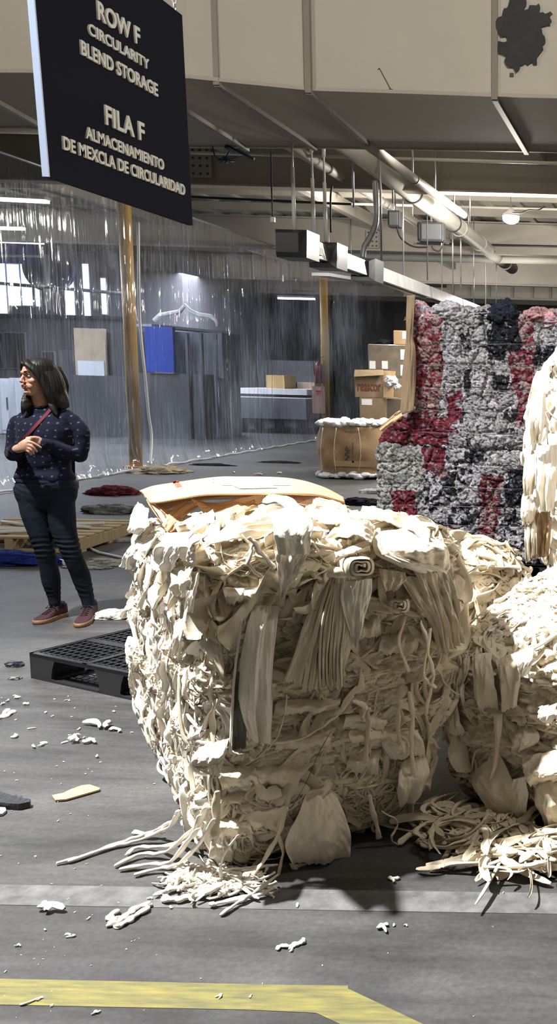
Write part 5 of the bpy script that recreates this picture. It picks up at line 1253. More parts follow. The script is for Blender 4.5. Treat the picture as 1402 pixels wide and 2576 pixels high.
# loose heads of yarn heaped on the crown
def heap(name, px, py, r, cols, label, seed, parent=None, flat=.75, d=YF + .1, m=None, aniso=(1, 1, 1), cells=12, z=None):
    c = PY(px, py, d) if z is None else PZ(px, py, z)
    nu, nv = 90, 56; a, b = np.meshgrid(np.linspace(0, 2 * PI, nu, endpoint=False), np.linspace(-.45 * PI, .5 * PI, nv), indexing='ij')
    S = np.stack([np.cos(a) * np.cos(b), np.sin(a) * np.cos(b), np.sin(b)], -1).reshape(-1, 3)
    Q = S + vecnoise(S * 2, seed) * .25
    d1 = 1 + .34 * shingle(Q * cells / 4.5, seed, tilt=.8) + .08 * shingle(Q * cells / 1.6, seed + 1) + .30 * fbm(S * 1.6, seed + 2, 2)
    V = S * d1[:, None] * np.array([r, r * aniso[1], r * flat]) * np.array([aniso[0], 1, 1]) + c
    if z is not None: V[:, 2] = np.maximum(V[:, 2] , z + .002)
    i = np.arange(nu * nv).reshape(nu, nv); j = np.roll(i, -1, 0)
    F = np.stack([i[:, :-1], j[:, :-1], j[:, 1:], i[:, 1:]], -1).reshape(-1, 4)
    _, _, rr, _ = worley(Q * cells / 3, seed + 4)
    idx = (rr[:, 0] * len(cols)).astype(int).clip(0, len(cols) - 1); col = np.array(cols)[idx] * (.75 + .5 * rr[:, 1:2])
    return np_mesh(name, V, F, m or M_yarn, parent, attrs={'tint': col})
for i, (px, py, r, cols, fl) in enumerate(((1068, 800, .10, [C_P, C_R, C_W], .55), (1045, 806, .07, [C_P, C_R], .5), (1095, 806, .10, [C_P, C_W], .5), (1128, 790, .12, [C_W, C_W * .9], .75), (1152, 800, .10, [C_W, C_W, C_G], .7), (1195, 802, .08, [C_W, C_K, C_G], .6), (1222, 798, .09, [C_W, C_K], .6),
                                   (1268, 800, .13, [C_N, C_N * 1.6, C_K], .9), (1292, 812, .09, [C_N, C_K], .8), (1330, 815, .07, [C_W, C_P], .5), (1352, 796, .11, [C_RG * 1.3, C_P * .8], .6), (1385, 812, .10, [C_W, C_P * .8], .6))):
    heap('yarn_head', px, py, r, cols, '', 300 + i, cb_up, fl)
# cardboard wall standing at the bale's outer end, flap below
def boardY(name, label, rows, d, m=M_card, th=.008, fold=.006, seed=0, nf=1.2, sag=0):
    o = sheet([(PY(a[0], a[1], d + da), PY(b[0], b[1], d + db)) for a, b, da, db in rows], name, m, None, (0, -1, 0), th=th, fold=fold, nf=nf, seed=seed, fray=0, ns=30, nt_=60, sag=sag)
    return tag(o, label, 'cardboard')
M_card2 = mat('brown_cardboard_dull', (.25, .175, .105), .8, col2=(.20, .14, .085), scale=5)
M_card3 = mat('bundle_cardboard', (.46, .31, .175), .75, col2=(.36, .24, .13), scale=5, bump=.1, bscale=20)
boardY('cardboard_wall', 'tall brown cardboard sheet standing at the outer end of the upper mixed bale', [((1024, 744), (1045, 742), -.06, -.06), ((1022, 800), (1042, 800), -.06, -.06), ((1022, 850), (1040, 850), -.06, -.06), ((1018, 890), (1046, 880), -.07, -.07), ((1012, 950), (1046, 950), -.07, -.07), ((1010, 1000), (1044, 1000), -.07, -.07), ((1006, 1042), (1040, 1034), -.08, -.08)], YF, M_card2, seed=60, sag=.02)
boardY('cardboard_flap', 'pale torn cardboard flap poking out under the cardboard wall', [((1006, 1032), (1014, 1046), -.1, -.1), ((980, 1052), (994, 1062), -.12, -.12), ((950, 1080), (964, 1084), -.12, -.12)], YF, M_card, seed=61)
# dark plastic pallets
M_blackp = mat('black_plastic', (.022, .023, .026), .38, var=.2, scale=12, bump=.05, bscale=80)
def black_pallet(label, org, a, b, La, Lb, h=.135, group=None):
    a = np.array([*a, 0.]); a /= np.linalg.norm(a); b = np.array([*b, 0.]); b /= np.linalg.norm(b); o = np.asarray(org, float); z = np.array([0, 0, 1.])
    t = thing('plastic_pallet', label, 'pallet', tuple(o + a * La / 2 + b * Lb / 2), 0, group)
    Rm = np.array([a, b, z]).T
    def bb(mb, u0, u1, v0, v1, z0, z1): mb.box(o + a * (u0 + u1) / 2 + b * (v0 + v1) / 2 + z * (z0 + z1) / 2, ((u1 - u0) / 2, (v1 - v0) / 2, (z1 - z0) / 2), Rm)
    m = MB(); n1, n2_ = 26, 22                       # open lattice deck
    for i in range(n1 + 1):
        u = .006 + (La - .012) * i / n1; w = .018 if i % 9 == 0 or i == n1 else .0045
        bb(m, max(0, u - w), min(La, u + w), 0, Lb, h - .016, h - (.0 if w > .01 else .003))
    for i in range(n2_ + 1):
        v = .006 + (Lb - .012) * i / n2_; w = .024 if i % 7 == 0 or i == n2_ else .0045
        bb(m, 0, La, max(0, v - w), min(Lb, v + w), h - .018, h - (.001 if w > .01 else .004))
    bb(m, 0, La, 0, .012, h - .02, h); bb(m, 0, La, Lb - .012, Lb, h - .02, h); bb(m, 0, .012, 0, Lb, h - .02, h); bb(m, La - .012, La, 0, Lb, h - .02, h)
    m.build('lattice_deck', M_blackp, t)
    for i, fu in enumerate((0, .5, 1)):
        for j, fv in enumerate((0, .5, 1)):
            wu, wv = .17, .19; u0 = (La - wu) * fu; v0 = (Lb - wv) * fv
            m = MB(); prof_ = []
            for zz, gx in ((.0, .0), (.012, 0), (.02, .012), (.07, .0), (h - .019, -.02)):
                p = [o + a * (u0 + (gx if fu > 0 else 0)) + b * (v0 + (gx if fv > 0 else 0)), o + a * (u0 + wu - (gx if fu < 1 else 0)) + b * (v0 + (gx if fv > 0 else 0)), o + a * (u0 + wu - (gx if fu < 1 else 0)) + b * (v0 + wv - (gx if fv < 1 else 0)), o + a * (u0 + (gx if fu > 0 else 0)) + b * (v0 + wv - (gx if fv < 1 else 0))]
                prof_.append([q + z * zz for q in p])
            m.sweep(prof_, smooth=False); m.build('block_foot', M_blackp, t)
    for v0 in (0, (Lb - .14) / 2, Lb - .14):
        m = MB(); bb(m, .17, La - .17, v0, v0 + .14, .001, .011)
        for i in range(3): bb(m, .17, La - .17, v0 + .03 + i * .04, v0 + .036 + i * .04, .011, .014)
        m.build('runner', M_blackp, t)
    for u0 in (0, La - .14):
        m = MB(); bb(m, u0, u0 + .14, .19, Lb - .19, .001, .011); m.build('runner', M_blackp, t)
    return t
pL = PZ(78, 1706, 0); black_pallet('black plastic lattice pallet lying on the floor beside the closest bale', pL, (.92, -.40), (.40, .92), 1.18, .98)
black_pallet('black plastic pallet under the stack of two mixed bales', (xl0 + .02, YF - .03, 0), (1, 0), (0, 1), 1.45, 1.1, .132)

# ================================================================== cartons and the round bundle
t = thing('fibre_bundle', 'round bulging cardboard bundle oozing white fibre at both rims', 'bundle', tuple(PZ(868, 1206, 0)))
fd = PZ(868, 1206, 0)[1]; x0 = PY(783, 1130, fd)[0]; x1 = PY(962, 1130, fd)[0]; zt_ = PY(868, 1070, fd)[2]; W_ = x1 - x0; cx_ = (x0 + x1) / 2
rings = []
for f in np.linspace(0, 1, 22):
    z = .06 + f * (zt_ - .06); s_ = 1 + .07 * math.sin(f * PI); rr = []
    for a in np.linspace(0, 2 * PI, 56, endpoint=False):
        c_, s2_ = math.cos(a), math.sin(a); k = (abs(c_) ** 3.2 + abs(s2_) ** 3.2) ** (-1 / 3.2)
        bump = .010 * math.sin(5 * a + 9 * f) + .006 * math.sin(11 * a - 14 * f)
        rr.append((cx_ + (W_ / 2 - .02) * s_ * k * c_ + bump, fd + .5 + .46 * s_ * k * s2_ + bump, z + .02 * math.sin(a * 2 + 1)))
    rings.append(rr)
MB().sweep(rings).build('cardboard_wrap', M_card3, t)
M_fluff = cloth_mat('white_fibre_fill', (.86, .87, .90), (.72, .74, .79), fine=30, bump=.3)
g = np.random.default_rng(3)
for zz, num, spread in ((zt_ + .01, 46, .03), (.045, 40, .05)):
    for k in range(num):
        a = 2 * PI * k / num; c_, s2_ = math.cos(a), math.sin(a); kk = (abs(c_) ** 3.2 + abs(s2_) ** 3.2) ** (-1 / 3.2)
        r_ = g.uniform(.05, .085); p = np.array([cx_ + (W_ / 2 - .05 + (0.03 if zz < .1 else 0)) * kk * c_, fd + .5 + (.43 + (.03 if zz < .1 else 0)) * kk * s2_, zz + g.uniform(-.01, .03)])
        nu, nv = 20, 12; A_, B_ = np.meshgrid(np.linspace(0, 2 * PI, nu, endpoint=False), np.linspace(-.5 * PI, .5 * PI, nv), indexing='ij')
        S = np.stack([np.cos(A_) * np.cos(B_), np.sin(A_) * np.cos(B_), np.sin(B_)], -1).reshape(-1, 3); S = S * (1 + .35 * fbm(S * 2 + k, 7, 2))[:, None] * np.array([1.1, 1, .62]) * r_ + p
        S[:, 2] = np.maximum(S[:, 2], .003)
        i = np.arange(nu * nv).reshape(nu, nv); j = np.roll(i, -1, 0); F = np.stack([i[:, :-1], j[:, :-1], j[:, 1:], i[:, 1:]], -1).reshape(-1, 4)
        np_mesh('fibre_tuft', S, F, M_fluff, t)
def disc_top(z):
    return
m = MB(); m.slab([(cx_ + (W_ / 2 - .06) * math.cos(a) , fd + .5 + .42 * math.sin(a), zt_ - .03) for a in np.linspace(0, 2 * PI, 30, endpoint=False)], .05); m.build('fibre_core', M_fluff, t)
pf = lambda px, py: PY(px, py, fd + .012 - .03)
M_ink = mat('black_ink', (.02, .02, .02), .6); M_tape = mat('packing_tape', (.50, .36, .20), .35)
m = MB(); m.tube([pf(874, 1122), pf(868, 1130), pf(880, 1136), pf(868, 1143), pf(880, 1150), pf(869, 1156), pf(878, 1162)], .012, 6, flat=.3); m.tube([pf(870, 1126), pf(882, 1131), pf(869, 1139), pf(879, 1146), pf(870, 1158)], .010, 6, flat=.3); m.build('squiggle_mark', M_ink, t)
m = MB()
for k in range(9): pbox(m, 886 + (k % 2), 889 + (k % 3), 1112 + k * 6, 1116 + k * 6, fd - .03, .01)
for k in range(7): pbox(m, 868 + k * 6, 872 + k * 6, 1083 + (k % 2), 1088, fd - .022, .01)
m.build('stencil_text', mat('brown_ink', (.25, .14, .08), .7), t)
m = MB(); pbox(m, 839, 946, 1160, 1174, fd - .03, .006); m.build('tape_band', M_tape, t)
for px in (812, 846, 902):
    pts = [PY(px + 9 * math.sin((y - 1080) / 110 * PI) * (-1 if px < 860 else 1) * .6, y, fd - .028 - .02 * math.sin((y - 1075) / 120 * PI)) for y in np.linspace(1076, 1190, 14)]
    MB().tube(pts, .006, 6).build('strap', mat('pale_strap', (.62, .55, .42), .4), t)
def carton(label, px0, px1, py0, py1, d, dp, m=M_card2, labels=(), parts=True, name='carton'):
    a = PY(px0, py1, d); b = PY(px1, py0, d)
    t = thing(name, label, 'carton', ((a[0] + b[0]) / 2, d + dp / 2, a[2]))
    m_ = MB(); m_.box(((a[0] + b[0]) / 2, d + dp / 2, (a[2] + b[2]) / 2), ((b[0] - a[0]) / 2, dp / 2, (b[2] - a[2]) / 2), None, .012); m_.build('box_body', m, t)
    for q in labels:
        k = MB(); pbox(k, *q, d - .006, .005); k.build('shipping_label', M_cardw, t)
    return t
CD = 16.6
fl = PY(940, 1180, CD)
carton('bottom brown carton of the pile beyond the round bundle', 907, 972, 1001, 1182, CD, .8, labels=((910, 936, 1004, 1019),))
t = carton('open brown carton with red-brown stencilled lettering on its side', 893, 964, 932, 1000, CD, .6)
m = MB(); p0 = PY(893, 932, CD); p1 = PY(964, 932, CD)
m.slab([PY(893, 931, CD), PY(964, 931, CD), PY(966, 944, CD - .12), PY(891, 948, CD - .12)], .006, (0, -.3, 1)).build('front_flap', M_card2, t)
m = MB(); m.slab([PY(965, 932, CD - .02), PY(996, 934, CD - .1), PY(992, 956, CD - .1), PY(990, 999, CD - .1), PY(965, 1000, CD - .02)], .008, (0, 1, 0)).build('side_flap', M_card, t)
heap('fibre_tuft', 985, 960, .10, [np.array([.8, .8, .84])], '', 401, t, .9, CD - .05)
heap('fibre_tuft', 998, 972, .07, [np.array([.8, .8, .84])], '', 402, t, .7, CD - .02)
cv = bpy.data.curves.new('t', 'FONT'); cv.body = 'reascor'; cv.size = 1; cv.extrude = .01; cv.offset = .015
to = bpy.data.objects.new('t', cv); COL.objects.link(to); me = bpy.data.meshes.new_from_object(to.evaluated_get(bpy.context.evaluated_depsgraph_get())); bpy.data.objects.remove(to)
V = np.array([q.co[:] for q in me.vertices]); lo, hi = V.min(0), V.max(0); a = PY(901, 983, CD); b = PY(959, 967, CD)
Wd = np.stack([a[0] + (V[:, 0] - lo[0]) / (hi[0] - lo[0]) * (b[0] - a[0]), CD - .008 - V[:, 2] * .1, a[2] + (V[:, 1] - lo[1]) / (hi[1] - lo[1]) * (b[2] - a[2])], 1)
me.vertices.foreach_set('co', to_local(Wd.astype(np.float32), t, True).ravel()); me.update(); me.materials.append(mat('stencil_red', (.13, .03, .018), .7)); o = bpy.data.objects.new('stencil_lettering', me); COL.objects.link(o); o.parent = t
carton('wide film-wrapped carton with white labels behind the lettered carton', 927, 1032, 868, 950, CD + .75, .9, mat('wrapped_carton', (.19, .155, .12), .4, var=.3, scale=8, coat=.3), labels=((930, 945, 908, 928), (961, 976, 908, 928), (1008, 1030, 879, 905), (1008, 1028, 918, 945)))
carton('supporting brown carton under the film-wrapped carton', 935, 1032, 951, 1168, CD + .75, .9)
carton('top open carton with a white label, highest of the pile', 990, 1030, 832, 867, CD + .8, .6, M_card3, labels=((1012, 1029, 835, 853),))
t = heap('dark_rag', 968, 864, .14, [C_N, C_N * 1.5], '', 410, None, .45, CD + 1.0, aniso=(1.2, 1, 1)); tag(t, 'dark navy rag lying on the film-wrapped carton', 'rag')
carton('dark squat carton wedged beside the bottom carton', 973, 1012, 1003, 1176, CD + .05, .6, mat('dark_carton', (.10, .08, .06), .8))
# ================================================================== wooden pallet and floor oddments
M_wood = mat('pallet_wood', (.52, .40, .22), .75, col2=(.36, .27, .15), scale=3, stretch=(1, 14, 1), bump=.1)
wp = thing('wooden_pallet', 'worn wooden pallet behind the woman with white cords on it', 'pallet', tuple(PZ(100, 1370, 0)))
o_ = PZ(204, 1392, 0); aa = np.array([-.985, .0, 0]) ; aa = np.array([-.99, -.08, 0]); bb_ = np.array([-.08, .99, 0])
def wbox(name, u0, u1, v0, v1, z0, z1):
    m = MB(); m.box(o_ + aa * (u0 + u1) / 2 + bb_ * (v0 + v1) / 2 + np.array([0, 0, (z0 + z1) / 2]), ((u1 - u0) / 2, (v1 - v0) / 2, (z1 - z0) / 2), np.array([aa, bb_, [0, 0, 1]]).T, .003); return m.build(name, M_wood, wp)
for i in range(7): wbox('deck_board', 0, 1.2, i * .165, i * .165 + .10, .118, .138)
for u in (0, .56, 1.12): wbox('stringer', u, u + .07, 0, 1.09, .022, .117)
for v in (0, .5, .99): wbox('bottom_board', 0, 1.2, v, v + .1, .0, .021)
for k in range(3):
    pts = [o_ + aa * (.15 + .9 * f) + bb_ * (.15 + .25 * k + .10 * math.sin(f * 5 + k)) + np.array([0, 0, .152]) for f in np.linspace(0, 1, 14)]
    MB().tube(pts, .016, 7).build('white_cord', M_white, wp)
def rag(name, label, px, py, r, cols, seed, flat=.4, aniso=(1.3, 1, 1), cat='rag', cells=9):
    c = PZ(px, py, 0)
    o = heap(name, px, py, r, cols, '', seed, None, flat, m=None, aniso=aniso, cells=cells, z=0.0); return tag(o, label, cat)
rag('red_rag', 'crumpled dark red rag on the floor right of the woman', 282, 1243, .24, [C_R, C_DR, C_DR * .6], 501, .42, (1.1, .8, 1), cells=16)
rag('grey_rag', 'small grey fluffy rag on the floor below the red rag', 278, 1288, .24, [C_G * .55, C_G * .7], 502, .32, (1.15, .7, 1))
rag('grey_rag', 'flat pale grey wisp on the floor left of the closest bale', 293, 1361, .16, [C_G, C_G * 1.2], 503, .16, (1.1, .6, 1))
rag('cream_rag', 'crumpled cream rag on the floor behind the woman\'s shoe', 283, 1552, .10, [np.array([.8, .78, .72])] * 2, 504, .45, (1.3, .8, 1))
rag('tan_cloth', 'tan crumpled cloth at the foot of the first yellow post', 408, 1188, .36, [np.array([.50, .42, .30]), np.array([.42, .36, .27])], 505, .28, (1.1, .8, 1))
rag('navy_rag', 'small navy rag on the floor just behind the closest bale', 905, 1268, .20, [C_N, C_N * 1.4], 506, .35, (1.1, .7, 1))
rag('white_rag', 'small white rag on the floor beside the grey end of the lower mixed bale', 936, 1240, .14, [np.array([.75, .75, .76])], 507, .35, (1.1, .7, 1))
rag('blue_rag', 'long royal blue rag on the floor behind the woman\'s legs', 30, 1415, .34, [np.array([.015, .035, .22]), np.array([.02, .05, .30])], 508, .22, (1.25, .45, 1))
rag('mottled_scrap', 'yellowish mottled scrap on the floor between the woman and the closest bale', 268, 1418, .17, [np.array([.45, .43, .25]), C_G * .6, np.array([.5, .5, .48])], 509, .22, (1.6, .5, 1))
rag('mottled_scrap', 'grey mottled scrap strip beside the yellowish scrap', 218, 1428, .12, [C_G * 1.4, C_G * .6], 510, .18, (1.6, .5, 1))
rag('dark_scrap', 'dark scrap by the curtain straight above the closest bale', 538, 1171, .22, [C_K], 511, .14, (1.5, .4, 1))
rag('dark_scrap', 'thin dark scrap near the curtain hem left of the round bundle', 706, 1164, .24, [C_K], 512, .12, (1.5, .4, 1))
rag('dark_scrap', 'small dark fuzzy scrap on the floor below the woman\'s left shoe', 38, 1674, .034, [C_K, C_G * .4], 513, .55)
rag('dark_scrap', 'tiny dark scrap on the floor below the small fuzzy scrap', 39, 1707, .022, [C_K, C_G * .7], 514, .3)
o = MB(); P_ = [PZ(x, y, .004) for x, y in ((131, 2004), (140, 2016), (166, 2014), (250, 1990), (252, 1986), (226, 1977), (206, 1979), (176, 1990), (160, 1998))]
o.slab(P_, .006); tag(o.build('cardboard_scrap', M_card), 'flat tan cardboard scrap lying alone on the floor', 'cardboard')
M_rub = mat('torn_black_rubber', (.02, .021, .023), .5, bump=.4, bscale=60)
o = MB(); P_ = [PZ(x, y, .003) for x, y in ((-60, 1996), (0, 2005), (36, 2016), (42, 2013), (45, 2020), (52, 2018), (55, 2015), (58, 2022), (78, 2024), (76, 2031), (62, 2034), (48, 2037), (20, 2035), (-60, 2026))]
o.slab(P_, .022); tag(o.build('rubber_shard', M_rub), 'jagged black rubber shard on the floor at the frame edge', 'shard')
o = MB(); P_ = [PZ(x, y, .003) for x, y in ((-30, 2034), (14, 2036), (16, 2044), (6, 2052), (-30, 2056))]
o.slab(P_, .008); tag(o.build('plastic_shard', mat('pale_green_plastic', (.35, .43, .40), .5)), 'pale green plastic shard below the black rubber shard', 'shard')
tag(MB().tube([PZ(214, 1355, .01), PZ(210, 1372, .01), PZ(250, 1390, .01), PZ(300, 1401, .01), PZ(330, 1408, .01)], .012, 7).build('trailing_rope', M_white), 'white cord trailing on the floor from the wooden pallet to the closest bale', 'cord')
tag(MB().tube([PZ(145, 1408, .012), PZ(160, 1414, .012), PZ(166, 1420, .012)], .018, 7).build('rope_end', M_white), 'short white cord end between the woman\'s knees', 'cord')
tag(MB().tube([PZ(100, 1405, .01), PZ(190, 1408, .01), PZ(235, 1412, .01)], .008, 7).build('blue_rope', mat('blue_cord_floor', (.02, .04, .16), .6)), 'thin blue cord on the floor behind the woman\'s knees', 'cord')
# seams and dirt bands on the slab
M_dirt = mat('light_dust', (.20, .20, .205), .9, col2=(.10, .10, .102), scale=3.0, detail=8, stretch=(1, 3, 1))
# lint: individual scraps
g = np.random.default_rng(77)
spec = []
for x, y, w_ in ((268, 1831, 36), (285, 1837, 22), (190, 1866, 36), (222, 1870, 26), (92, 1878, 20), (35, 1854, 18), (66, 1774, 13), (7, 1773, 12), (45, 1757, 16), (21, 1765, 12), (114, 1794, 9), (167, 1763, 7), (175, 1763, 7), (290, 1792, 11), (227, 1819, 9), (203, 1834, 9), (175, 1853, 9), (172, 1868, 10), (69, 1836, 10), (133, 1803, 7), (248, 1905, 12), (186, 1782, 5),
                 (122, 2290, 50), (428, 2288, 14), (378, 2263, 14), (216, 2314, 10), (170, 2357, 16), (115, 2340, 9), (47, 2381, 15), (745, 2283, 13), (988, 2212, 24), (998, 2164, 14), (867, 2187, 30), (905, 2190, 28), (1337, 2200, 16), (795, 2242, 10), (560, 2506, 15), (630, 2505, 10), (99, 2516, 17), (138, 2529, 10), (245, 2548, 16), (962, 2336, 28), (992, 2330, 12), (1022, 2330, 12), (1270, 2246, 8), (590, 1190, 8), (660, 1196, 10), (700, 1192, 10), (1083, 2192, 8), (140, 1760, 6), (215, 1856, 8), (300, 1842, 7)):
    spec.append((x, y, w_))
for _ in range(95): spec.append((g.uniform(0, 1400) if g.random() < .3 else g.uniform(0, 420), g.uniform(1740, 2570), g.uniform(3, 6)))
SB = None
for k, (x, y, w_) in enumerate(spec):
    p = PZ(x, y, 0); d = p[1]; r = w_ / 2450 * d * .5
    if -0.3 < (p - AB) @ UB < 1.5 and -.02 < (p - AB) @ VB < .85: continue
    n1_ = 2 if w_ > 14 else 1; T = g.normal(0, 1, (n1_, 3)); T[:, 2] = 0
    P0 = np.tile(p, (n1_, 1)) + np.array([0, 0, r * .45]) - T / np.linalg.norm(T, axis=1, keepdims=True) * r
    v_, f_ = ribbons(P0, np.tile([0, 0, 1.], (n1_, 1)), T, np.full(n1_, 2.0 * r), np.full(n1_, r * (.55 if w_ < 14 else .35)), k=10 if w_ > 8 else 5, c=7 if w_ > 8 else 5, curl=.9, lift=.12, wob=.3, flat=.6, seed=900 + k, lastz=.0012)
    o = np_mesh('lint_scrap', v_, f_, M_creamw); 
    big_l = w_ > 20
    tag(o, 'white cotton scrap with curled ends lying on the dark floor' if big_l else 'tiny white lint speck on the dark floor', 'scrap', 'larger cotton scraps on the floor' if big_l else 'lint specks on the floor')
def floor_twist(label, lst, r):
    t = thing('cotton_twist', label, 'scrap', tuple(PZ(lst[0][0][0], lst[0][0][1], 0)))
    for l in lst:
        pts = [PZ(x, y, r * .6 + .002) for x, y in l]; cord('twisted_strand', pts, r, M_creamw, t, .6)
    return t
floor_twist('longest loose white cotton twist on the floor below the closest bale', [[(384, 2275), (350, 2280), (322, 2298), (300, 2316), (268, 2326)], [(378, 2282), (345, 2300), (318, 2318), (290, 2332)], [(300, 2290), (280, 2300), (276, 2312), (296, 2310)]], .010)
floor_twist('small knotted white cotton twist between the pale joint and the yellow line', [[(768, 2362), (748, 2374), (728, 2380), (706, 2378), (698, 2388)], [(764, 2370), (740, 2378), (730, 2390)], [(766, 2360), (760, 2372), (735, 2372)]], .006)
floor_twist('forked white cotton twist at the frame edge below the black pallet', [[(-20, 1812), (4, 1800), (18, 1785)], [(-10, 1806), (14, 1800), (34, 1788)]], .011)
# ================================================================== the woman
D0 = 6.03; PXM = D0 / F_PX
tF = np.array([.28, -.96, 0]); tF /= np.linalg.norm(tF)          # the way her chest faces
tS = np.array([.96, .28, 0]); tS /= np.linalg.norm(tS)           # towards her left
UPV = np.array([0, 0, 1.])
def J(px, py, f=0.0, side=True):
    """a body point: pixel sight line met with the upright plane through her shoulders, moved forward by f"""
    p0 = PY(112, 1250, D0)
    return PP(px, py, p0 + tF * f, tF)
woman = thing('person', 'woman in a navy dotted sweater and dark skinny jeans, hands clasped, looking aside', 'person', tuple(PZ(165, 1573, 0)))
def loft(pts, rad, lat=tS, n=20, power=2.0):
    """rings across a path; rad = (half width along lat, half depth)"""
    pts = [np.asarray(p, float) for p in pts]; K = len(pts); rr = []
    for i in range(K):
        t = pts[min(i + 1, K - 1)] - pts[max(i - 1, 0)]; t /= np.linalg.norm(t)
        l = lat - np.dot(lat, t) * t; l /= max(np.linalg.norm(l), 1e-6); dd = np.cross(t, l)
        a, b = rad[i] if hasattr(rad[i], '__len__') else (rad[i], rad[i])
        ring = []
        for q in np.linspace(0, 2 * PI, n, endpoint=False):
            c_, s_ = math.cos(q), math.sin(q); k = (abs(c_) ** power + abs(s_) ** power) ** (-1 / power)
            ring.append(pts[i] + l * a * c_ * k + dd * b * s_ * k)
        rr.append(ring)
    return rr
def smooth_path(pts, rad, m=6):
    P = [np.asarray(p, float) for p in pts]; R_ = [np.array(r if hasattr(r, '__len__') else (r, r), float) for r in rad]
    o, q = [], []
    for i in range(len(P) - 1):
        for k in range(m):
            f = k / m
            def cr(A):
                p0, p1, p2, p3 = A[max(i - 1, 0)], A[i], A[i + 1], A[min(i + 2, len(A) - 1)]
                return .5 * (2 * p1 + (p2 - p0) * f + (2 * p0 - 5 * p1 + 4 * p2 - p3) * f * f + (3 * p1 - p0 - 3 * p2 + p3) * f ** 3)
            o.append(cr(P)); q.append(tuple(np.maximum(cr(R_), .001)))
    o.append(P[-1]); q.append(tuple(R_[-1])); return o, q
def limb(mb, pts, rad, lat=tS, n=20, power=2.0, m=6):
    o, q = smooth_path(pts, rad, m)
    # rounded ends
    d0 = o[0] - o[1]; d0 /= np.linalg.norm(d0); d1 = o[-1] - o[-2]; d1 /= np.linalg.norm(d1)
    r0, r1 = min(q[0]), min(q[-1])
    o = [o[0] + d0 * r0 * .8, o[0] + d0 * r0 * .5] + o + [o[-1] + d1 * r1 * .5, o[-1] + d1 * r1 * .8]
    q = [(q[0][0] * .45, q[0][1] * .45), (q[0][0] * .85, q[0][1] * .85)] + q + [(q[-1][0] * .85, q[-1][1] * .85), (q[-1][0] * .45, q[-1][1] * .45)]
    mb.sweep(loft(o, q, lat, n, power))
def ball(mb, c, r, R=None, n=18, m=12):
    rings = []
    for b in np.linspace(-PI / 2 + .15, PI / 2 - .15, m):
        ring = []
        for a in np.linspace(0, 2 * PI, n, endpoint=False):
            v = np.array([r[0] * math.cos(a) * math.cos(b), r[1] * math.sin(a) * math.cos(b), r[2] * math.sin(b)])
            if R is not None: v = R @ v
            ring.append(np.asarray(c) + v)
        rings.append(ring)
    mb.sweep(rings)
def fuse(mb, name, m, parent, voxel, smooth=4, disp=None, clip=None):
    """weld overlapping closed shapes into one continuous skin"""
    o = mb.build(name + '_raw', m, None)
    md = o.modifiers.new('r', 'REMESH'); md.mode = 'VOXEL'; md.voxel_size = voxel; md.use_smooth_shade = True
    if smooth:
        ms = o.modifiers.new('s', 'SMOOTH'); ms.factor = .5; ms.iterations = smooth
    dg = bpy.context.evaluated_depsgraph_get(); me = bpy.data.meshes.new_from_object(o.evaluated_get(dg))
    bpy.data.objects.remove(o)
    V = np.empty(len(me.vertices) * 3, np.float32); me.vertices.foreach_get('co', V); V = V.reshape(-1, 3)
    Nn = np.empty(len(me.vertices) * 3, np.float32); me.vertex_normals.foreach_get('vector', Nn); Nn = Nn.reshape(-1, 3)
    if disp is not None: V = V + Nn * disp(V.astype(float), Nn)[:, None]
    me.vertices.foreach_set('co', to_local(V.astype(np.float32), parent, True).ravel()); me.name = name
    me.polygons.foreach_set('use_smooth', np.ones(len(me.polygons), bool)); me.update()
    me.materials.clear(); me.materials.append(m)
    ob = bpy.data.objects.new(name, me); COL.objects.link(ob); ob.parent = parent
    return ob, V, me
M_skin = mat('skin', (.56, .32, .225), .5, var=.12, scale=14, spec=.4)
b_ = M_skin.node_tree.nodes['Principled BSDF']; b_.inputs['Subsurface Weight'].default_value = .12; b_.inputs['Subsurface Radius'].default_value = (.02, .008, .004)
M_hair = mat('dark_brown_hair', (.010, .0065, .005), .55, col2=(.005, .0035, .003), scale=30, spec=.5)
def sweater_mat():
    m, nt, b = new_mat('navy_dotted_knit'); L = nt.links.new
    tc = N(nt, 'ShaderNodeTexCoord'); vo = N(nt, 'ShaderNodeTexVoronoi', Scale=25.0, Randomness=.3, voronoi_dimensions='2D'); sx = N(nt, 'ShaderNodeSeparateXYZ'); cx2 = N(nt, 'ShaderNodeCombineXYZ'); L(tc.outputs['Object'], sx.inputs[0]); L(sx.outputs[0], cx2.inputs[0]); L(sx.outputs[2], cx2.inputs[1]); L(cx2.outputs[0], vo.inputs['Vector'])
    lt = N(nt, 'ShaderNodeMath', operation='LESS_THAN'); lt.inputs[1].default_value = .13; L(vo.outputs['Distance'], lt.inputs[0])
    mx = N(nt, 'ShaderNodeMix', data_type='RGBA'); mx.inputs[6].default_value = (.006, .008, .022, 1); mx.inputs[7].default_value = (.075, .09, .12, 1)
    L(lt.outputs[0], mx.inputs[0]); L(mx.outputs[2], b.inputs['Base Color']); b.inputs['Roughness'].default_value = .9; b.inputs['Sheen Weight'].default_value = .03
    b.inputs['Specular IOR Level'].default_value = .2
    no = N(nt, 'ShaderNodeTexNoise', Scale=220.0, Detail=2.0); L(tc.outputs['Object'], no.inputs['Vector'])
    bp = N(nt, 'ShaderNodeBump', Strength=.25, Distance=.003); L(no.outputs[0], bp.inputs['Height']); L(bp.outputs[0], b.inputs['Normal'])
    return m
M_sweat = sweater_mat()
M_cuff = mat('navy_rib', (.008, .010, .022), .9, spec=.2)
M_jean = mat('dark_denim', (.009, .015, .026), .9, col2=(.006, .010, .017), scale=5, bump=.15, bscale=300, spec=.2)

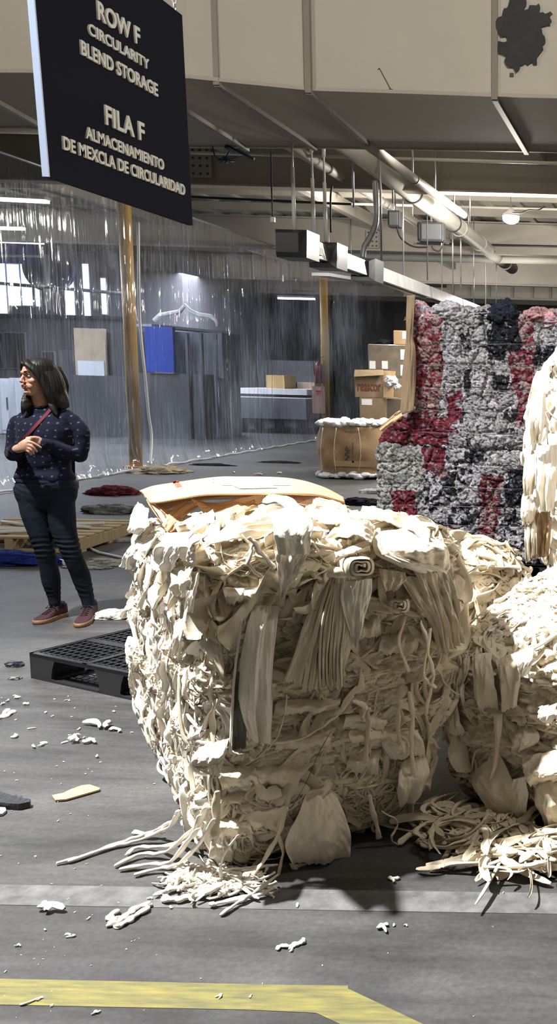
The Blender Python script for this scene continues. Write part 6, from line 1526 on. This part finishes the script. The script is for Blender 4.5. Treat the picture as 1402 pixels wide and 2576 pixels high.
# ---- joints
shR, shL = J(49, 1060), J(183, 1061)
elR, elL = J(33, 1141, .03), J(201, 1146, .0)
wrR, wrL = J(40, 1130, .20), J(104, 1114, .205)
hipR, hipL = J(80, 1235), J(152, 1235)
knR, knL = J(113, 1388, .02), J(178, 1388, .03)
anR, anL = J(138, 1520, -.02), J(223, 1524, -.02)
neck0, neck1 = J(106, 1030, .0), J(100, 990, .02)
# ---- head frame
hF = np.array([-.42, -.907, .0]); hF /= np.linalg.norm(hF); hS = np.array([-hF[1], hF[0], 0]) * 1.0   # face direction, towards her left ear
HC = J(97, 950, .02)                                                              # centre of the skull
HR = np.array([hS, hF, UPV]).T                                                    # columns: lateral, forward, up
hp = lambda x, y, z: HC + HR @ np.array([x, y, z])
sk = MB()
# skull and face: rings from the crown to the chin, each (height, half width, front, back)
prof_h = [(.108, .018, .012, -.030), (.100, .040, .038, -.062), (.086, .056, .060, -.082), (.066, .067, .077, -.094), (.044, .072, .085, -.098), (.022, .073, .088, -.098), (.002, .071, .087, -.094),
          (-.018, .069, .085, -.086), (-.036, .065, .085, -.074), (-.054, .060, .084, -.058), (-.072, .053, .082, -.036), (-.088, .044, .081, -.012), (-.100, .034, .078, .010), (-.108, .022, .070, .028)]
rings = []
for z, wd, fr, bk in prof_h:
    ring = []; cy_ = (fr + bk) / 2; ry = (fr - bk) / 2
    for a in np.linspace(0, 2 * PI, 40, endpoint=False):
        c_, s_ = math.cos(a), math.sin(a)
        pw = 2.3 if s_ > 0 else 2.0; k = (abs(c_) ** pw + abs(s_) ** pw) ** (-1 / pw)
        x = wd * c_ * k; y = cy_ + ry * s_ * k
        if s_ > 0 and -.10 < z < .03: x *= 1 - .10 * s_
        ring.append(hp(x, y, z))
    rings.append(ring)
sk.sweep(rings)
def hb(x, y, z, rx, ry, rz): ball(sk, hp(x, y, z), (rx, ry, rz), HR)
hb(0, .088, .030, .034, .012, .012)                                                # brow
for s in (-1, 1):
    hb(s * .038, .066, -.020, .022, .020, .018); hb(s * .030, .070, -.050, .020, .016, .020)   # cheeks
    hb(s * .074, -.008, -.006, .007, .017, .030)                                   # ears
sk.sweep(loft([hp(0, .086, .022), hp(0, .094, .006), hp(0, .104, -.010), hp(0, .110, -.022), hp(0, .100, -.032)], [(.006, .006), (.007, .007), (.009, .008), (.012, .009), (.010, .006)], hS, 12))   # nose
for s in (-1, 1): hb(s * .010, .098, -.026, .008, .009, .007)
hb(0, .086, -.046, .020, .010, .006); hb(0, .086, -.060, .018, .010, .006)          # mouth mound
hb(0, .080, -.088, .018, .012, .014)                                               # chin
limb(sk, [hp(0, -.02, -.05), neck1, neck0, J(108, 1060, -.01)], [(.050, .052), (.050, .050), (.054, .054), (.075, .06)])
# trunk and limbs under the clothes, one skin with the head
limb(sk, [J(110, 1045), J(112, 1090, .02), J(114, 1150, .01), J(116, 1215)], [(.11, .065), (.12, .08), (.11, .075), (.13, .085)])
for a_, b2_, c2_ in ((shR, elR, wrR), (shL, elL, wrL)):
    limb(sk, [a_, (a_ + b2_) / 2, b2_], [.034, .034, .030]); limb(sk, [b2_, (b2_ + c2_) / 2, c2_], [.030, .028, .0235])
limb(sk, [J(85, 1240), J(89, 1285, .01), J(101, 1340, .015), J(112, 1385, .02), J(122, 1425, .0), J(129, 1460, -.015), J(136, 1500, -.02), J(138, 1517, -.02), J(141, 1540, -.02)], [.062, .058, .048, .040, .038, .038, .028, .026, .030])
limb(sk, [J(147, 1240), J(152, 1285, .01), J(163, 1340, .02), J(178, 1385, .03), J(194, 1425, .01), J(205, 1455, -.01), J(219, 1500, -.02), J(223, 1520, -.02), J(226, 1543, -.02)], [.062, .058, .048, .040, .038, .038, .028, .026, .030])
# hands
def finger(pts, r0, r1): limb(sk, pts, list(np.linspace(r0, r1, len(pts))), n=10, m=3)
fR = .245; fL = .215
limb(sk, [wrR, J(50, 1127, fR - .02), J(62, 1121, fR), J(70, 1120, fR)], [(.024, .020), (.028, .018), (.034, .016), (.030, .013)], lat=UPV)
finger([J(66, 1112, fR), J(78, 1112, fR + .012), J(90, 1118, fR + .010), J(103, 1126, fR)], .0095, .0070)
finger([J(68, 1119, fR), J(78, 1121, fR + .014), J(86, 1128, fR + .010), J(93, 1136, fR)], .0095, .0072)
finger([J(67, 1126, fR), J(75, 1129, fR + .012), J(81, 1135, fR + .008), J(85, 1141, fR - .004)], .0090, .0070)
finger([J(64, 1131, fR), J(70, 1135, fR + .008), J(75, 1140, fR + .004), J(78, 1144, fR - .006)], .0082, .0064)
finger([J(50, 1118, fR - .01), J(60, 1110, fR - .004), J(72, 1105, fR - .002), J(80, 1106, fR - .01)], .011, .0078)
limb(sk, [wrL, J(96, 1111, fL), J(86, 1110, fL), J(80, 1110, fL)], [(.023, .019), (.030, .017), (.033, .015), (.028, .012)], lat=UPV)
finger([J(94, 1103, fL + .01), J(84, 1100, fL + .022), J(75, 1101, fL + .02), J(67, 1102, fL + .014)], .0105, .0072)
finger([J(82, 1106, fL), J(72, 1109, fL + .002), J(64, 1114, fL - .006), J(60, 1120, fL - .012)], .0092, .0070)
finger([J(82, 1112, fL), J(73, 1116, fL), J(66, 1122, fL - .008), J(64, 1128, fL - .014)], .0092, .0070)
finger([J(84, 1118, fL), J(76, 1123, fL), J(70, 1129, fL - .008), J(70, 1134, fL - .012)], .0088, .0068)
finger([J(88, 1123, fL), J(82, 1129, fL), J(78, 1134, fL - .006), J(80, 1138, fL - .010)], .0080, .0062)
fuse(sk, 'body', M_skin, woman, .0038, 3)
# eyes, brows, lips, nails
M_eye = mat('eye_white', (.62, .58, .54), .2); M_iris = mat('dark_iris', (.02, .012, .008), .15); M_lip = mat('lips', (.36, .11, .095), .4); M_brow = mat('eyebrow', (.03, .018, .012), .8)
for s in (-1, 1):
    m = MB(); ball(m, hp(s * .030, .0795, .010), (.0135, .009, .0058), HR); e_o = m.build('eye', M_eye, woman)
    m = MB(); ball(m, hp(s * .030 + .001, .0865, .010), (.0055, .0030, .0055), HR); m.build('iris', M_iris, e_o)
    m = MB(); m.sweep(loft([hp(s * .014, .0895, .013), hp(s * .022, .0905, .0175), hp(s * .032, .0885, .018), hp(s * .042, .080, .013)], [(.0018, .0018), (.0026, .0022), (.0026, .002), (.0014, .0014)], UPV, 8)); m.build('upper_lid', M_brow, woman)
    m = MB(); m.sweep(loft([hp(s * .011, .0955, .030), hp(s * .022, .0975, .036), hp(s * .036, .0905, .038), hp(s * .048, .078, .031)], [(.003, .002), (.0042, .003), (.0036, .003), (.0015, .0015)], UPV, 8)); m.build('eyebrow', M_brow, woman)
    m = MB(); ball(m, hp(s * .006, .1035, -.0315), (.0032, .0024, .0018), HR); m.build('nostril', M_brow, woman)
m = MB(); m.sweep(loft([hp(-.022, .0895, -.052), hp(-.010, .0975, -.0475), hp(0, .0985, -.0485), hp(.010, .0975, -.0475), hp(.022, .0895, -.052)], [(.0012, .0012), (.0038, .003), (.0032, .003), (.0038, .003), (.0012, .0012)], UPV, 8)); m.build('upper_lip', M_lip, woman)
m = MB(); m.sweep(loft([hp(-.020, .0895, -.054), hp(-.009, .0965, -.0585), hp(0, .0975, -.0595), hp(.009, .0965, -.0585), hp(.020, .0895, -.054)], [(.0012, .0012), (.0040, .0035), (.0044, .0035), (.0040, .0035), (.0012, .0012)], UPV, 8)); m.build('lower_lip', M_lip, woman)
m = MB(); m.sweep(loft([hp(-.018, .0945, -.0535), hp(0, .0985, -.0535), hp(.018, .0945, -.0535)], [.0012, .0018, .0012], UPV, 8)); m.build('mouth_line', mat('mouth_dark', (.08, .02, .02), .6), woman)
# ---- hair
hr = MB()
rings = []
for z, wd, fr, bk in [(.118, .014, .010, -.034), (.110, .042, .040, -.068), (.096, .062, .066, -.090), (.076, .074, .080, -.103), (.050, .079, .070, -.108), (.024, .080, .040, -.108), (.000, .080, .018, -.106), (-.03, .079, .004, -.104), (-.06, .076, -.004, -.100), (-.09, .072, -.012, -.098)]:
    ring = []; cy_ = (fr + bk) / 2; ry = (fr - bk) / 2
    for a in np.linspace(0, 2 * PI, 40, endpoint=False): ring.append(hp(wd * math.cos(a), cy_ + ry * math.sin(a), z))
    rings.append(ring)
hr.sweep(rings)
# parting sweep over the forehead and temple to her left, long falls on both sides
limb(hr, [hp(-.015, .060, .100), hp(.030, .078, .080), hp(.062, .055, .045), hp(.078, .028, .0), hp(.086, .010, -.05), hp(.088, -.005, -.10), J(134, 1016, .055), J(141, 1040, .075)], [(.018, .012), (.024, .014), (.028, .016), (.032, .014), (.032, .016), (.030, .018), (.024, .016), (.009, .009)], lat=hF)
limb(hr, [hp(.04, -.04, .06), hp(.070, -.05, 0), hp(.074, -.055, -.06), J(142, 990, .0), J(153, 1012, .01), J(161, 1027, .02)], [(.05, .026), (.052, .026), (.052, .028), (.050, .030), (.044, .026), (.018, .012)], lat=hF)
limb(hr, [hp(0, -.085, .04), hp(.01, -.105, -.03), J(140, 990, -.07), J(145, 1020, -.065)], [(.06, .03), (.065, .035), (.07, .04), (.06, .03)])
limb(hr, [hp(-.04, .062, .085), hp(-.066, .045, .05), hp(-.078, .022, 0), hp(-.080, .002, -.06), hp(-.082, -.005, -.10), J(66, 1018, .075), J(58, 1034, .085)], [(.016, .012), (.018, .012), (.024, .014), (.030, .016), (.030, .018), (.028, .018), (.010, .010)], lat=hF)
limb(hr, [hp(-.05, -.05, .03), hp(-.078, -.05, -.05), J(78, 1000, .01), J(70, 1030, .04)], [(.05, .03), (.045, .03), (.040, .028), (.016, .014)], lat=hF)
def hair_d(V, n):
    rel = V - HC; a = np.arctan2(rel @ hS, rel @ hF)
    return .0028 * np.abs(fbm(np.stack([a * 12, rel[:, 2] * 7, a * 0], 1), 601, 3)) + .0022 * fbm(np.stack([a * 26, rel[:, 2] * 9, np.linalg.norm(rel[:, :2], axis=1) * 40], 1), 602, 2)
limb(hr, [hp(.045, -.02, .05), hp(.066, -.03, -.02), hp(.070, -.035, -.08), J(146, 1008, .02)], [(.045, .030), (.045, .034), (.045, .034), (.040, .026)], lat=hF)
limb(hr, [hp(.03, -.07, .03), hp(.05, -.08, -.05), J(148, 1000, -.03), J(160, 1022, -.02)], [(.05, .035), (.05, .035), (.05, .035), (.03, .02)], lat=hF)
limb(hr, [hp(.072, -.045, -.04), J(147, 985, .01), J(160, 1006, .01), J(171, 1022, .01)], [(.045, .030), (.045, .028), (.036, .022), (.012, .010)], lat=hF)
limb(hr, [hp(.083, .0, -.06), J(128, 1000, .05), J(133, 1025, .07), J(143, 1044, .08)], [(.026, .016), (.026, .016), (.022, .014), (.007, .006)], lat=hF)
limb(hr, [hp(-.078, .0, -.08), J(66, 1008, .07), J(60, 1026, .08), J(57, 1040, .085)], [(.024, .014), (.026, .014), (.018, .012), (.006, .006)], lat=hF)
hair_o, HV, _ = fuse(hr, 'hair', M_hair, woman, .0045, 3, hair_d)
g = np.random.default_rng(8); m = MB()
for k in range(90):
    s = 1 if k < 62 else -1; a0 = g.uniform(-.07, .05); y0 = g.uniform(-.09, .03) if s > 0 else g.uniform(-.03, .03)
    base = hp(s * .05, y0 * .6, .085); mid = hp(s * .087, y0, 0); low = hp(s * .094, y0, -.09)
    e1 = (J(148 + g.normal(0, 9), 1012 + g.uniform(0, 22), .04) if s > 0 else J(62 + g.normal(0, 5), 1018 + g.uniform(0, 14), .08))
    o_p, q = smooth_path([base, mid, low, e1], [.0010, .0018, .0018, .0006], 5); m.tube(o_p, [a for a, _ in q], 5)
o = m.build('hair_strands', M_hair, hair_o); o['kind'] = 'stuff'
# ---- sweater
sw = MB()
limb(sw, [J(110, 1034), J(111, 1050), J(112, 1080, .02), J(113, 1110, .02), J(113, 1145, .01), J(114, 1180, .0), J(115, 1206, .0)], [(.085, .060), (.142, .080), (.150, .106), (.148, .108), (.140, .100), (.148, .102), (.154, .104)], power=2.3, n=28)
limb(sw, [J(112, 1178, .0), J(114, 1200, .0), J(114, 1212, .0)], [(.148, .102), (.160, .110), (.156, .108)], power=2.3, n=28)
for a_, b2_, c2_, o1, o2 in ((shR, elR, wrR, (46, 1090), (34, 1128)), (shL, elL, wrL, (202, 1092), (158, 1132))):
    limb(sw, [a_, J(o1[0] - (6 if a_ is shR else -2), o1[1], .0), b2_], [.047, .049, .046])
    mid = (b2_ + c2_) / 2 + np.array([0, 0, -.005]); limb(sw, [b2_, mid, c2_ - (c2_ - b2_) / np.linalg.norm(c2_ - b2_) * .01], [.046, .041, .031])
limb(sw, [J(104, 1026), J(106, 1040)], [(.060, .058), (.085, .065)])
for q_ in (J(64, 1050), J(168, 1051)): limb(sw, [J(106, 1032), q_], [.045, .045])
def sw_d(V, n):
    zz = V[:, 2]; w_ = fbm(V * np.array([7, 7, 16]), 611, 3)
    fold = .008 * w_ + .006 * np.sin(zz * 70 + 5 * fbm(V * 6, 612, 2)) * np.clip((1.02 - zz) / .12, 0, 1)
    return fold
sw_o, SWV, sw_me = fuse(sw, 'sweater', M_sweat, woman, .0065, 3, sw_d)
m = MB()
m.sweep(loft([J(114, 1204), J(114, 1217)], [(.160, .111), (.155, .107)], n=40, power=2.4)); m.build('sweater_hem', M_cuff, woman)
for c2_, b2_, r in ((wrR, elR, .034), (wrL, elL, .033)):
    d_ = (c2_ - b2_) / np.linalg.norm(c2_ - b2_); m = MB(); m.sweep(loft([c2_ - d_ * .055, c2_ - d_ * .02, c2_ + d_ * .004], [r + .004, r, r - .002], n=24)); m.build('cuff', M_cuff, woman)
m = MB(); m.tube([J(104, 1020, 0) + .060 * (math.cos(a) * tS + .95 * math.sin(a) * tF) + UPV * .010 * math.sin(a) * -1 for a in np.linspace(0, 2 * PI, 26)], .008, 8, caps=False); m.build('collar', M_cuff, woman)
# ---- jeans
jn = MB()
limb(jn, [J(115, 1206), J(116, 1228), J(117, 1252)], [(.150, .105), (.172, .118), (.165, .115)], power=2.3, n=28)
limb(jn, [J(83, 1240), J(88, 1285, .01), J(101, 1340, .015), J(112, 1385, .02), J(122, 1425, .0), J(129, 1460, -.015), J(136, 1500, -.02), J(138, 1517, -.02)], [(.084, .100), (.078, .094), (.064, .076), (.054, .060), (.052, .060), (.052, .058), (.038, .042), (.034, .038)], n=24)
limb(jn, [J(148, 1240), J(152, 1285, .01), J(163, 1340, .02), J(178, 1385, .03), J(194, 1425, .01), J(205, 1455, -.01), J(219, 1500, -.02), J(223, 1520, -.02)], [(.084, .100), (.082, .096), (.068, .078), (.056, .062), (.053, .060), (.053, .058), (.040, .044), (.035, .039)], n=24)
def jn_d(V, n):
    zz = V[:, 2]; kk = np.exp(-((zz - .47) / .06) ** 2) + .6 * np.exp(-((zz - .86) / .05) ** 2) + .5 * np.exp(-((zz - .18) / .04) ** 2)
    return .0030 * fbm(V * np.array([8, 8, 14]), 621, 3) + .0038 * kk * np.sin(zz * 190 + 7 * fbm(V * np.array([9, 9, 4]), 622, 2))
fuse(jn, 'jeans', M_jean, woman, .0065, 3, jn_d)
# ---- shoes
M_shoe = mat('burgundy_suede', (.045, .009, .018), .85, col2=(.03, .006, .012), scale=18); M_sole = mat('tan_rubber_sole', (.26, .14, .07), .6); M_lace = mat('dark_lace', (.02, .008, .012), .8)
def shoe(heel, toe, an):
    h = PZ(*heel); tt = PZ(*toe); d_ = tt - h; L_ = np.linalg.norm(d_); d_ /= L_; sd = np.cross(UPV, d_)
    sp = lambda x, y, z: h + d_ * (x * L_) + sd * y + UPV * z
    t = empty('shoe', tuple(h)); t.parent = woman; t.location = Vector(h) - woman.location
    def outline(sc):
        o_ = []
        for x, wl, wr_ in ((0, .0, .0), (.03, .024, .024), (.12, .033, .033), (.35, .031, .031), (.55, .037, .036), (.75, .046, .043), (.9, .037, .036), (.97, .022, .022), (1.0, .0, .0)): o_.append((x, wl * sc, wr_ * sc))
        return [(x, w1) for x, w1, _ in o_] + [(x, -w2) for x, _, w2 in reversed(o_[1:-1])]
    ol = outline(1.06)
    m = MB(); rings = []
    for z, sc in ((.0, .97), (.004, 1.0), (.022, 1.0), (.026, .97)): rings.append([sp(.5 + (x - .5) * (1.02 * sc), y * sc, z) for x, y in ol])
    m.sweep(rings).build('sole', M_sole, t)
    ol = outline(1.0); m = MB(); rings = []
    for f in np.linspace(0, 1, 9):
        ring = []
        for x, y in ol:
            top = np.interp(x, [0, .1, .35, .5, .7, .9, 1], [.085, .088, .080, .066, .050, .038, .030])
            z = .024 + (top - .024) * math.sin(f * PI / 2); k = math.cos(f * PI / 2) ** .55 if x > .42 else (1 - .35 * f ** 2)
            xx = x if x < .42 else .42 + (x - .42) * (1 - .25 * f ** 2)
            ring.append(sp(xx * .99 + .004, y * max(k, .08 if x > .42 else .5), z))
        rings.append(ring)
    m.sweep(rings).build('upper', M_shoe, t)
    m = MB()
    for i in range(5):
        x = .42 + i * .065; zt2 = np.interp(x, [.35, .5, .7, .9], [.084, .070, .053, .040])
        m.tube([sp(x, -.019, zt2 - .006), sp(x + .01, 0, zt2 + .004), sp(x, .019, zt2 - .006)], .0028, 6)
    for s_ in (-1, 1): m.tube([sp(.42, 0, .086), sp(.47, s_ * .02, .090), sp(.50, s_ * .032, .074), sp(.44, s_ * .022, .076), sp(.42, 0, .084)], .0024, 6)
    m.build('laces', M_lace, t)
    m = MB(); a = np.asarray(an); m.sweep(loft([sp(.20, 0, .070), sp(.20, 0, .100)], [(.034, .042), (.032, .038)], n=20)); m.build('sock', M_lace, t)
    return t
shoe((166, 1548), (88, 1572), anR); shoe((238, 1541), (199, 1580), anL)
# ---- cross-body strap and bag
from mathutils.bvhtree import BVHTree
bv = BVHTree.FromPolygons([tuple(v) for v in SWV], [tuple(p.vertices) for p in sw_me.polygons])
M_strapm = mat('burgundy_leather', (.16, .030, .045), .4)
pts = []
for f in np.linspace(0, 1, 30):
    px = 128 + (53 - 128) * f; py = 1030 + (1112 - 1030) * f
    o0 = Vector((0, 0, CAM_H)); r = ray(px, py); h_ = bv.ray_cast(o0, Vector(r).normalized())
    if h_[0] is not None: pts.append(np.array(h_[0]) + tF * .006)
pts = np.array(pts)
if len(pts) > 5:
    for _ in range(6): pts[1:-1] = (pts[:-2] + pts[1:-1] * 2 + pts[2:]) / 4
    m = MB(); wd = np.cross(pts[-1] - pts[0], tF); wd /= np.linalg.norm(wd)
    rings = [[p + wd * .0085 + tF * .002, p - wd * .0085 + tF * .002, p - wd * .0085 - tF * .002, p + wd * .0085 - tF * .002] for p in pts]
    m.sweep(rings, smooth=False).build('bag_strap', M_strapm, woman)
m = MB(); m.sweep([[J(183, 1130, -.08) + tS * s1 * .010 + tF * s2 * .003 for s1, s2 in ((-1, -1), (1, -1), (1, 1), (-1, 1))], [J(184, 1165, -.09) + tS * s1 * .010 + tF * s2 * .003 for s1, s2 in ((-1, -1), (1, -1), (1, 1), (-1, 1))], [J(185, 1205, -.10) + tS * s1 * .010 + tF * s2 * .003 for s1, s2 in ((-1, -1), (1, -1), (1, 1), (-1, 1))]], smooth=False).build('rear_strap', M_lace, woman)
m = MB(); m.sweep(loft([J(182, 1192, -.11), J(184, 1215, -.11), J(189, 1232, -.11)], [(.020, .05), (.030, .06), (.018, .05)], n=20)); m.build('bag', mat('dark_bag_leather', (.03, .012, .015), .5), woman)
# ================================================================== light
w = bpy.data.worlds.new('world'); SC.world = w; w.use_nodes = True
bg = w.node_tree.nodes['Background']; bg.inputs[0].default_value = (1.0, .88, .72, 1); bg.inputs[1].default_value = .09
def lamp(kind, loc, energy, col=(1, 1, 1), size=.2, target=None, sy=None, spot=None, name='lamp_or_fill', spread=None):
    l = bpy.data.lights.new(name, kind); l.energy = energy; l.color = col
    if kind == 'AREA':
        l.size = size
        if sy: l.shape = 'RECTANGLE'; l.size_y = sy
        if spread: l.spread = spread
    elif kind in ('POINT', 'SPOT'): l.shadow_soft_size = size
    if kind == 'SPOT': l.spot_size = spot; l.spot_blend = .5
    o = bpy.data.objects.new(name, l); COL.objects.link(o); o.location = loc
    if target is not None:
        o.rotation_euler = (Vector(target) - Vector(loc)).to_track_quat('-Z', 'Y').to_euler()
    return o
# the strong lamp high on the left that lights the foreground
lamp('SPOT', (-5.1, 2.8, 8.5), 11500, (1, .985, .96), .13, target=(-1.2, 3.9, .3), spot=math.radians(66), name='high_spot').data.spot_blend = 1.0
l_ = lamp('SPOT', (-3.6, 4.6, 7.6), 1300, (1, .985, .96), .12, target=(-1.55, 7.7, 2.1), spot=math.radians(30), name='high_spot')  # added spot that brightens the tops of the mixed bales
# unseen fill lights added to brighten the duct face and the hall
lamp('AREA', (0.5, 3.2, 5.3), 165, (1, .95, .86), 1.2, target=(-1.5, 12, 3.3), sy=.3, name='hall_fill')
lamp('AREA', (-6.5, 3.6, 5.3), 80, (1, .95, .88), 1.2, target=(-5, 12, 3.0), sy=.3, name='hall_fill')
# round lamp, bay tubes, strip lights, then added fill without fixtures
lamp('POINT', tuple(pl + np.array([0, 0, -.25])), 500, (1, .95, .86), .12)
lamp('AREA', (-4.1, 17.5, FZ - .2), 260, (1, .96, .9), .15, target=(-4.1, 17.5, 0), sy=9)
lamp('AREA', (-13, 17, 4.08), 850, (.80, .88, 1), 2.0, target=(-13, 17, 0), sy=7)
lamp('AREA', (-12, 25, 4.08), 420, (.85, .9, 1), 2.0, target=(-12, 25, 0), sy=4)
lamp('AREA', (-18, 20, 3.6), 300, (.75, .85, 1), 3.0, target=(-12, 15, 0), sy=2)
lamp('AREA', (-1, 24, 4.0), 90, (1, .95, .86), 1.0, target=(-1, 31, 4.5), sy=3)  # added light without a fixture, brightens the bulkhead
lamp('AREA', (-6, 24, 3.9), 150, (1, .95, .88), 1.0, target=(-6, 34, 3.8), sy=3)
lamp('POINT', (-2.95, 11.1, 4.2), 12, (1, .95, .86), .05)  # added point without a fixture, brightens the pipes by the duct
lamp('POINT', (-3.6, 21.5, 3.3), 40, (1, .95, .86), .05)
lamp('POINT', (-.5, 18.5, 4.1), 220, (1, .95, .86), .1)
lamp('POINT', (-5.5, 17.5, 4.1), 120, (1, .95, .86), .1)
vs = SC.view_settings; vs.view_transform = 'Standard'; vs.look = 'None'; vs.gamma = 1.0; vs.exposure = 0.0; vs.use_curve_mapping = False
SC.cycles.use_denoising = True; SC.cycles.use_adaptive_sampling = True; SC.cycles.adaptive_threshold = .02
SC.cycles.max_bounces = 6; SC.cycles.diffuse_bounces = 3; SC.cycles.glossy_bounces = 3; SC.cycles.transparent_max_bounces = 12
SC.cycles.transmission_bounces = 4; SC.cycles.sample_clamp_indirect = 4.0
SC.cycles.caustics_reflective = False; SC.cycles.caustics_refractive = False
bpy.context.view_layer.update()
